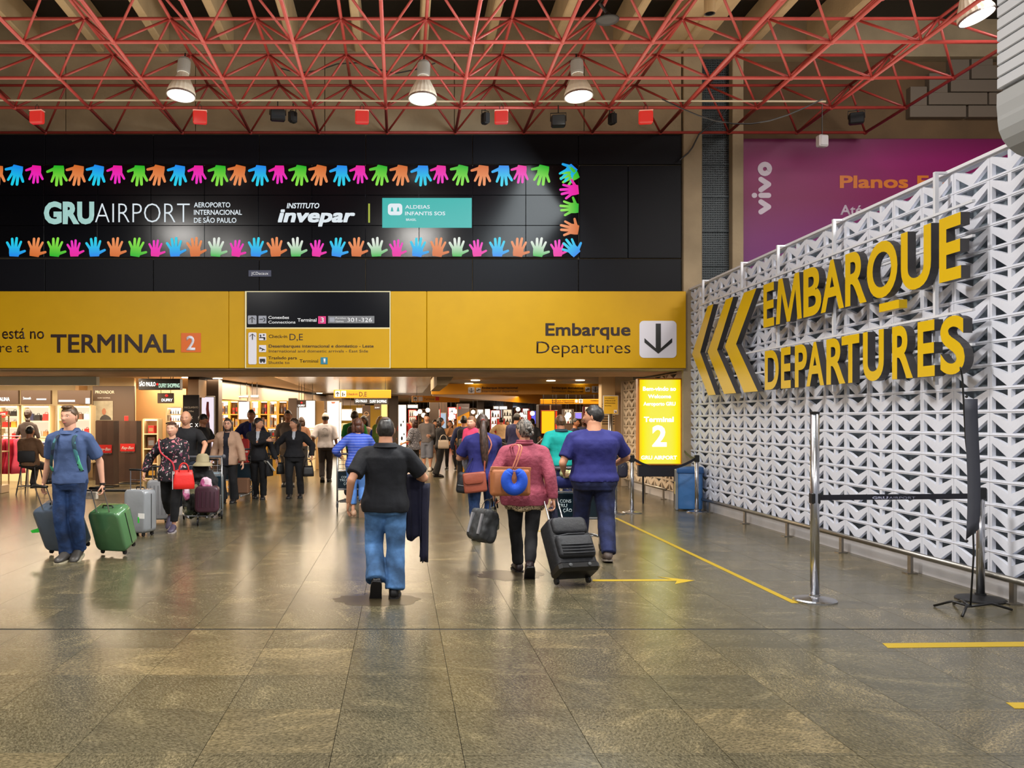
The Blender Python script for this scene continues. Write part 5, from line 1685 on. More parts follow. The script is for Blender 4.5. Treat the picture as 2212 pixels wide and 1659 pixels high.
# black trolley case
bc = thing('trolley_case', 'black soft trolley case with ribbed pockets pulled by the woman in the pink jumper', 'suitcase', (W(1236, 8.33), 8.33, 0.0), R(16))
bc.rotation_euler = (R(-33), 0, R(16))
BN = mat('black nylon', (20, 22, 28), .6, bump=.3, bscale=22, var=.2)
MB().rbox((-.21, -.25, .06), (.21, -.0, .62), .07, axis=1, er=.045, n=7).build('shell', BN, bc, smooth=True)
MB().rbox((-.185, -.285, .42), (.185, -.20, .60), .05, axis=1, er=.03, n=6).build('top_pocket', BN, bc, smooth=True)
MB().rbox((-.19, -.305, .17), (.19, -.20, .40), .04, axis=1, er=.03, n=6).build('front_pocket', BN, bc, smooth=True)
for k in range(4):
    MB().tube([(-.165, -.306, .20 + .03*k), (0, -.312, .198 + .03*k), (.165, -.306, .20 + .03*k)], .007, 6).build('pocket_rib', BN, bc, smooth=True)
MB().tube([(-.19, -.255, .405), (-.05, -.292, .41), (.12, -.292, .41), (.19, -.255, .405)], .004, 5).build('zip', mat('zip grey', (90, 92, 96), .4), bc)
MB().box((-.215, -.262, .045), (.215, -.01, .15), bev=.03).build('bottom_guard', mat('guard plastic', (12, 12, 14), .3), bc)
for sx_ in (-1, 1):
    MB().tube([(sx_*.17 - .014, -.03, .035), (sx_*.17 + .014, -.03, .035)], .035, 14).build('wheel', WHEEL, bc)
    MB().ell((sx_*.10, -.265, .10), (.02, .008, .02), 10, 6).build('stud', mat('stud grey', (70, 72, 74), .4), bc)
    MB().tube([(sx_*.075, -.03, .58), (sx_*.075, -.03, 1.02)], .009, 8).build('handle_tube', STEEL, bc)
MB().rbox((-.09, -.05, 1.0), (.09, -.012, 1.035), .012, axis=0, er=.01).build('grip', BLKPL, bc, smooth=True)
MB().tube([(-.07, -.10, .615), (-.05, -.11, .645), (.05, -.11, .645), (.07, -.10, .615)], .01, 6).build('top_handle', BLKPL, bc)
jk = thing('small_jacket', 'dark patterned jacket draped on the pulled-out handle of the black trolley case', 'jacket', (0, 0, 0))
drape('cloth', patterned('dark print', 'camo', [(24, 26, 40), (50, 52, 74), (16, 16, 22), (130, 124, 134)]), jk, coat_panel((W(1184, 8.75), 8.75, 0), (W(1203, 8.75), 8.78, 0), .71, .46, 3.1, .04, .2, (.03, 0)))

# 3 big man in navy T-shirt with a trolley
m3 = person('large man in a navy T-shirt pushing a luggage trolley, head turned left', W(1283, 9.95), 9.95, PI + R(-4), H=1.80, fat=1.50, belly=.02, tone='light', hair='short', haircol=('near black', (26, 22, 20)), yaw=66,
    lf=(.13, -.42, 0, 0), rf=(-.12, .16, 0, 8), lh=(.33, -.16, 1.0), rh=(-.28, -.36, 1.06), lpole=(.35, 1, -.1), rpole=(-1, .7, 0), lcurl=1.1, rcurl=1.1, top=NAVY, tsleeve='short', themz=.515, tease=.022,
    bottom=JEAN_N, bease=.030, boot=.0, shoe=('grey brown trainer', (84, 72, 66)), sole=(120, 110, 100), vox=.0115, face=True, seed=6)
t3 = trolley('luggage trolley with advert panel pushed by the large man in navy', W(1241, 10.75), 10.62, PI)
nb_ = thing('blue_bag', 'navy blue bag lying in the wire basket of the trolley pushed by the large man', 'bag', (W(1222, 10.82), 10.74, .755))
MB().rbox((-.15, -.10, 0), (.15, .11, .14), .05, axis=0, er=.04).build('body', cloth('bag navy', (26, 34, 96)), nb_, smooth=True)
pj = thing('green_jacket', 'pale green jacket on top of the blue bag in the trolley basket', 'jacket', (W(1226, 10.82), 10.70, .895))
mb = MB(); mb.ell((0, 0, .03), (.12, .10, .05)); mb.ell((.05, -.02, .06), (.08, .08, .05)); mb.ell((-.06, .04, .05), (.07, .07, .05))
remesh(mb, .012, 'cloth', cloth('pale green', (164, 170, 120)), pj, wrinkle=.025, wfreq=14, seed=3)
t3c = suitcase('mauve suitcase lying low on the trolley of the large man', W(1240, 11.1), 11.35, PI, 0, .46, .26, .34, (148, 118, 132), .4, hnd=0); t3c.location.z = .155

# 4 mother with toddler
m4 = person('woman in a navy T-shirt with a long brown ponytail, carrying a toddler', W(1042, 11.6), 11.6, PI, H=1.68, sex='f', fat=1.30, tone='light', hair='ponytail', haircol=('brown', (62, 44, 36)),
    lf=(.10, .10, 0, 20), rf=(-.09, -.16, 0, 0), lh=(.12, -.26, 1.10), rh=(.0, -.30, 1.22), lpole=(1, .5, -.4), rpole=(-1, .4, -.5), top=NAVY, tsleeve='short', themz=.47, tease=.024,
    bottom=JEAN_D, bease=.012, shoe=('pale grey trainer', (130, 128, 130)), sole=(150, 150, 150), vox=.012, face=False, seed=8)
m4b = person('toddler in pink and white held over the shoulder of the woman with the ponytail', W(1019, 11.85), 11.87, R(-18), H=.86, sex='f', fat=.92, tone='fair', hair='short', haircol=('light brown', (120, 82, 54)), yaw=-12,
    lf=(.07, -.02, .03, 20), rf=(-.07, .0, .03, 20), lh=(.05, -.19, .60), rh=(-.13, -.06, .38), lpole=(1, .2, -.5), top=cloth('pink white knit', (206, 60, 96)), tsleeve='long', themz=.40, tease=.014, bottom=cloth('toddler grey', (150, 150, 160)), bease=.01,
    shoe=('toddler shoe', (200, 200, 200)), sole=(210, 210, 210), vox=.010, seed=9, z=.765)
BRN = mat('brick brown leather', (148, 74, 54), .5, bump=.25, bscale=14, var=.1)
cb = thing('crossbody_bag', 'brick brown leather crossbody bag on the back of the ponytailed woman', 'handbag', (W(1028, 11.38), 11.38, Z(1064, 11.38)), R(4)); cb.rotation_euler = (0, R(-6), R(4))
MB().rbox((-.155, -.04, 0), (.155, .04, .27), .03, axis=1, er=.025, n=6).build('body', BRN, cb, smooth=True)
MB().rbox((-.15, -.058, .12), (.11, -.03, .265), .045, axis=1, er=.008, n=6).build('flap', BRN, cb, smooth=True)
sh4 = wpt(m4, (-.085*m4['H'], .0, .838*m4['H']))
strap([(.145, 0, .25), (.17, .0, .42), (sh4.x - cb.location.x + .03, .03, sh4.z - cb.location.z - .16), (sh4.x - cb.location.x - .01, .17, sh4.z - cb.location.z + .0), (sh4.x - cb.location.x - .03, .30, sh4.z - cb.location.z - .05)], BRN, cb, r=(.011, .003), name='strap', flat=(1, 0, 0))
kb = thing('black_bag', 'soft black bag hanging left of the brick brown crossbody bag', 'bag', (W(996, 11.42), 11.42, Z(1065, 11.42)), R(-10)); kb.rotation_euler = (0, R(8), R(-10))
MB().rbox((-.075, -.05, 0), (.075, .05, .28), .04, axis=1, er=.035, n=6).build('body', BN, kb, smooth=True)
MB().box((-.055, -.057, .10), (.055, -.045, .11)).build('zip', GREYPL, kb)
strap([(0, 0, .27), (.06, .06, .42), (.1, .16, .55)], BN, kb, r=(.010, .004), name='strap')

# 5 man with blue polo shirt and two cases
m5 = person('man in a blue-grey polo shirt and jeans pulling two suitcases', W(151, 9.72), 9.72, 0, H=1.765, tone='fair', hair='quiff', haircol=('dark blond', (92, 68, 44)), yaw=-14, nod=2, fat=1.06,
    lf=(.055, .02, 0, 12), rf=(-.065, -.10, 0, 0), lh=(.325, .13, .87), rh=(-.365, .17, .88), lcurl=1.25, rcurl=1.25, lpole=(.5, .9, 0), top=BLUEP, tsleeve='short', themz=.50, tease=.020,
    bottom=JEAN_D, bease=.016, boot=.012, shoe=('charcoal suede', (60, 56, 52)), sole=(176, 166, 140), vox=.0105, seed=10, collar=BLUEP)
bpk = backpack(m5, mat('pack navy', (28, 36, 60), .7), mat('pack green', (60, 130, 120), .7), label='backpack with green patterned straps worn by the man in the polo shirt', straps=patterned('strap print', 'camo', [(30, 60, 70), (90, 190, 150), (20, 30, 50), (60, 120, 130)]))
s_ = MB().tube([(m5['arms'][0][3].x - .0, m5['arms'][0][3].y, m5['arms'][0][3].z - .012), (m5['arms'][0][3].x, m5['arms'][0][3].y, m5['arms'][0][3].z + .012)], .034, 14).build('watch', mat('watch dark', (30, 26, 24), .4), m5['t'])
sg1 = suitcase('grey-blue wrapped suitcase pulled by the man in the polo shirt', W(135, 10.12), 10.12, R(158), -24, .50, .28, .56, (84, 98, 116), .22, hnd=.30, wrap=True)
sg2 = suitcase('green shiny wrapped suitcase pulled by the man in the polo shirt', W(243, 10.15), 10.15, R(164), -22, .42, .27, .52, (84, 128, 84), .22, hnd=.30, wrap=True)
GT = mat('green tag', (40, 190, 50), .5)
ga = thing('luggage_tag', 'bright green tag dangling left of the grey-blue suitcase', 'tag', (W(66, 10.2), 10.2, Z(1146, 10.2)), 0)
MB().prism([(0, 0), (.10, .03), (.13, .0), (.12, -.02), (.02, -.03)], -.004, .004).build('tag_card', GT, ga)
MB().tube([(.12, 0, 0), (.17, .02, .03)], .004, 5).build('tag_string', GT, ga)
pb_ = thing('white_box', 'flat white carton held behind the green suitcase handle', 'box', (W(196, 10.0), 10.0, Z(1078, 10.0)), R(-6))
MB().box((-.08, -.03, 0), (.08, .03, .085), bev=.004).build('carton', mat('carton white', (190, 176, 160), .6), pb_)

# 6 floral woman
m6 = person('woman in a black floral blouse with a red handbag, pulling a silver case', W(372, 12.35), 12.35, 0, H=1.585, sex='f', fat=1.12, tone='fair', hair='crop', haircol=('light brown tied', (116, 78, 56)), yaw=-6, 
    lf=(.03, -.16, 0, 0), rf=(-.13, .34, .03, 50), lh=(.20, -.04, .74), rh=(-.40, .02, .84), rcurl=1.2, rpole=(-.8, .8, .3), top=FLORAL, tsleeve='long', themz=.455, tease=.026, flare=.02,
    bottom=BLKP, bease=.010, blength=.80, shoe=('violet grey trainer', (78, 70, 90)), sole=(170, 160, 160), vox=.0115, seed=12)
HM6 = m6['head']; HH6 = m6['HH']
def h6(x, y, z_): return HM6 @ (Vector((x, y, z_))*HH6)
MB().tube([h6(-.32, -.1, .36), h6(-.27, -.34, .38), h6(-.14, -.40, .40), h6(0, -.40, .41), h6(.14, -.40, .40), h6(.27, -.34, .38), h6(.32, -.1, .36)], .008, 6).build('sunglasses', mat('tortoise frame', (46, 26, 18), .25), m6['t'])
RB = mat('red leather', (214, 34, 28), .4, bump=.1, bscale=30)
rb = handbag('bright red structured handbag hanging at the hip of the woman in the floral blouse', (W(397, 12.12), 12.12, Z(1056, 12.12)), R(14), .30, .13, .265, RB, handle=.10, taper=.78, hw=.22)
MB().prism([(-.065, 0), (.065, 0), (.04, .25), (-.04, .25)], -.155, -.148, plane='yz').build('white_gusset', mat('white leather', (206, 198, 196), .5), rb)
rb['group'] = ''; del rb['group']
sh6 = wpt(m6, (-.075*m6['H'], -.085, .815*m6['H']))
strap([(-.13, 0, .25), (-.16, -.02, .38), (sh6.x - rb.location.x + .03, -.02, sh6.z - rb.location.z - .14), (sh6.x - rb.location.x, .10, sh6.z - rb.location.z + .035), (sh6.x - rb.location.x + .02, .26, sh6.z - rb.location.z + .02)], mat('pink red strap', (206, 52, 66), .5), rb, r=(.011, .003), name='strap', flat=(1, 0, 0))
suitcase('silver hard suitcase standing upright, wrapped in plastic, pulled by the woman in the floral blouse', W(297, 11.95), 11.80, PI + R(-22), 0, .37, .26, .60, (140, 144, 148), .25, hnd=.27, wrap=True)
tg = thing('baggage_label', 'white paper baggage label with green tag stuck on the silver suitcase', 'label', (W(303, 11.45), 11.50, .28), R(-22))
MB().box((-.05, -.006, 0), (.05, .0, .07)).build('paper', mat('paper', (224, 224, 220), .7), tg)
MB().box((-.055, -.008, -.06), (-.035, -.002, .02)).build('green_strip', GT, tg)

# 7 bald man with loaded trolley
m7 = person('bald man in a black T-shirt pushing a trolley heaped with coats', W(403, 14.4), 14.4, R(6), H=1.76, tone='light', hair='none', haircol=('dark brown', (60, 46, 38)), yaw=-8, lean=6, fat=1.08,
    lf=(.12, -.1, 0, 0), rf=(-.10, .14, 0, 20), lh=(.30, -.42, 1.02), rh=(-.10, -.42, 1.02), lpole=(1, .2, .2), lcurl=1.0, rcurl=1.0, top=cloth('black tee', (18, 18, 22)), tsleeve='short', themz=.52, tease=.018,
    bottom=cloth('slate trousers', (42, 48, 62)), shoe=('white trainer', (190, 184, 176)), sole=(220, 214, 206), vox=.0135, seed=14)
MB().tube([wpt(dict(X=0, Y=0, rz=0), m7['bt']((.062*math.cos(a)*1.2, -.01 + .075*math.sin(a), .835*m7['H'] - (.045 if math.sin(a) < -.5 else 0)))) for a in [2*PI*k/14 for k in range(14)]], .004, 5, close=True).build('necklace', mat('cord', (50, 20, 16), .6), m7['t'])
t7 = trolley('luggage trolley heaped with coats and a maroon case, pushed by the bald man', W(436, 13.75), 13.80, R(8), words=False, w=.60)
lx_, ly_ = W(440, 13.3), 13.35
s7 = suitcase('maroon suitcase standing on the nose of the heaped trolley', W(450, 13.1), 13.12, R(4), 0, .36, .22, .40, (72, 38, 52), .45, hnd=0); s7.location.z = .16
s8 = suitcase('tall grey-blue suitcase standing behind the heaped trolley', W(463, 14.3), 14.35, R(-30), 0, .40, .26, .70, (124, 140, 150), .35, hnd=.2)
s9 = suitcase('grey suitcase partly hidden behind the legs of the floral woman', W(342, 13.6), 13.6, R(15), 0, .34, .24, .62, (128, 128, 130), .4, hnd=.2)
cj = thing('camouflage_coat', 'camouflage coat heaped over the front of the bald man\'s trolley', 'coat', (lx_, ly_ - .05, .15))
mb = MB(); mb.ell((-.16, -.05, .22), (.14, .15, .26)); mb.ell((.02, -.12, .20), (.13, .12, .24)); mb.ell((-.10, 0, .42), (.18, .15, .14)); mb.ell((-.22, -.12, .06), (.08, .08, .10))
remesh(mb, .016, 'cloth', CAMO, cj, wrinkle=.05, wfreq=9, seed=5)
bj = thing('black_jacket', 'black jacket lying on the camouflage coat on the heaped trolley', 'jacket', (lx_, ly_, .66))
mb = MB(); mb.ell((-.02, -.05, .06), (.20, .16, .11)); mb.ell((.12, -.08, -.02), (.11, .12, .12)); mb.ell((-.05, -.1, .20), (.13, .1, .10))
remesh(mb, .015, 'cloth', cloth('jacket black', (24, 24, 26)), bj, wrinkle=.035, wfreq=10, seed=6)
ht = thing('beige_hat', 'beige bucket hat on top of the heaped trolley', 'hat', (W(438, 13.2), 13.2, .93))
MB().lathe([(.15, -.02), (.10, .03), (.095, .12), (.06, .155), (.0005, .16)], 20).build('crown', cloth('beige cotton', (152, 140, 108)), ht, smooth=True)
MB().lathe([(.155, -.03), (.15, -.015), (.10, .035), (.10, .025)], 20).build('brim', cloth('beige cotton', (152, 140, 108)), ht, smooth=True)
pk = thing('pink_pouch', 'pink and white patterned pouch on the heaped trolley above the maroon case', 'bag', (W(446, 13.0), 13.0, .58))
mb = MB(); mb.ell((0, 0, .05), (.10, .07, .11)); remesh(mb, .012, 'cloth', patterned('pink print', 'camo', [(206, 120, 160), (226, 190, 206), (180, 80, 130), (236, 226, 230)]), pk, wrinkle=.02, wfreq=12)
t7b = thing('pink_bag', 'pink patterned bag hanging at the left side of the heaped trolley', 'bag', (W(402, 13.1), 13.1, .44))
mb = MB(); mb.ell((0, 0, .05), (.06, .06, .12)); remesh(mb, .012, 'cloth', MATS['pink print'], t7b, wrinkle=.02, wfreq=12)

# 8 man with phone
m8 = person('man in a black T-shirt looking down at a phone', W(438, 18.2), 18.2, R(62), H=1.74, tone='tan', hair='short', haircol=('black', (24, 20, 18)), nod=24, yaw=6,
    lh=(.10, -.36, 1.20), rh=(-.05, -.37, 1.19), lpole=(.6, .3, -1), rpole=(-.6, .3, -1), lcurl=1.0, rcurl=1.0, top=MATS['black tee'], themz=.50, bottom=cloth('grey shorts', (110, 106, 104)), bend='knee', vox=.015, seed=16)
ph = thing('phone', 'dark phone held by the man in the black T-shirt', 'phone', tuple(wpt(m8, (.03, -.46, 1.26))), R(62)); ph.rotation_euler = (R(-40), 0, R(62))
MB().box((-.04, -.005, -.07), (.04, .005, .07), bev=.004).build('case', mat('phone black', (14, 14, 16), .2), ph)

# 9 woman in beige jacket
m9 = person('woman with glasses and long brown hair in an open beige jacket over black', W(492, 16.5), 16.5, R(-4), H=1.635, sex='f', fat=1.05, tone='fair', hair='long', haircol=('dark brown', (58, 36, 30)), yaw=4, nod=-8,
    lf=(.10, -.02, 0, 0), rf=(-.09, -.14, 0, 0), lh=(.31, -.08, .80), rh=(-.30, -.02, .82), lcurl=.6, top=cloth('black top', (20, 20, 32)), tsleeve='elbow', themz=.44, tease=.014, jacket=(BEIGEJ, .455, .055, .034),
    bottom=BLKP, bease=.022, boot=.02, vox=.0135, seed=18)
HM9, HH9 = m9['head'], m9['HH']
gl = MB()
for sx_ in (-1, 1):
    gl.tube([HM9 @ (Vector((sx_*.135 + .085*math.cos(a), -.44, .03 + .065*math.sin(a)))*HH9) for a in [2*PI*k/12 for k in range(12)]], .0035, 5, close=True)
gl.tube([HM9 @ (Vector((-.05, -.45, .04))*HH9), HM9 @ (Vector((.05, -.45, .04))*HH9)], .003, 5)
gl.build('glasses', mat('dark frame', (30, 20, 20), .3), m9['t'])
t9 = trolley('luggage trolley half hidden behind the woman in the beige jacket', W(515, 17.4), 17.4, R(5), words=False)
g9 = thing('wrapped_parcel', 'brown and grey parcel on the trolley behind the beige jacket', 'box', (W(517, 17.0), 17.0, .155))
MB().box((-.2, -.12, 0), (.2, .12, .30), bev=.02).build('carton', mat('carton brown', (120, 84, 60), .6), g9)
# 10 man in dark blue jacket
m10 = person('tall man in a dark blue jacket pushing a trolley with a red bag', W(543, 19.6), 19.6, 0, H=1.85, tone='tan', hair='short', haircol=('black', (24, 20, 18)), lh=(.24, -.32, 1.08), rh=(-.26, -.32, 1.08), lpole=(1, .4, -.2), rpole=(-1, .4, -.2),
    top=cloth('blue tee', (30, 60, 160)), themz=.50, jacket=(DARKJ, .49, .03, .032), bottom=CHAR, vox=.0155, seed=20)
rbx = thing('red_shopping_bag', 'red shopping bag with a pale bow mark on a trolley', 'bag', (W(523, 18.9), 18.9, Z(999, 18.9)), 0)
MB().box((-.15, -.10, 0), (.15, .10, .52), bev=.012).build('body', mat('shop red', (204, 34, 30), .45), rbx)
for sx_ in (-1, 1): MB().ell((.09 + sx_*.03, -.105, .24), (.03, .006, .022), 8, 6).build('bow_mark', mat('pale mark', (236, 214, 200), .5), rbx)
MB().tube([(-.06, -.05, .52), (0, -.05, .62), (.06, -.05, .52)], .006, 5).build('handle', mat('shop red', (204, 34, 30), .45), rbx)
t10 = trolley('luggage trolley carrying the red shopping bag', W(523, 19.1), 19.15, 0, words=False)
# 11 12 uniformed women
m11 = person('woman in black uniform with ponytail and one arm folded, head turned right', W(558, 17.4), 17.4, R(4), H=1.66, sex='f', fat=1.10, tone='light', hair='ponytail', haircol=('blackish', (28, 20, 20)), yaw=62,
    lf=(.10, -.14, 0, 0), rf=(-.06, .04, 0, 0), lh=(.36, -.02, .80), rh=(.20, -.26, 1.20), rpole=(-1, -.1, -.6), rcurl=.4, rdir=(1, -.1, .1), rpn=(0, 1, 0), top=cloth('pale shirt', (180, 184, 192)), tsleeve='elbow', themz=.50, tease=.012, jacket=(DRESSB, .475, .022, .022, .70),
    bottom=BLKP, bease=.014, boot=.006, vox=.0135, seed=22)
handbag('black tote bag in the hand of the uniformed woman with the folded arm', (W(582, 17.3), 17.3, Z(1028, 17.3)), R(80), .28, .10, .34, cloth('tote black', (20, 20, 24)), handle=.12, taper=.95, cat='bag', name='tote_bag')
pp = thing('papers', 'sheaf of white papers held by the uniformed woman with the folded arm', 'papers', tuple(wpt(m11, (.30, -.12, .60))), R(30)); pp.rotation_euler = (0, R(-40), R(30))
for k in range(4): MB().box((-.01 + .006*k, -.10, -.02), (-.008 + .006*k, .10, .24)).build('sheet', mat('paper', (224, 224, 220), .7), pp)
m12 = person('woman in black uniform jacket looking left with a dark bag in each hand', W(636, 17.6), 17.6, 0, H=1.64, sex='f', fat=1.16, tone='light', hair='ponytail', haircol=('dark brown', (58, 36, 30)), yaw=-48,
    lf=(.12, -.02, 0, 0), rf=(-.10, -.14, 0, 0), lh=(.36, .0, .86), rh=(-.36, .0, .87), lcurl=1.2, rcurl=1.2, lpole=(1, .6, 0), rpole=(-1, .6, 0), top=MATS['pale shirt'], tsleeve='elbow', themz=.52, tease=.012, jacket=(DRESSB, .515, .02, .022, .74),
    bottom=BLKP, bease=.016, boot=.006, vox=.0135, seed=24)
handbag('black shoulder bag in the left hand of the uniformed woman looking left', (W(666, 17.5), 17.5, Z(1029, 17.5)), R(10), .23, .12, .22, mat('black leather', (18, 18, 20), .4), handle=.13, taper=.8)
handbag('slim black handbag in the right hand of the uniformed woman looking left', (W(606, 17.6), 17.6, Z(1024, 17.6)), R(40), .17, .10, .24, mat('black leather', (18, 18, 20), .4), handle=.14, taper=.85)
# 13
m13 = person('dark-haired man in a grey polo shirt walking behind the uniformed woman looking left', W(622, 20.6), 20.6, R(5), H=1.85, tone='tan', hair='short', haircol=('black', (24, 20, 18)), nod=6, top=GREYT, themz=.5, bottom=cloth('khaki', (130, 112, 92)), lh=(.26, .02, .88), rh=(-.30, .0, .90), vox=.0165, seed=26)
m13b = person('person in a brown top standing at the bright shop counter', W(651, 24.6), 24.6, R(200), H=1.70, sex='f', tone='brown', hair='bob', haircol=('brown', (62, 44, 36)), top=cloth('brown top', (130, 92, 70)), tsleeve='elbow', bottom=CHAR, vox=.02, face=False, seed=27)
# 14 white tee with cap
m14 = person('man in a white T-shirt with a round print and a white cap, walking away', W(703, 22.2), 22.2, PI, H=1.79, tone='brown', hair='cap', haircol=('black', (24, 20, 18)), fat=1.08, lf=(.07, .08, 0, 25), rf=(-.09, -.14, 0, 0), lh=(.30, -.02, .95), rh=(-.32, .05, .84),
    top=WT, tsleeve='elbow', themz=.50, tease=.030, bottom=cloth('dark brown trousers', (40, 32, 32)), vox=.0155, face=False, seed=28)
bk_ = MB().tube([(.065*math.cos(a), .145, 1.33 + .065*math.sin(a)) for a in [2*PI*k/16 for k in range(16)]], .006, 5, close=True)
bk_.prism([(-.02, 1.30), (-.02, 1.36), (.03, 1.33)], .143, .150); bk_.build('print', mat('black print', (16, 14, 18)), m14['t'])
for s_, z_ in (('Carregador', 1.21), ('Porter', 1.17)):
    o = text(s_, -.10, .10, 0, .028, 0, BLK, m14['t'], name='print_text', ext=.003); o.rotation_euler = (0, 0, PI); o.location = (0, .150, z_)
# 15 striped woman with trolley
m15 = person('woman in a blue striped jumper and light blue cropped trousers pushing a trolley away', W(773, 14.3), 14.3, PI + R(6), H=1.64, sex='f', fat=1.18, tone='light', hair='bob', haircol=('auburn', (84, 48, 34)), nod=6,
    lf=(.08, -.12, 0, 0), rf=(-.06, .22, .02, 70), lh=(.30, -.20, 1.0), rh=(-.22, -.34, 1.02), lpole=(1, .8, -.3), rpole=(-1, .6, -.3), top=STRIPE, tsleeve='long', themz=.50, tease=.020,
    bottom=LBLUE, bease=.020, blength=.68, shoe=('beige slip-on', (190, 150, 120)), sole=(150, 120, 96), vox=.013, face=False, seed=30)
t15 = trolley('luggage trolley pushed by the woman in the blue striped jumper', W(763, 15.1), 15.1, PI + R(4))
s15 = suitcase('black suitcase on the trolley of the striped jumper woman', W(766, 15.5), 15.75, PI, 0, .42, .24, .5, (24, 24, 30), .5, hnd=0); s15.location.z = .16
# 16-18 group by the yellow shop
m16 = person('man in a green T-shirt with a dark backpack, seen from behind', W(766, 20.6), 20.6, PI, H=1.84, tone='light', hair='short', haircol=('brown', (62, 44, 36)), fat=1.1, top=GRNT, themz=.5, bottom=CHAR, vox=.017, face=False, seed=32)
backpack(m16, mat('pack olive', (60, 54, 40), .7), mat('pack brown', (50, 44, 36), .7), w=.32, h=.5, label='dark olive backpack on the man in the green T-shirt')
m17 = person('woman with long black hair and a pale top talking beside the green T-shirt man', W(786, 21.6), 21.6, R(-30), H=1.72, sex='f', tone='brown', hair='long', haircol=('black', (24, 20, 18)), top=cloth('pale pink top', (206, 170, 160)), bottom=CHAR, vox=.02, seed=33)
m18 = person('blonde traveller with a large green backpack, seen from behind', W(822, 19.6), 19.6, PI, H=1.70, sex='f', fat=1.05, tone='fair', hair='bob', haircol=('blond', (170, 130, 76)), top=cloth('royal blue top', (50, 80, 190)), bottom=JEAN_D, vox=.018, face=False, seed=34)
backpack(m18, mat('pack green bright', (110, 134, 40), .7), mat('pack green dark', (84, 108, 34), .7), w=.36, h=.56, d=.20, zoff=.66, label='bulging green backpack worn by the blonde traveller')
# 19-24 middle group
m19 = person('woman with dark shoulder-length hair in a black and white plaid shirt', W(894, 24), 24, PI + R(60), H=1.645, sex='f', fat=1.05, tone='light', hair='bob', haircol=('dark auburn', (52, 26, 22)), top=PLAID, tsleeve='elbow', themz=.47, tease=.03, lh=(.20, -.25, .95), bottom=BLKP, vox=.017, face=False, seed=36)
m20 = person('smiling man in a grey sweater and grey shorts facing the viewer', W(922, 27.0), 27.0, R(-8), H=1.81, tone='fair', hair='quiff', haircol=('brown', (62, 44, 36)), nod=8, lh=(.12, -.26, 1.12), rh=(-.28, -.02, .86), top=cloth('grey sweater', (92, 88, 90)), tsleeve='long', themz=.50, tease=.024,
    bottom=cloth('grey denim shorts', (106, 112, 128)), bend='knee', bease=.03, shoe=('white trainer', (190, 184, 176)), vox=.0175, seed=37)
m21 = person('woman in black blazer and trousers with a pale handbag on her arm', W(951, 24.2), 24.2, R(105), H=1.68, sex='f', tone='light', hair='bob', haircol=('blackish', (28, 20, 20)), top=DRESSB, tsleeve='long', themz=.48, tease=.03, lh=(.12, -.30, 1.12), rh=(-.15, -.30, 1.10), bottom=BLKP, bease=.02, boot=.02, vox=.0165, face=False, seed=38)
handbag('pale taupe handbag hanging from the arm of the woman in the black blazer', (W(958, 23.85), 23.85, Z(969, 23.85)), R(4), .31, .14, .24, mat('taupe leather', (168, 154, 140), .5), handle=.14, taper=.9)
m22 = person('woman with wavy brown hair holding a hand to her mouth', W(972, 27.6), 27.6, R(-12), H=1.60, sex='f', tone='light', hair='long', haircol=('brown', (62, 44, 36)), rh=(.02, -.20, 1.34), rpole=(-.6, -.2, -1), lh=(.18, -.2, .98), lf=(.20, -.1, 0, 0), rf=(-.12, 0, 0, 0), top=cloth('camel knit', (188, 140, 100)), tsleeve='long', bottom=BLKP, bease=.006, shoe=('black white trainer', (30, 30, 30)), sole=(220, 220, 220), vox=.0175, seed=39)
m22b = person('dark-haired woman in black half hidden behind the woman in the blazer', W(939, 27.5), 27.5, R(20), H=1.62, sex='f', tone='light', hair='long', haircol=('blackish', (28, 20, 20)), top=DRESSB, bottom=cloth('rose shorts', (190, 150, 130)), bend='knee', vox=.02, face=False, seed=40)
m23 = person('man with a black and grey backpack beside the yellow totem, seen from behind', W(1002, 21.6), 21.6, PI + R(-6), H=1.72, tone='tan', hair='short', haircol=('black', (24, 20, 18)), lh=(.30, -.05, .86), top=cloth('steel blue shirt', (56, 62, 100)), tsleeve='long', themz=.49, bottom=cloth('black jeans', (22, 24, 30)), vox=.0165, face=False, seed=41)
backpack(m23, mat('pack black', (30, 32, 40), .7), mat('pack grey', (110, 112, 116), .7), w=.32, h=.5, label='black backpack with grey lower pocket on the man by the yellow totem')
m24 = person('man in a cream shirt with elbows out, hands on hips', W(1083, 33.5), 33.5, PI, H=1.71, tone='tan', hair='short', haircol=('black', (24, 20, 18)), fat=1.12, lh=(.20, -.02, 1.02), rh=(-.20, -.02, 1.02), lpole=(1, .2, 0), rpole=(-1, .2, 0), top=CREAMS, tsleeve='long', themz=.51, tease=.028, bottom=cloth('grey trousers', (52, 52, 58)), vox=.0185, face=False, seed=42)
m25 = person('man in a dark indigo shirt leaning forward, right of the pink jumper\'s head', W(1112, 21.5), 21.5, R(140), H=1.80, tone='tan', hair='crop', haircol=('black', (24, 20, 18)), fat=1.1, lean=8, lh=(.2, -.35, 1.05), rh=(-.2, -.35, 1.05), top=cloth('indigo shirt', (36, 36, 76)), tsleeve='long', themz=.5, tease=.03, bottom=CHAR, vox=.018, face=False, seed=43)
m26 = person('man in a turquoise polo shirt and navy trousers walking away with a trolley', W(1211, 14.6), 14.6, PI + R(4), H=1.70, tone='tan', hair='short', haircol=('brown grey', (96, 70, 50)), fat=1.22, belly=.01, lh=(.30, -.12, .95), rh=(-.26, -.38, 1.04), top=TURQ, tsleeve='short', themz=.49, tease=.026, bottom=JEAN_N, bease=.018, vox=.0145, face=False, seed=44, collar=cloth('dark collar', (30, 60, 70)))
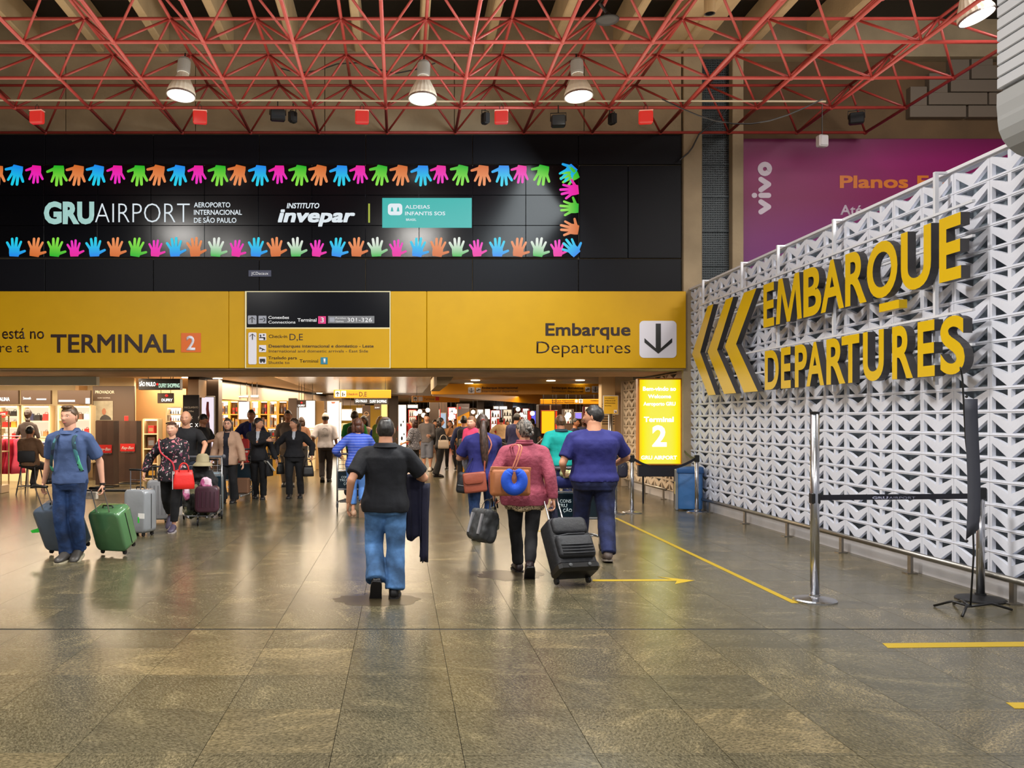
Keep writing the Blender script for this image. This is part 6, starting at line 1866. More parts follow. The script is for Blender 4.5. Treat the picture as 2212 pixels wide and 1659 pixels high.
m27 = person('man with short dark hair standing left of the navy T-shirt man\'s face', W(1243, 22.5), 22.5, R(50), H=1.66, tone='tan', hair='short', haircol=('black', (24, 20, 18)), top=cloth('dark shirt', (36, 40, 66)), bottom=CHAR, vox=.02, seed=45)
m28 = person('dark-skinned man in dark clothes in the queue behind the big navy man', W(1262, 23.5), 23.5, R(-20), H=1.70, tone='dark', hair='crop', haircol=('black', (24, 20, 18)), top=cloth('dark shirt', (36, 40, 66)), bottom=CHAR, vox=.02, seed=46)
m29 = person('person in a white and black top far back right of the cream shirt', W(1096, 36), 36, R(-10), H=1.60, tone='tan', sex='f', hair='bob', haircol=('black', (24, 20, 18)), top=PLAID, bottom=CHAR, vox=.022, face=False, seed=47)
m30 = person('person in grey far back in the passage beyond the totem', W(1150, 27), 27, PI, H=1.66, tone='tan', hair='short', haircol=('black', (24, 20, 18)), top=cloth('slate shirt', (60, 64, 74)), bottom=CHAR, vox=.022, face=False, seed=48)
m31 = person('dark figure far back left of the woman holding her mouth', W(984, 38), 38, 0, H=1.66, tone='brown', hair='short', haircol=('black', (24, 20, 18)), top=cloth('tan shirt', (176, 130, 90)), bottom=CHAR, vox=.025, face=False, seed=49)
m32 = person('person in a red top far back under the checked ceiling signs', W(870, 40), 40, 0, H=1.68, tone='tan', hair='short', haircol=('black', (24, 20, 18)), top=cloth('red top', (170, 40, 36)), bottom=CHAR, vox=.025, face=False, seed=50)

# seated man on a stool at the shop front, and a headless... display bust
m33 = person('man in a brown jacket sitting on a high stool with his back to the viewer', W(60, 18.4), 18.5, PI + R(-12), H=1.70, tone='tan', hair='crop', haircol=('black', (24, 20, 18)), sit=.66, lf=(.10, -.38, .12, 0), rf=(-.36, -.30, .22, 0), lh=(.18, -.30, .85), rh=(-.24, -.30, .85), fat=1.12,
    top=BRJ, tsleeve='long', themz=.49, tease=.034, bottom=cloth('dark trousers', (34, 28, 28)), vox=.0145, face=False, seed=52, z=.0)
st = thing('bar_stool', 'dark high stool with a low back under the man in the brown jacket', 'stool', (W(60, 18.4), 18.55, 0))
SF = mat('stool black', (26, 24, 26), .45)
MB().rbox((-.2, -.2, .60), (.2, .2, .655), .08, axis=2, er=.02, n=6).build('seat', SF, st, smooth=True)
MB().rbox((-.19, -.235, .70), (.19, -.205, .95), .05, axis=1, er=.008, n=6).build('backrest', SF, st, smooth=True)
for sx_ in (-1, 1):
    MB().tube([(sx_*.14, -.19, .62), (sx_*.14, -.22, .80)], .01, 6).build('back_support', SF, st)
    for sy_ in (-1, 1): MB().tube([(sx_*.14, sy_*.14, .60), (sx_*.22, sy_*.22, 0)], .014, 8).build('leg', SF, st)
for a_, b_ in (((-.2, -.2), (.2, -.2)), ((.2, -.2), (.2, .2)), ((.2, .2), (-.2, .2)), ((-.2, .2), (-.2, -.2))):
    MB().tube([(a_[0]*.95, a_[1]*.95, .18), (b_[0]*.95, b_[1]*.95, .18)], .010, 6).build('foot_rail', SF, st)
# ================================================================== the concourse behind
YC = 18.6
struct(MB().box((-14, YC, 2.74), (1.05, 72, 2.84)).build('ceiling_inner', CEIL) if False else MB().box((-14, YF + 2.4, 2.78), (10, 72, 2.9)).build('ceiling_inner', CEIL))
ci = bpy.data.objects['ceiling_inner']
# glossy metal slat field over the walkway
SLT = mat('polished ceiling slat', (214, 188, 152), .24, metal=.6)
slm = MB().box((-2.15, 0, 0), (2.15, .148, .02), bev=.004).mesh('ceiling_slat', SLT)
for k in range(110):
    y = YF + 2.75 + .155*k
    put('ceiling_slat', slm, ci, (-1.22, y, 2.752))
# slanted concrete corner piece
MB().prism([(W(935, 22), 2.40), (W(935, 22), 2.78), (W(978, 22), 2.78), (W(955, 22), 2.40)], 19.5, 23.6).build('ceiling_corner', CONC, ci)
# recessed downlights
DLM = glow('downlight', (255, 238, 206), 9)
dl = MB().lathe([(.0005, 0), (.11, 0), (.125, -.012), (.135, 0)], 20).mesh('downlight', DLM)
def downlights(lst, z_, label, group):
    for i, (px, py) in enumerate(lst):
        Y = (z_ - CH)*F/(PY - py)
        t = put('downlight', dl, None, (W(px, Y), Y, z_ - .006)); tag(t, 'round recessed light, number %s in the ceiling %s' % ('one two three four five six seven eight'.split()[i], label), 'ceiling light', group)
downlights([(403, 815), (470, 817), (482, 832), (577, 840), (634, 845), (690, 849), (553, 833), (740, 843)], 2.775, 'left of the hanging signs', 'concourse downlights, left')
downlights([(1027, 821), (1013, 828), (1190, 822), (1253, 821), (1050, 852), (1130, 857)], 2.775, 'near the inner yellow fascia', 'concourse downlights, right')
# inner yellow fascias
def fascia(name, label, p0, p1, q0, q1, Y, th=.15, m=None):
    t = thing(name, label, 'sign', (0, Y, 0))
    MB().box((W(p0, Y), 0, Z(q1, Y)), (W(p1, Y), th, Z(q0, Y)), bev=.01).build('panel', m or YELI, t)
    return t
YELI = mat('inner yellow', (214, 146, 6), .35)
ye = 25.0
f1 = fascia('departures_fascia', 'inner yellow fascia with international and domestic departures lettering', 932, 1300, 829, 852, ye)
def TF(s, a_, b_, pb_, ch_, m, t, Y, **k): text(s, W(a_, Y), W(b_, Y), Z(pb_, Y), ch_/F*Y, -.002, m, t, ext=.004, **k)
def tile(t, Y, a_, b_, c_, d_, m=None, y=-.004):
    MB().rbox((W(a_, Y), y - .008, Z(d_, Y)), (W(b_, Y), y, Z(c_, Y)), .03, axis=1, er=.002).build('icon_plate', m or WPL, t)
tile(f1, ye, 1011, 1025, 836.5, 850); arrow(1018, 843, 10, False, BLK, f1, ye, -.013, .14)
tile(f1, ye, 1028, 1039, 837.5, 848); plane_icon(1033.5, 843, 8, f1, ye, -.013)
TF('Embarque internacional', 1041, 1118, 840, 5, INK, f1, ye, off=.015); TF('International departures', 1041, 1119, 847, 5, INK, f1, ye)
TF('Embarque doméstico', 1192, 1260, 840, 5, INK, f1, ye, off=.015); TF('Domestic departures', 1192, 1260, 847.5, 5, INK, f1, ye)
tile(f1, ye, 1264, 1275, 836, 846.5); plane_icon(1269.5, 841.5, 8, f1, ye, -.013)
tile(f1, ye, 1278, 1293, 834, 848.5); arrow(1285.5, 841, 11, False, BLK, f1, ye, -.013, .14)
y2 = 31.0
f2 = fascia('second_fascia', 'second smaller yellow fascia below and behind the departures fascia', 1168, 1296, 862, 873, y2)
TF('Embarque internacional', 1192, 1240, 866.5, 3.2, INK, f2, y2); TF('International departures', 1192, 1240, 870.5, 3.2, INK, f2, y2)
tile(f2, y2, 1242, 1248, 863, 870); tile(f2, y2, 1250, 1259, 862, 871); arrow(1254.5, 866.5, 7, True, BLK, f2, y2, -.013, .16)
TF('Doméstico', 1276, 1293, 866.5, 3.2, INK, f2, y2)
t_ = thing('angled_fascia', 'long yellow ceiling edge running obliquely away behind the departures fascia', 'fascia', (0, 0, 0))
a_ = (W(935, 26.5), 26.5); b_ = (W(1172, 40.0), 40.0)
MB().add([(a_[0], a_[1], 2.35), (b_[0], b_[1], 2.35), (b_[0], b_[1], 2.78), (a_[0], a_[1], 2.78), (a_[0], a_[1] + .15, 2.35), (b_[0], b_[1] + .15, 2.35), (b_[0], b_[1] + .15, 2.78), (a_[0], a_[1] + .15, 2.78)],
         [(0, 1, 2, 3), (4, 5, 6, 7), (0, 1, 5, 4), (3, 2, 6, 7), (0, 3, 7, 4), (1, 2, 6, 5)]).build('panel', YELI, t_)
# hanging signs
def hanging(label, p0, p1, q0, q1, Y, rz=0):
    c = W((p0 + p1)/2, Y); w = W(p1, Y) - W(p0, Y)
    t = thing('hanging_sign', label, 'sign', (c, Y, Z(q1, Y)), rz); h = Z(q0, Y) - Z(q1, Y)
    MB().box((-w/2, 0, 0), (w/2, .12, h), bev=.008).build('panel', YELI, t)
    for sx_ in (-1, 1): MB().tube([(sx_*w*.4, .06, h), (sx_*w*.4, .06, 2.78 - Z(q1, Y))], .008, 6).build('suspension_rod', BLKPL, t)
    return t, w, h
h1, w1, hh1 = hanging('yellow hanging sign reading Check-in D,E', 721, 845, 842, 860, 26.0, R(3))
def lt(t, s, x0, x1, zb_, cap, m=INK, **k): text(s, x0, x1, zb_, cap, -.002, m, t, ext=.004, **k)
for k_, x in enumerate((-w1/2 + .04, -w1/2 + .22)):
    MB().rbox((x, -.01, .035), (x + .155, -.002, hh1 - .03), .02, axis=1, er=.002).build('icon_plate', WPL, h1)
ar = -w1/2 + .117
MB().prism([(ar - .01, .055), (ar + .01, .055), (ar + .01, .15), (ar + .05, .11), (ar + .05, .14), (ar, .19), (ar - .05, .14), (ar - .05, .11), (ar - .01, .15)], -.016, -.010).build('arrow', BLK, h1)
MB().box((ar + .14, -.016, .06), (ar + .17, -.010, .17)).build('icon_mark', BLK, h1); MB().box((ar + .19, -.016, .08), (ar + .22, -.010, .13)).build('icon_mark', BLK, h1)
lt(h1, 'Check-in', -w1/2 + .40, -w1/2 + .72, .09, .075); lt(h1, 'D,E', -w1/2 + .77, -w1/2 + 1.0, .055, .14)
h2, w2, hh2 = hanging('yellow hanging sign reading Terminal 3 further along', 890, 993, 855, 869, 30.0, R(3))
for x in (-w2/2 + .04, -w2/2 + .22): MB().rbox((x, -.01, .04), (x + .15, -.002, hh2 - .03), .02, axis=1, er=.002).build('icon_plate', WPL, h2)
ar = -w2/2 + .115
MB().prism([(ar - .01, .055), (ar + .01, .055), (ar + .01, .13), (ar + .05, .10), (ar + .05, .13), (ar, .18), (ar - .05, .13), (ar - .05, .10), (ar - .01, .13)], -.016, -.010).build('arrow', BLK, h2)
lt(h2, 'Terminal', -w2/2 + .42, -w2/2 + .78, .08, .08)
MB().box((-w2/2 + .82, -.008, .06), (-w2/2 + .95, -.001, .19)).build('number_tile', mat('red tile', (200, 36, 30), .4), h2); lt(h2, '3', -w2/2 + .865, -w2/2 + .915, .08, .09, WTX)

# ------------------------------------------------------------------ left shop line
def pole(name, label, cat, px0, px1, Y, z0, z1, d, m, rz=0):
    t = thing(name, label, cat, (W((px0+px1)/2, Y), Y, z0)); w = (px1-px0)/F*Y
    MB().box((-w/2, 0, 0), (w/2, d, z1 - z0), bev=.01).build('shaft', m, t)
    return t, w
GRB = mat('grey beige stone', (160, 146, 124), .5, var=.08, vscale=1)
st1 = struct(MB().box((-14, 18.55, 2.36), (W(208, 18.55), 18.75, 2.56)).build('trim_5', mat('grey green glass band', (206, 206, 184), .3)))
struct(MB().box((-14, 23.9, 0), (W(290, 23.9), 24.05, 2.78)).build('wall_shop', CREAM))
# fascia along the corridor: (-5.42,23) -> (-2.08,50)
fa = Vector((-5.42, 23.0)); fbv = Vector((-2.08, 50.0)); dd = (fbv - fa).normalized(); nrm = Vector((-dd.y, dd.x))
fm = MB(); q4 = [fa, fbv, fbv + nrm*.3, fa + nrm*.3]
fm.add([(p.x, p.y, 2.22) for p in q4] + [(p.x, p.y, 2.70) for p in q4], [(0, 1, 2, 3), (4, 5, 6, 7), (0, 1, 5, 4), (1, 2, 6, 5), (2, 3, 7, 6), (3, 0, 4, 7)])
struct(fm.build('trim_7', mat('shop fascia beige', (176, 146, 116), .45)))
fm = MB(); q4 = [fa - nrm*.02, fbv - nrm*.02, fbv + nrm*.3, fa + nrm*.3]
fm.add([(p.x, p.y, 2.70) for p in q4] + [(p.x, p.y, 2.775) for p in q4], [(0, 1, 2, 3), (4, 5, 6, 7), (0, 1, 5, 4), (1, 2, 6, 5), (2, 3, 7, 6), (3, 0, 4, 7)])
struct(fm.build('trim_8', mat('dark shadow gap', (30, 22, 18), .7)))
# columns / piers along the shop line
DK = mat('dark brown pier', (74, 58, 46), .45)
pole('shop_pier', 'dark brown pier left of the tall lit perfume poster', 'pier', 428, 472, 23.6, 0, 2.74, .5, DK)
pole('shop_pier', 'brown pier right of the black payment-options panel', 'pier', 704, 737, 38.0, 0, 2.74, .5, DK)
pole('shop_pier', 'brown pier between the yellow shop and the narrow white lit panel', 'pier', 838, 860, 40.0, 0, 2.74, .5, DK)
pole('shop_pier', 'brown pier behind the smiling man in the grey sweater', 'pier', 928, 948, 44.0, 0, 2.74, .5, DK)
pole('shop_pier', 'tan pier left of the yellow totem', 'pier', 950, 966, 46.0, 0, 2.74, .5, BROWN)
pole('shop_pier', 'brown pier right of the far red shop', 'pier', 1090, 1108, 50.0, 0, 2.74, .5, DK)
pole('shop_pier', 'brown pier far back left of the small white lit panel', 'pier', 1030, 1046, 52.0, 0, 2.74, .5, DK)
# lit posters
def lit(name, label, p0, p1, q0, q1, Y, col, es, cat='lit panel', frame=None, d=.1):
    t = thing(name, label, cat, (W((p0+p1)/2, Y), Y, Z(q1, Y))); w = (p1-p0)/F*Y; h = (q1-q0)/F*Y
    MB().box((-w/2 - .03, .0, -.03), (w/2 + .03, d, h + .03), bev=.01).build('frame', frame or STEELD, t)
    if q1 < 945:
        for fx in (-.35, .35): MB().tube([(w*fx, d/2, h), (w*fx, d/2, 2.78 - Z(q1, Y))], .008, 6).build('suspension_rod', BLKPL, t)
    MB().box((-w/2, -.008, 0), (w/2, .002, h)).build('lit_face', glow('lit %d %d %d %.1f' % (*col, es), col, es), t)
    return t, w, h
WL = (255, 246, 232)
lp, w_, h_ = lit('perfume_poster', 'tall lit poster of a figure in a red top on a white ground', 436, 462, 858, 1000, 23.5, (236, 222, 232), 1.1)
MB().tube([(-.02, -.012, h_*.62), (.01, -.012, h_*.72), (-.01, -.012, h_*.82), (.0, -.012, h_*.93)], [(.05, .003), (.045, .003), (.04, .003), (.03, .003)], 8, flat=(1, 0, 0)).build('figure_top', mat('poster red', (120, 36, 40), .6), lp)
MB().tube([(.03, -.012, h_*.05), (.0, -.012, h_*.35), (-.01, -.012, h_*.62)], [(.09, .003), (.10, .003), (.05, .003)], 8, flat=(1, 0, 0)).build('figure_skirt', mat('poster plum', (70, 50, 64), .6), lp)
lit('lightbox', 'blank bright white panel inside the shop right of the small hanging logo sign', 646, 680, 866, 925, 27.9, WL, 2.6)
lp2, w_, h_ = lit('lit_poster', 'tall bright poster with an orange shape at its top, right of the white cap', 707, 732, 867, 960, 37.8, WL, 2.4)
MB().prism([(-.10, h_ - .02), (.12, h_ - .02), (.06, h_ - .10), (-.05, h_ - .10)], -.014, -.009).build('orange_mark', glow('orange lamp', (240, 110, 60), 1.2), lp2)
lp3, w_, h_ = lit('lit_poster', 'narrow tall white lit panel with small dark figures above the black-shirted man\'s shoulder', 861, 877, 875, 965, 39.8, WL, 2.4)
for a_, b_, c_ in ((.05, .6, .03), (-.06, .52, .04), (.08, .30, .03), (-.02, .2, .05), (0, .85, .012)):
    MB().ell((a_, -.012, h_*b_), (c_, .003, c_*2), 8, 6).build('figure_mark', BLK, lp3)
lit('lightbox', 'small pale lit panel between brown piers beyond the smiling man', 952, 963, 893, 925, 45.6, (170, 190, 210), 1.0)
lit('lightbox', 'small bright white lit panel far back left of the red shop', 1048, 1058, 884, 905, 51.5, WL, 2.6)
lit('lightbox', 'yellow lit display with a red frame inside the dark kiosk', 1170, 1199, 888, 936, 30.5, (240, 176, 20), 1.5, frame=mat('kiosk red', (190, 30, 20), .4))
lit('lightbox', 'red glowing strip display beside the yellow lit display', 1200, 1203, 888, 936, 30.3, (240, 60, 20), 1.4)
lit('lightbox', 'violet screen far back above the navy man\'s face', 1243, 1256, 892, 904, 34, (130, 110, 230), 1.6, cat='screen')
lit('lightbox', 'blue and violet poster far back right of the hanging light', 1148, 1157, 888, 915, 46, (90, 90, 220), 1.2)
lit('lit_sign', 'white lit shop sign far back, left half of the pair under the fascia', 1067, 1077, 878, 883, 42, WL, 2.4, cat='sign')
lit('lit_sign', 'white lit shop sign far back, right half of the pair under the fascia', 1079, 1095, 878, 884, 42, WL, 2.4, cat='sign')
lit('lit_sign', 'white lit strip sign far back left of the smiling man', 881, 902, 875, 881, 41, WL, 2.2, cat='sign')
# kiosk
kk = thing('dark_kiosk', 'dark brown kiosk doors on both sides of the yellow lit display', 'kiosk', (0, 30.6, 0))
for a_, b_, q in ((1164, 1188, 874), (1190, 1214, 874)):
    MB().box((W(a_, 30.6), .02, 0), (W(b_, 30.6), .6, Z(q, 30.6)), bev=.01).build('door_panel', mat('kiosk brown', (58, 36, 28), .4), kk)
MB().box((W(1187.6, 30.6), 0, 0), (W(1190.4, 30.6), .04, Z(874, 30.6))).build('door_post', mat('kiosk gold', (180, 150, 110), .4), kk)
# totem
tt, w_ = pole('yellow_totem', 'yellow wayfinding totem with a slanted grey top beside the backpack man', 'totem sign', 988, 1014, 22.6, 0, Z(872, 22.6), .25, YELI)
tz = Z(872, 22.6)
MB().prism([(-w_/2, tz), (w_/2, tz), (w_/2, tz - .20), (-w_/2, tz - .35)], -.008, -.001).build('grey_top', mat('totem grey', (104, 92, 92), .4), tt)
MB().box((-w_/2 + .03, -.014, tz - .15), (-w_/2 + .09, -.008, tz - .08)).build('number_tile', MATS['red tile'], tt)
text('Terminal', -w_/2 + .11, w_/2 - .03, tz - .12, .025, -.009, WTX, tt, ext=.003)
MB().box((-w_/2 + .02, -.010, tz - .52), (-w_/2 + .10, -.001, tz - .44)).build('icon_plate', WPL, tt)
text('Lojas', -w_/2 + .02, -w_/2 + .17, tz - .62, .04, -.002, INK, tt, ext=.003); text('Shops', -w_/2 + .02, -w_/2 + .17, tz - .68, .04, -.002, INK, tt, ext=.003)

# ---- payment panels and shop names
def panel_text(name, label, p0, p1, q0, q1, Y, m, lines, cat='sign', d=.06):
    t = thing(name, label, cat, (W(p0, Y), Y, Z(q1, Y))); w = (p1-p0)/F*Y; h = (q1-q0)/F*Y
    MB().box((0, 0, 0), (w, d, h), bev=.006).build('panel', m, t)
    if q1 < 885 and name != 'brand_header':
        for fx in (.2, .8): MB().tube([(w*fx, d/2, h), (w*fx, d/2, 2.78 - Z(q1, Y))], .008, 6).build('suspension_rod', BLKPL, t)
    for s, a_, b_, pb_, ch_, mm, kw in lines:
        text(s, W(a_, Y) - W(p0, Y), W(b_, Y) - W(p0, Y), Z(pb_, Y) - Z(q1, Y), ch_/F*Y, -.002, mm, t, ext=.004, **kw)
    return t
SGD = mat('sign dark', (30, 26, 24), .4); SGB = mat('sign brown', (70, 52, 40), .4)
LWT = glow('lit white letters', (255, 250, 240), 1.7); LGN = glow('lit green letters', (206, 240, 214), 1.1); LRD = glow('lit red', (230, 30, 30), 1.3)
DIMW = mat('dim white letters', (198, 190, 178), .5)
panel_text('shop_name_sign', 'dark shop sign with lit white and green lettering over the left shop entrance', 299, 389, 818, 842, 21.4, SGD, [('SÃO PAULO', 301, 336, 834, 9, LWT, dict(off=.03)), ('DUFRY SHOPPING', 343, 388, 837, 9, LGN, dict(off=.02))], d=.25)
MB().ell((W(340, 21.4), 21.39, Z(830, 21.4)), (.03, .006, .03), 10, 6).build('red_heart', LRD, bpy.data.objects['shop_name_sign']).matrix_parent_inverse = Matrix.Translation((-W(299, 21.4), -21.4, -Z(842, 21.4)))
panel_text('logo_sign', 'small brown hanging sign with a red round mark and white name inside the left entrance', 340, 375, 849, 871, 22.4, SGB, [('DUFRY', 349, 373, 867, 6, LWT, dict(off=.03))])
MB().ell((.24, -.004, .20), (.045, .006, .035), 10, 6).build('round_mark', LRD, bpy.data.objects['logo_sign'])
panel_text('payment_panel', 'black payment-options panel with white symbols left of the perfume poster pier', 395, 430, 853, 960, 22.6, mat('panel black', (26, 20, 20), .35),
           [('PARCELAMENTO', 398, 428, 882, 4.2, DIMW, {}), ('10x', 408, 419, 890, 4, DIMW, {}), ('P', 398, 404, 905, 7, LWT, dict(off=.03)), ('R', 411, 417, 905, 7, DIMW, {}), ('A  C  X', 398, 428, 922, 8, LWT, {})])
panel_text('payment_panel', 'dark brown panel with card symbols behind the white-capped man', 681, 706, 866, 935, 36, SGB, [('PARCELAMENTO', 683, 704, 888, 3, DIMW, {}), ('10x', 689, 697, 894, 3.4, DIMW, {}), ('1 0', 683, 695, 917, 6, LWT, {})])
panel_text('logo_sign', 'small brown hanging sign with a red dot in the second shop', 642, 661, 864, 880, 27.2, SGB, [('DUFRY', 644, 659, 878, 4, LWT, dict(off=.03))])
MB().ell((.14, -.004, .15), (.035, .006, .03), 10, 6).build('round_mark', LRD, bpy.data.objects['logo_sign.001'])
panel_text('shop_name_sign', 'lit white shop sign behind the yellow Check-in hanging sign', 765, 838, 860, 873, 36.5, SGD, [('SÃO PAULO', 768, 793, 869, 5.6, LWT, dict(off=.03)), ('DUFRY SHOPPING', 799, 835, 870, 6, LWT, dict(off=.03))], d=.2)
panel_text('logo_sign', 'small brown sign with a red mark under the second lit shop name', 808, 822, 873, 885, 36.3, SGB, [('DUFRY', 810, 820, 882, 3, LWT, {})])
pv = panel_text('fitting_room_panel', 'tall dark brown wall panel lettered PROVADOR with a portrait poster', 200, 290, 834, 1040, 22.9, mat('taupe wall panel', (82, 62, 44), .5), [('PROVADOR', 206, 247, 850, 6.5, mat('cream letters', (232, 216, 190), .5), dict(off=.015)), ('DUFRY SHOPPING', 211, 238, 861, 3, DIMW, {})], d=.1)
ps = MB(); Yv = 22.9; ox, oz = W(200, Yv), Z(1040, Yv)
MB().box((W(202, Yv) - ox, -.012, Z(908, Yv) - oz), (W(244, Yv) - ox, -.001, Z(866, Yv) - oz)).build('poster', mat('poster grey', (150, 142, 120), .6, var=.2, vscale=6), pv)
MB().prism([(W(a_, Yv) - ox, Z(b_, Yv) - oz) for a_, b_ in ((216, 907), (241, 907), (239, 902), (234, 898), (229, 896), (226, 896), (220, 899), (217, 903))], -.018, -.012).build('poster_figure', mat('poster dark', (50, 46, 44), .6), pv)
MB().ell((W(225, Yv) - ox, -.014, Z(889, Yv) - oz), (.055, .006, .09), 12, 8).build('poster_face', mat('poster skin', (150, 96, 70), .6), pv)
# draped brown covers with red labels
def cover(label, p0, p1, q0, q1, Y, name='eyewear_display'):
    t = thing(name, label, 'display stand', (W((p0+p1)/2, Y), Y, 0)); w = (p1-p0)/F*Y; h = Z(q0, Y)
    CM = mat('brown fabric cover', (74, 50, 36), .7, bump=.4, bscale=4, var=.12)
    rings = []
    for q in (0.04, .2, .5, .8, 1):
        wv = 1 + .02*math.sin(q*9)
        rings.append([(x*w/2*wv, y_*.2, h*q) for x, y_ in ((-1, -1), (-.3, -1.04), (.3, -.97), (1, -1), (1, 1), (-1, 1))])
    MB().loft(rings).build('cover', CM, t)
    MB().box((-w/2 - .01, -.21, .0), (w/2 + .01, .21, .03), bev=.006).build('base', BLKPL, t)
    MB().box((-w*.40, -.218, h*.52), (w*.42, -.208, h*.64)).build('red_label', mat('label red', (206, 40, 34), .5), t)
    text('Ray-Ban', -w*.32, w*.36, h*.555, h*.045, -.219, mat('label white', (232, 220, 214), .5), t, shear=.35, ext=.002, off=.01)
    text('GENUINE SINCE 1937', -w*.36, w*.38, h*.505, h*.010, -.212, DIMW, t, ext=.002)
    return t
cover('brown cloth-covered display with a red label, the nearer and left one', 213, 251, 909, 1056, 20.6)
cover('brown cloth-covered display with a red label, right of the first beside the silver case', 262, 300, 909, 1046, 21.6)
rs = thing('red_card', 'small red card standing on top of the right covered display', 'card', (W(273, 21.6), 21.6, Z(909, 21.6)))
MB().box((-.05, -.01, 0), (.05, .01, .12), bev=.003).build('card', mat('label red', (206, 40, 34), .5), rs)

# ---- merchandise helpers
GOODS = [mat('goods black', (26, 24, 26), .5), mat('goods brown', (92, 58, 38), .55), mat('goods tan', (160, 116, 74), .55), mat('goods grey', (112, 112, 116), .5), mat('goods white', (220, 214, 204), .5),
         mat('goods navy', (30, 36, 70), .5), mat('goods red', (180, 34, 32), .5), mat('goods gold', (196, 150, 60), .35)]
NICK = []
ORD = ('first', 'second', 'third', 'fourth', 'fifth', 'sixth')
def shelf_bay(label, p0, p1, q0, q1, Y, rows, back, seed, goods='bag', n=3, depth=.4, glow_back=None, gl='bag', cat='shelf', frame=None, gname='bag'):
    """one lit shelving bay with a row of goods on every shelf"""
    t = thing('shelving_bay', label, cat, (W(p0, Y), Y, Z(q1, Y))); w = (p1-p0)/F*Y; h = (q1-q0)/F*Y
    fm_ = frame or CREAM
    MB().box((0, depth - .02, 0), (w, depth, h)).build('back_panel', back, t)
    for x in (0, w - .04): MB().box((x, 0, 0), (x + .04, depth, h), bev=.004).build('side', fm_, t)
    rnd = random.Random(seed); nick = NICKS.get(seed, 'the %d far bay')
    for r_ in range(rows + 1):
        z_ = h*r_/rows
        MB().box((.04, 0, z_ - .02), (w - .04, depth, z_ + .012)).build('shelf', fm_, t)
        if r_ < rows:
            hh = h/rows
            for k in range(n):
                x = .06 + (w - .12)*(k + .5)/n; ww = (w - .12)/n*rnd.uniform(.55, .9); gh = hh*rnd.uniform(.45, .8)
                o = thing(gname, '', {'bag': 'handbag', 'box': 'box', 'bottle': 'bottle'}[goods], (W(p0, Y) + x, Y + depth*.45, Z(q1, Y) + z_ + .0125), rnd.uniform(-.2, .2), 'goods on the ' + label.split(',')[0])
                m = rnd.choice(GOODS)
                o['label'] = '%s %s, %s along the %s shelf of %s' % (m.name.split()[1], gl, ORD[k], ORD[r_], nick)
                if goods == 'bag':
                    gh = min(gh, ww*1.0)
                    MB().prism([(-ww/2, 0), (ww/2, 0), (ww*.42, gh), (-ww*.42, gh)], -.07, .07).build('body', m, o)
                    MB().tube([(-ww*.22, 0, gh), (-ww*.15, 0, gh*1.25), (ww*.15, 0, gh*1.25), (ww*.22, 0, gh)], .008, 5).build('handle', m, o)
                elif goods == 'bottle':
                    r0 = min(ww*.35, .06)
                    MB().lathe([(r0, 0), (r0, gh*.6), (r0*.4, gh*.75), (r0*.4, gh), (.0005, gh)], 12, cap=True).build('body', m, o)
                    MB().lathe([(r0*.45, gh*.92), (r0*.45, gh*1.02), (.0005, gh*1.02)], 10, cap=True).build('cap', GOODS[7], o)
                else:
                    MB().box((-ww/2, -.1, 0), (ww/2, .1, gh), bev=.006).build('carton', m, o)
                    MB().box((-ww*.36, -.104, gh*.25), (ww*.36, -.099, gh*.7)).build('label', rnd.choice(GOODS), o)
    if q1 < 1000 and gname != 'x':
        MB().box((0, .02, -Z(q1, Y)), (w, depth, -.02)).build('plinth', fm_, t)
    if glow_back:
        MB().box((.06, .02, h - .045), (w - .06, .10, h - .022)).build('strip_light', glow('shelf strip', (255, 236, 200), 7), t)
    return t
BKL = glow('backlit shelf', (255, 232, 196), 1.0); BKW = glow('bright backlit shelf', (255, 244, 226), 1.7); WOODB = mat('warm shelf back', (196, 158, 110), .6)
NICKS = {1: 'the far left bay', 2: 'the bay behind the display bust', 3: 'the bay behind the polo shirt', 5: 'the entrance shelving', 6: 'the bright cosmetics shelving',
         20: 'the first gold bay', 21: 'the second gold bay', 22: 'the third gold bay', 23: 'the fourth gold bay', 24: 'the fifth gold bay', 25: 'the sixth gold bay', 31: 'the left low island',
         32: 'the right low island', 40: 'the yellow shop', 50: 'the far left red bay', 51: 'the far brown bay beside it', 52: 'the bay left of the totem', 53: 'the bay right of the totem',
         54: 'the bay behind the cream shirt', 55: 'the bay right of the far pier', 56: 'the bay by the violet poster', 57: 'the bay behind the queue', 58: 'the bay right of the queue', 59: 'the narrow bay by the totem', 60: 'the narrowest far bay', 61: 'the bay right of the cream shirt'}
# left shop bays
shelf_bay('cream shelving bay at the far left, cut by the picture edge', -6, 40, 876, 948, 22.5, 3, BKL, 1, n=2, glow_back=1)
shelf_bay('middle cream shelving bay behind the display bust, with handbags', 46, 108, 876, 944, 22.5, 2, BKL, 2, n=3, glow_back=1)
shelf_bay('right cream shelving bay behind the polo shirt man, with handbags', 124, 196, 876, 1000, 22.5, 4, BKL, 3, n=4, glow_back=1)
def header(label, p0, p1, words):
    h_ = panel_text('brand_header', label, p0, p1, 843, 873, 22.4, mat('header brown', (66, 48, 34), .4), words, d=.12)
    for a_, b_, q0, q1 in {45: [(79, 100, 861, 864)], 124: [(127, 162, 864, 868), (185, 194, 860, 872)]}.get(p0, []):
        MB().box((W(a_, 22.4) - W(p0, 22.4), -.008, Z(q1, 22.4) - Z(873, 22.4)), (W(b_, 22.4) - W(p0, 22.4), -.001, Z(q0, 22.4) - Z(873, 22.4))).build('lit_name_bar', LWT, h_)
    return h_
header('dark header board with white letters at the far left', -10, 39, [('DALINA', -6, 21, 866, 8, LWT, dict(off=.03))])
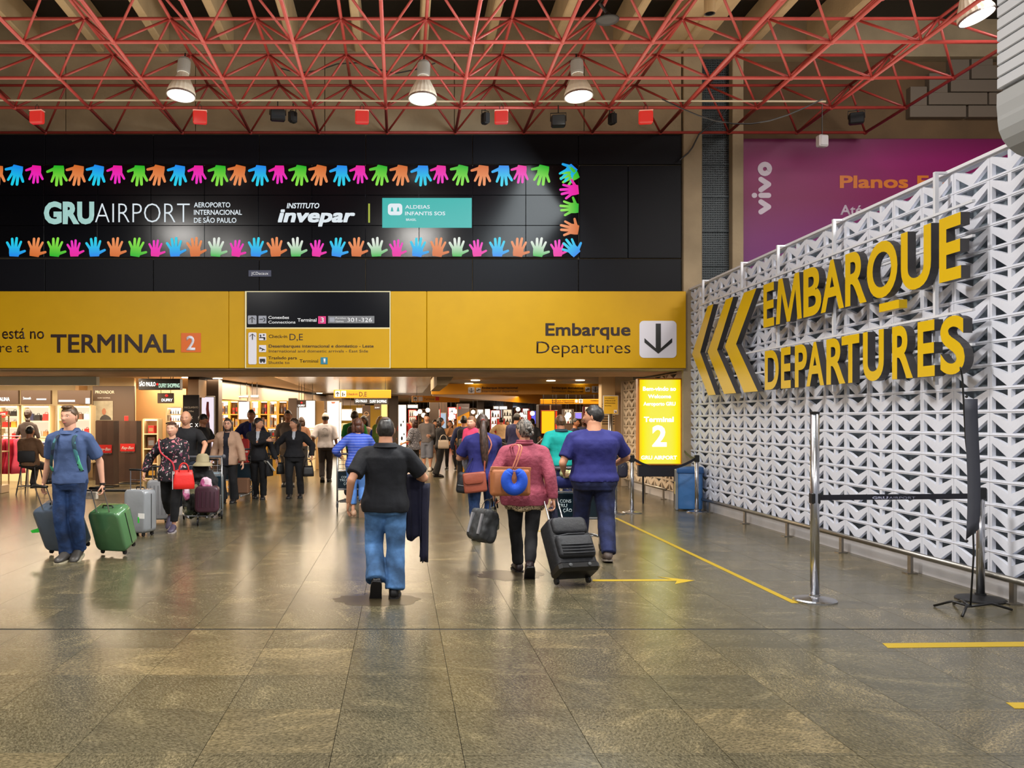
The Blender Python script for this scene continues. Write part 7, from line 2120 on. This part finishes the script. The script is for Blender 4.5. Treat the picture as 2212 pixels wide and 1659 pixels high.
header('dark header board with two small white names over the middle bay', 45, 109, [('Smooth', 50, 67, 863, 6, LWT, dict(off=.01))])
header('dark header board with a blurred white name above the polo shirt man', 124, 195, [])
lit('light_strip', 'bright strip light under the glass band over the left shop', 132, 166, 825, 828.5, 19.3, (255, 236, 196), 6, cat='lamp')
lit('light_strip', 'bright strip light at the far left over the shop header', 4, 38, 824.5, 827, 19.3, (255, 236, 196), 5, cat='lamp')
# red discount flag
rf_ = thing('discount_flag', 'red hanging flag with a white discount figure at the far left edge', 'sign', (W(7, 20.8), 20.8, Z(901, 20.8)))
MB().prism([(-.11, .13), (.11, .13), (.06, .0), (-.06, -.02)], -.004, .004).build('flag', mat('flag red', (206, 24, 20), .5), rf_)
text('-10%', -.09, .06, .04, .06, -.005, WTX, rf_, ext=.002, off=.02)
# dress rail
dr = thing('clothes_rail', 'chrome rail with pink and red dresses at the far left', 'clothes rail', (W(16, 20.0), 20.0, 0))
MB().tube([(-.55, 0, 1.23), (.32, 0, 1.23)], .012, 8).build('rail', CHROME, dr)
for sx_ in (-.55, .32): MB().tube([(sx_, 0, 1.23), (sx_, 0, 0)], .012, 8).build('upright', CHROME, dr); MB().box((sx_ - .02, -.22, 0), (sx_ + .02, .22, .03)).build('foot', CHROME, dr)
for k in range(11):
    x = -.5 + .075*k; c = [(206, 52, 88), (190, 28, 56), (214, 70, 100), (176, 24, 46)][k % 4]
    g_ = thing('hanging_dress', '%s dress, number %s from the left on the chrome rail' % (('pink', 'red', 'pale pink', 'dark red')[k % 4], ('one', 'two', 'three', 'four', 'five', 'six', 'seven', 'eight', 'nine', 'ten', 'eleven')[k]), 'dress', (W(16, 20.0) + x, 20.0, 0), R(70 + 6*math.sin(k*2)), 'dresses on the chrome rail')
    rings = []
    for z_, a_, b_ in ((1.17, .06, .02), (1.14, .17, .03), (1.0, .16, .035), (.8, .15, .035), (.55, .22, .05), (.36, .25, .055)):
        rings.append([(a_*math.cos(t_a), b_*math.sin(t_a)*(1 + .3*math.sin(5*t_a + k)), z_) for t_a in [2*PI*j/16 for j in range(16)]])
    MB().loft(rings).build('dress', cloth('dress %d' % (k % 4), c), g_, smooth=True)
    MB().tube([(-.12, 0, 1.14), (0, 0, 1.185), (.12, 0, 1.14)], .004, 5).build('hanger', CHROME, g_)
    MB().tube([(0, 0, 1.185), (0, 0, 1.24)], .003, 5).build('hook', CHROME, g_)
# display bust on a plinth
db_ = thing('display_bust', 'dark faceless display bust in a dark top beside the shelving', 'mannequin', (W(60, 20.9), 20.9, 0))
MB().lathe([(.2, 0), (.2, .03), (.03, .05), (.03, .95), (.0005, .95)], 20, cap=True).build('stand', CHROME, db_)
mb = MB(); rings = []
for z_, a_, b_ in ((.93, .13, .09), (1.05, .15, .10), (1.25, .17, .11), (1.4, .19, .11), (1.5, .19, .09), (1.56, .10, .07)):
    rings.append([(a_*math.cos(q), b_*math.sin(q), z_) for q in [2*PI*j/20 for j in range(20)]])
mb.loft(rings); mb.cap_tube((-.17, 0, 1.46), (-.27, .02, 1.2), .06, .05); mb.cap_tube((.17, 0, 1.46), (.25, .02, 1.2), .06, .05)
remesh(mb, .015, 'torso', cloth('bust top', (54, 44, 40)), db_, wrinkle=.008)
mb = MB(); mb.tube([(0, 0, 1.52), (0, 0, 1.66)], .055, 12); mb.loft([[(p[0]*.25, p[1]*.25, p[2]*.25 + 1.76) for p in r_] for r_ in head_points((1, 1, 1))])
mb.build('head', mat('bust dark', (48, 32, 24), .35), db_, smooth=True)
# shop table and folded goods behind the polo man
tbx = thing('display_table', 'cream display table with folded goods left of the polo shirt man', 'table', (W(100, 20.9), 21.2, 0))
MB().box((-.25, -.3, 0), (.35, .3, .86), bev=.01).build('plinth', CREAM, tbx)
for k in range(6):
    g_ = thing('folded_shirt', '%s folded shirt, %s from the bottom of the pile on the cream table' % (('navy', 'white')[k % 2], ORD[k]), 'folded clothes', (W(100, 20.9) - .05, 21.0, .862 + .036*k), .05*k, 'folded shirts on the cream table')
    MB().box((-.14, -.11, 0), (.14, .11, .033), bev=.012).build('fold', cloth('fold %d' % (k % 2), [(44, 56, 96), (180, 186, 200)][k % 2]), g_)
# low platform edge / trolley behind
kb2 = thing('dark_kick_plate', 'dark low threshold running in front of the left shop', 'threshold', (0, 0, 0))
MB().box((W(170, 19.2), 19.2, 0), (W(330, 19.2), 19.35, .05), bev=.01).build('plate', BLKPL, kb2)
gc = thing('glass_case', 'glass display case with pale base at the far left edge', 'display case', (W(4, 18.9), 18.9, 0))
MB().box((-.5, -.2, 0), (.08, .2, .18), bev=.01).build('base', mat('case base', (176, 150, 120), .5), gc)
for x in (-.48, .07):
    for y_ in (-.19, .18): MB().box((x - .012, y_ - .012, .18), (x + .012, y_ + .012, 1.72)).build('corner_post', mat('champagne metal', (196, 168, 124), .3, metal=.7), gc)
for z_ in (.9, 1.70): MB().box((-.5, -.2, z_), (.08, .2, z_ + .02)).build('glass_shelf' if z_ < 1 else 'top', mat('champagne metal', (196, 168, 124), .3, metal=.7), gc)
MB().box((-.49, -.2, .18), (.07, -.194, 1.7)).build('glass_pane', GLASS, gc)
# entrance portal at 290-345: warm wall, lit shelves with bags
struct(MB().box((W(290, 24.4), 24.4, 0), (W(400, 24.4), 24.5, 2.5)).build('wall_entrance', mat('gold wall', (206, 164, 110), .5)))
shelf_bay('suitcase shelving inside the left entrance, warm lit', 308, 342, 905, 1034, 22.9, 4, WOODB, 5, n=1, goods='box', glow_back=1, gl='case or box', gname='boxed_case')
shelf_bay('bright cosmetics shelving under the small logo sign', 358, 394, 880, 925, 23.4, 3, BKW, 6, n=5, goods='bottle', glow_back=1, gl='small bottle', gname='perfume_bottle')
# second shop (472-640)
struct(MB().box((W(474, 28.2), 28.2, 0), (W(700, 28.2), 28.35, 2.24)).build('wall_second_shop', mat('warm back wall', (206, 166, 110), .55)))
for i, (a_, b_, q0, q1) in enumerate(((475, 495, 866, 924), (495, 516, 866, 924), (540, 560, 866, 924), (560, 580, 866, 924), (580, 600, 866, 924), (600, 622, 866, 924))):
    shelf_bay('%s gold-framed bay of the second shop, above the uniformed women' % ('first', 'second', 'third', 'fourth', 'fifth', 'sixth')[i], a_, b_, q0, q1, 27.4, 2, BKW if i % 2 == 0 else WOODB, 20 + i, n=2, goods='box', frame=MATS['goods gold'], gl='small box or case', gname='boxed_item', glow_back=1)
lit('lightbox', 'large bright white panel between the gold-framed bays of the second shop', 516, 538, 868, 905, 27.3, WL, 2.2)
for i, (a_, b_) in enumerate(((476, 487), (494, 511), (516, 535), (542, 557))):
    lit('light_strip', ('first', 'second', 'third', 'fourth')[i] + ' bright strip light along the ceiling edge of the second shop, counted from the left', a_, b_, 855.5, 857.5, 26.5, (255, 240, 206), 7, cat='lamp')
pole('shop_pier', 'dark pier between the gold-framed bays and the white lit panel', 'pier', 623, 641, 27.0, 0, 2.3, .4, DK)
# goods island under the second shop
shelf_bay('low island of the second shop seen between the two uniformed women', 575, 598, 925, 985, 24.8, 3, mat('island back', (150, 120, 84), .6), 31, n=2, goods='box', gl='small box', gname='boxed_item', frame=MATS['goods gold'], glow_back=1)
shelf_bay('low island of the second shop right of the uniformed woman looking left', 652, 680, 925, 990, 27.0, 4, BKL, 32, n=3, goods='bottle', gl='small bottle', gname='perfume_bottle', glow_back=1)
for i, (s_, q) in enumerate((('VISA', 941), ('OBC', 958), ('MASTER', 975))):
    pass
card = panel_text('card_logos_board', 'board of payment card marks between the two uniformed women', 579, 597, 948, 982, 24.6, mat('card board grey', (60, 56, 50), .5), [('0 B C', 580, 595, 960, 5, mat('yellow print', (220, 196, 90), .5), {})])
MB().ell((.10, -.004, .12), (.05, .004, .05), 12, 6).build('red_disc', mat('disc red', (206, 60, 30), .5), card); MB().ell((.16, -.003, .12), (.05, .004, .05), 12, 6).build('orange_disc', mat('disc orange', (226, 150, 40), .5), card)
# third shop (737-838): yellow interior
struct(MB().box((W(737, 40), 40, 0), (W(840, 40), 40.2, 2.3)).build('wall_third_shop', mat('yellow interior', (214, 170, 50), .55)))
lit('lightbox', 'white lit panel with a curved dark line behind the green T-shirt man', 738, 760, 885, 908, 37, WL, 2.0)
lit('lightbox', 'pale lit strip at the left edge of the third shop', 733, 737, 870, 1000, 37.5, (255, 236, 200), 2.4)
lit('lightbox', 'golden lit panel in the third shop left of the brown pier', 824, 836, 874, 900, 38, (255, 214, 110), 1.8)
lit('lightbox', 'bright small panel over the dark-haired woman in the third shop', 770, 782, 882, 892, 38, WL, 2.0)
cc_ = panel_text('round_logo_board', 'brown board with a round script emblem in the third shop', 783, 800, 876, 925, 37.6, SGB, [('Rituals', 784.5, 798, 897, 3.4, mat('gold print', (206, 166, 120), .5), dict(shear=.3))])
MB().tube([(.17 + .10*math.cos(q), -.006, .62 + .10*math.sin(q)) for q in [2*PI*k/16 for k in range(16)]], .008, 5, close=True).build('ring', MATS['gold print'], cc_)
shelf_bay('lit bottle shelves in the third shop left of the striped woman', 738, 752, 915, 970, 36, 5, BKL, 40, n=2, goods='bottle', gl='small bottle', gname='perfume_bottle')
# further shops: red, white and gold glimpses
for i, (a_, b_, q0, q1, Y, back, lab) in enumerate(((882, 900, 885, 930, 43, BKL, 'far lit bay with red goods, left of the smiling man'), (903, 922, 884, 925, 43.5, WOODB, 'far lit bay right of the first far bay'), (968, 986, 880, 925, 47, BKW, 'far lit bay left of the yellow totem'),
                                         (1016, 1029, 882, 925, 50, WOODB, 'far lit bay right of the yellow totem'), (1060, 1082, 886, 930, 50, BKW, 'far lit bay behind the cream shirt man'), (1110, 1126, 880, 920, 50, WOODB, 'far lit bay right of the far pier'), (1128, 1145, 882, 920, 49, BKW, 'far lit bay left of the violet poster'), (1218, 1240, 884, 915, 36, BKL, 'far lit bay behind the queue'), (1262, 1284, 878, 915, 40, BKL, 'far lit bay right of the queue'), (1030, 1046, 884, 925, 49, BKW, 'far narrow lit bay right of the totem bay'), (946, 952, 884, 930, 45, BKL, 'very narrow far lit bay right of the smiling man'), (1086, 1108, 884, 925, 48, BKL, 'far lit bay right of the cream shirt man'))):
    shelf_bay(lab, a_, b_, q0, q1, Y, 3, back, 50 + i, n=3, goods='bottle', gl='small goods', gname='small_bottle', frame=MATS['goods red'] if i % 2 == 0 else BROWN)
rdp = [(878, 890, 915, 960, 41.5, 'left of the plaid shirt woman'), (1074, 1090, 905, 945, 44, 'behind the cream shirt'), (1140, 1147, 888, 925, 44, 'beside the violet poster')]
for a_, b_, q0, q1, Y, lb in rdp:
    lit('red_display', 'red glowing display panel far back ' + lb, a_, b_, q0, q1, Y, (206, 44, 34), .9, cat='display')
glb = MB().ell((0, 0, 0), (.11, .11, .11), 14, 10).mesh('globe_lamp', glow('globe', (255, 240, 214), 2.5))
for k, (px, py, Y) in enumerate(((898, 893, 39), (907, 889, 41), (915, 897, 40), (924, 886, 42), (975, 895, 43), (984, 889, 42), (973, 903, 44), (1022, 890, 46), (1031, 900, 46), (1119, 884, 43), (1126, 896, 42), (1150, 893, 40), (1228, 897, 33), (1223, 904, 33), (1283, 900, 33))):
    o = put('globe_lamp', glb, None, (W(px, Y), Y, Z(py, Y))); tag(o, 'round white lamp number %s among the far shops' % ('one two three four five six seven eight nine ten eleven twelve thirteen fourteen fifteen'.split()[k]), 'lamp', 'globe lamps of the far shops')
    MB().tube([(0, 0, .1), (0, 0, 2.775 - Z(py, Y))], .006, 5).build('cord', BLKPL, o)
struct(MB().box((-14, 71.5, 0), (8, 71.7, 2.8)).build('wall_end', mat('dim end wall', (150, 120, 90), .6)))
struct(MB().box((9.8, 20.6, 0), (10.0, 72, 2.8)).build('wall_concourse', mat('beige concourse wall', (190, 160, 120), .6)))
struct(MB().box((W(1205, 46), 46, 0), (9.8, 46.2, 2.78)).build('wall_check', mat('brown check wall', (96, 72, 54), .6)))
q4 = [fa + nrm*3.4, fbv + nrm*3.4, fbv + nrm*3.5, fa + nrm*3.5]
fm = MB(); fm.add([(p.x, p.y, 0) for p in q4] + [(p.x, p.y, 2.78) for p in q4], [(0, 1, 2, 3), (4, 5, 6, 7), (0, 1, 5, 4), (1, 2, 6, 5), (2, 3, 7, 6), (3, 0, 4, 7)])
struct(fm.build('wall_shops', mat('gold wall', (206, 164, 110))))
# queue barrier chains in the back
ch = thing('rope_barrier', 'sagging grey rope barrier behind the head of the pink jumper woman', 'barrier rope', (0, 0, 0))
MB().tube([(W(1130 + 42*k/10, 22.5), 22.5, 1.12 - .18*math.sin(PI*k/10)) for k in range(11)], .014, 8).build('rope', GREYPL, ch, smooth=True)
MB().tube([(W(1075 + 50*k/10, 25), 25, 1.05 - .15*math.sin(PI*k/10)) for k in range(11)], .014, 8).build('rope', GREYPL, ch, smooth=True)

rp = thing('passage_pier', 'beige pier with dark grooves right of the departures fascia', 'pier', (W(1299, 20.9), 20.9, 0))
MB().box((0, 0, 0), (.34, .3, 2.77), bev=.01).build('shaft', mat('pier beige', (196, 166, 124), .6), rp)
for k in range(9): MB().box((.02, -.008, 1.5 + .06*k), (.32, .002, 1.525 + .06*k)).build('groove_strip', DK, rp)
# ------------------------------------------------------------------ barrier posts
def stanchion(label, px, py, h, base=.19, head=True, bm=None, slim=.028, beltz=.93):
    Y = GY(py); t = thing('barrier_post', label, 'barrier post', (W(px, Y), Y, 0))
    MB().lathe([(.0005, 0), (base, 0), (base, .012), (base*.92, .022), (base*.3, .040), (.045, .045), (.045, .06), (.0005, .06)], 32).build('base', bm or STEEL, t, smooth=False)
    MB().tube([(0, 0, .04), (0, 0, h)], slim*1.35 if h > 1.2 else slim*1.2, 20).build('pole', STEEL, t, smooth=True)
    if head:
        MB().box((-.04, -.036, beltz - .055), (.04, .036, beltz + .045 if h > 1.2 else h + .012), bev=.01).build('belt_head', BLKPL, t)
    return t, Y
def belt(a, b, label, sag=0, printed=None, m=None, h=.048):
    a = Vector(a); b = Vector(b); t = thing('belt_barrier', label, 'barrier belt', tuple(a)); d = b - a
    n = 14; n_ = Vector((-d.y, d.x, 0)).normalized()*.0015; rings = []
    for k in range(n + 1):
        q = k/n; p = d*q - Vector((0, 0, sag*4*q*(1-q)))
        rings.append([tuple(p + n_ + Vector((0, 0, h/2))), tuple(p - n_ + Vector((0, 0, h/2))), tuple(p - n_ - Vector((0, 0, h/2))), tuple(p + n_ - Vector((0, 0, h/2)))])
    MB().loft(rings).build('webbing', m or mat('belt navy', (16, 16, 30), .6), t)
    return t
s1, y1_ = stanchion('tall brushed steel post with wide round base, at the end of the yellow tape', 1760, 1298, 1.665, base=.185, beltz=.915)
MB().lathe([(.04, 1.655), (.042, 1.675), (.0005, 1.68)], 20).build('cap', BLKPL, s1)
s2, y2_ = stanchion('steel belt post with a black base at the right, in front of the hanging banner', 2118, 1296, .99, base=.20, bm=mat('black base', (24, 24, 26), .45), beltz=.95)
bl = belt((W(1760, y1_) + .04, y1_, .915), (W(2118, y2_) - .04, y2_, .925), 'dark blue barrier belt with airport lettering between the two nearest posts')
Lb = W(2118, y2_) - W(1760, y1_) - .08
wtm = mat('belt print', (150, 152, 176), .5)
text('GRU', Lb*.33, Lb*.43, -.012, .022, -.0035, wtm, bl, off=.04, ext=.001)
text('AIRPORT', Lb*.435, Lb*.60, -.012, .022, -.0035, wtm, bl, off=-.01, ext=.001)
s3, y3_ = stanchion('steel belt post left of the yellow light box, beside the big navy man', 1365, 1108, .985, base=.17)
s4, y4_ = stanchion('steel belt post in front of the blue bin', 1505, 1107, .985, base=.17)
belt((W(1365, y3_) + .03, y3_, .93), (W(1505, y4_) - .03, y4_, .93), 'dark sagging belt in front of the yellow light box', sag=.17)
s5, y5_ = stanchion('steel belt post mostly hidden by the big navy man', 1329, 1110, .98, base=.17)
belt((W(1329, y5_) + .02, y5_, .92), (W(1365, y3_) - .02, y3_, .92), 'short dark belt between the two posts left of the light box')
belt((W(1505, y4_) + .0, y4_ + .03, .93), (5.30, y4_ + 1.1, 1.02), 'dark belt from the bin post to the pierced wall', sag=.03)
Y6 = 19.5
s6 = thing('sign_stand', 'slim steel stand holding a framed yellow notice by the inner block wall', 'sign', (W(1319, Y6), Y6, 0))
MB().lathe([(.0005, 0), (.17, 0), (.16, .02), (.03, .04), (.0005, .04)], 24).build('base', STEEL, s6)
MB().tube([(0, 0, .03), (0, 0, 1.75)], .05, 16).build('pole', STEEL, s6, smooth=True)
FRS = mat('silver frame', (190, 188, 186), .35)
zc = Z(875, Y6); hw, hh = .150*1.05, .20
MB().box((-hw - .02, -.02, zc - hh - .02), (hw + .02, .01, zc + hh + .02), bev=.008).build('frame', FRS, s6)
MB().box((-hw, -.026, zc - hh), (hw, -.018, zc + hh)).build('notice', mat('notice ochre', (206, 168, 44), .5), s6)
for k, (s_, wd) in enumerate((('ACESSO', .9), ('EMBARQUE', 1), ('INTERNACIONAL', 1), ('Boarding', .6))):
    text(s_, -hw + .02, -hw + .02 + .24*wd, zc + hh - .06 - .055*k, .028, -.027, INK, s6, ext=.002)
MB().box((hw - .09, -.03, zc - hh + .02), (hw - .02, -.025, zc - hh + .09)).build('arrow_tile', WPL, s6)
MB().prism([(hw - .08, zc - hh + .075), (hw - .03, zc - hh + .03), (hw - .03, zc - hh + .06), (hw - .035, zc - hh + .04), (hw - .06, zc - hh + .03)], -.034, -.030).build('arrow', BLK, s6)
# far barrier posts
for i, (px, py, h) in enumerate(((1172, 1030, 1.1), (1182, 1062, 1.0), (1051, 992, .95), (1103, 998, .95))):
    stanchion(('slim steel post behind the pink jumper shoulder, further one', 'slim steel post left of the turquoise shirt', 'distant slim post between the mother and the cream shirt', 'distant slim post right of the cream shirt')[i], px, py, h, base=.13, head=False, slim=.018)

# ------------------------------------------------------------------ yellow light box
YL = 16.45
lbx = thing('light_box', 'glowing yellow advertising light box with a big white 2 beside the pier', 'light box', (W(1425, YL), YL, 0))
lw_ = (W(1473, YL) - W(1378, YL))/2; zl0, zl1 = Z(1005, YL), Z(817, YL)
MB().box((-lw_, -.02, zl0), (lw_, .14, zl1), bev=.012).build('housing', mat('orange frame', (214, 140, 60), .4), lbx)
def lbm():
    m, nt, b = nodes('lit yellow face')
    tc = nt.nodes.new('ShaderNodeTexCoord'); sp = nt.nodes.new('ShaderNodeSeparateXYZ'); nt.links.new(tc.outputs['Object'], sp.inputs[0])
    ab = nt.nodes.new('ShaderNodeMath'); ab.operation = 'ABSOLUTE'; nt.links.new(sp.outputs[0], ab.inputs[0])
    mr = nt.nodes.new('ShaderNodeMapRange'); mr.inputs[1].default_value = .18; mr.inputs[2].default_value = lw_; nt.links.new(ab.outputs[0], mr.inputs[0])
    rp = ramp(nt, [(0, (214, 208, 70)), (.6, (218, 208, 0)), (1, (220, 160, 0))]); nt.links.new(mr.outputs[0], rp.inputs[0])
    nt.links.new(rp.outputs[0], b.inputs['Emission Color']); b.inputs['Emission Strength'].default_value = 1.3
    b.inputs['Base Color'].default_value = (.1, .08, 0, 1)
    return m
MB().box((-lw_ + .03, -.028, zl0 + .03), (lw_ - .03, -.018, zl1 - .03)).build('lit_face', lbm(), lbx)
LW = glow('light box lettering', (255, 255, 240), 2.2)
def TL(s, a_, b_, pb_, ch_, **k):
    c = W(1425, YL); text(s, W(a_, YL) - c, W(b_, YL) - c, Z(pb_, YL), ch_/F*YL, -.029, LW, lbx, **k)
TL('Bem-vindo ao', 1388, 1459, 844, 9, off=.02); TL('Welcome', 1399, 1448, 860, 8, off=.02); TL('Aeroporto GRU', 1389, 1458, 876, 8, off=.02)
TL('Terminal', 1390, 1454, 911, 11, off=.03); TL('2', 1408, 1439, 963, 45, off=.03); TL('GRU AIRPORT', 1384, 1461, 992, 8, off=.02)
for sx_ in (-.72, .72): MB().tube([(sx_*lw_, .05, zl0), (sx_*lw_, .05, 0)], .02, 8).build('leg', BLKPL, lbx)
MB().box((-lw_ + .02, -.0, zl0 - .22), (lw_ - .02, .12, zl0 - .005), bev=.01).build('apron', mat('apron navy', (36, 36, 46), .5), lbx)
# bin
YB_ = GY(1103)
bn = thing('litter_bin', 'blue translucent litter bin with a grey side by the white block wall', 'bin', (W(1490, YB_ + .1), YB_ + .15, 0), R(-14))
BLB = mat('blue bin liner', (62, 112, 170), .35, bump=.5, bscale=7, var=.12)
MB().rbox((-.20, -.19, .02), (.22, .19, .74), .05, axis=2, er=.02, n=5).build('liner', BLB, bn, smooth=True)
MB().rbox((-.22, -.21, .66), (.24, .21, .77), .06, axis=2, er=.015, n=5).build('folded_rim', mat('blue bag fold', (46, 92, 150), .4), bn, smooth=True)
MB().box((-.235, -.17, .0), (-.19, .17, .72), bev=.01).build('side_panel', mat('bin grey', (120, 126, 134), .5), bn)
MB().box((-.245, -.10, .28), (-.236, .06, .50)).build('sticker', mat('bin sticker', (206, 190, 130), .5), bn)
hb_ = thing('hanging_bag', 'dark backpack hanging by the posts left of the light box', 'bag', (W(1344, 16.0), 16.0, Z(1032, 16.0)), 0)
MB().rbox((-.10, -.06, 0), (.10, .06, .30), .07, axis=1, er=.04, n=6).build('body', mat('bag slate', (44, 44, 62), .6, bump=.3, bscale=15), hb_, smooth=True)
MB().tube([(-.03, -.06, .2), (0, -.07, .24), (.03, -.06, .2)], .006, 5).build('handle', GREYPL, hb_)
MB().tube([(0, 0, .29), (.02, .2, .36)], .008, 5).build('strap', BLKPL, hb_)
# banner stand
YN = 7.05; xb = W(2098, YN)
bn2 = thing('banner', 'narrow dark grey banner on a curved black pole, behind the right post', 'banner', (xb, YN, 0))
BNM = mat('banner grey', (62, 64, 74), .6, bump=.15, bscale=8)
z0_, z1_ = Z(1165, YN), Z(862, YN)
bann = MB()
rings = []
for k in range(13):
    q = k/12; z_ = z0_ + (z1_ - z0_)*q; s_ = .012*math.sin(q*PI*1.5); sk = .0
    rings.append([(-.055 + s_, -.02, z_ + .0), (.042 + s_, -.035, z_ + (.09*(1-q) if k < 2 else 0)), (.043 + s_, -.031, z_ + (.09*(1-q) if k < 2 else 0)), (-.054 + s_, -.016, z_)])
bann.loft(rings).build('cloth', BNM, bn2, smooth=True)
MB().tube([(.02, .04, .06), (.055, .05, .5), (.045, .06, .99), (.0, .07, 1.45), (-.02, .08, 1.95), (-.03, .08, Z(800, YN)), (-.05, .06, Z(793, YN)), (-.06, .04, Z(797, YN))], .0075, 8).build('curved_pole', BLKPL, bn2, smooth=True)
MB().ell((-.052, -.02, z1_ + .02), (.012,)*3, 8, 6).build('clip', BLKPL, bn2); MB().ell((-.05, -.02, z0_ - .01), (.012,)*3, 8, 6).build('clip', BLKPL, bn2)
for a_, b_ in (((.02, .04, .06), (-.14, -.10, .01)), ((.02, .04, .06), (.42, .12, .015)), ((.02, .04, .06), (.10, .38, .01)), ((.02, .04, .06), (-.12, .3, .01))):
    MB().tube([a_, ((a_[0]+b_[0])/2, (a_[1]+b_[1])/2, .075), b_], .011, 7).build('foot', BLKPL, bn2, smooth=True)
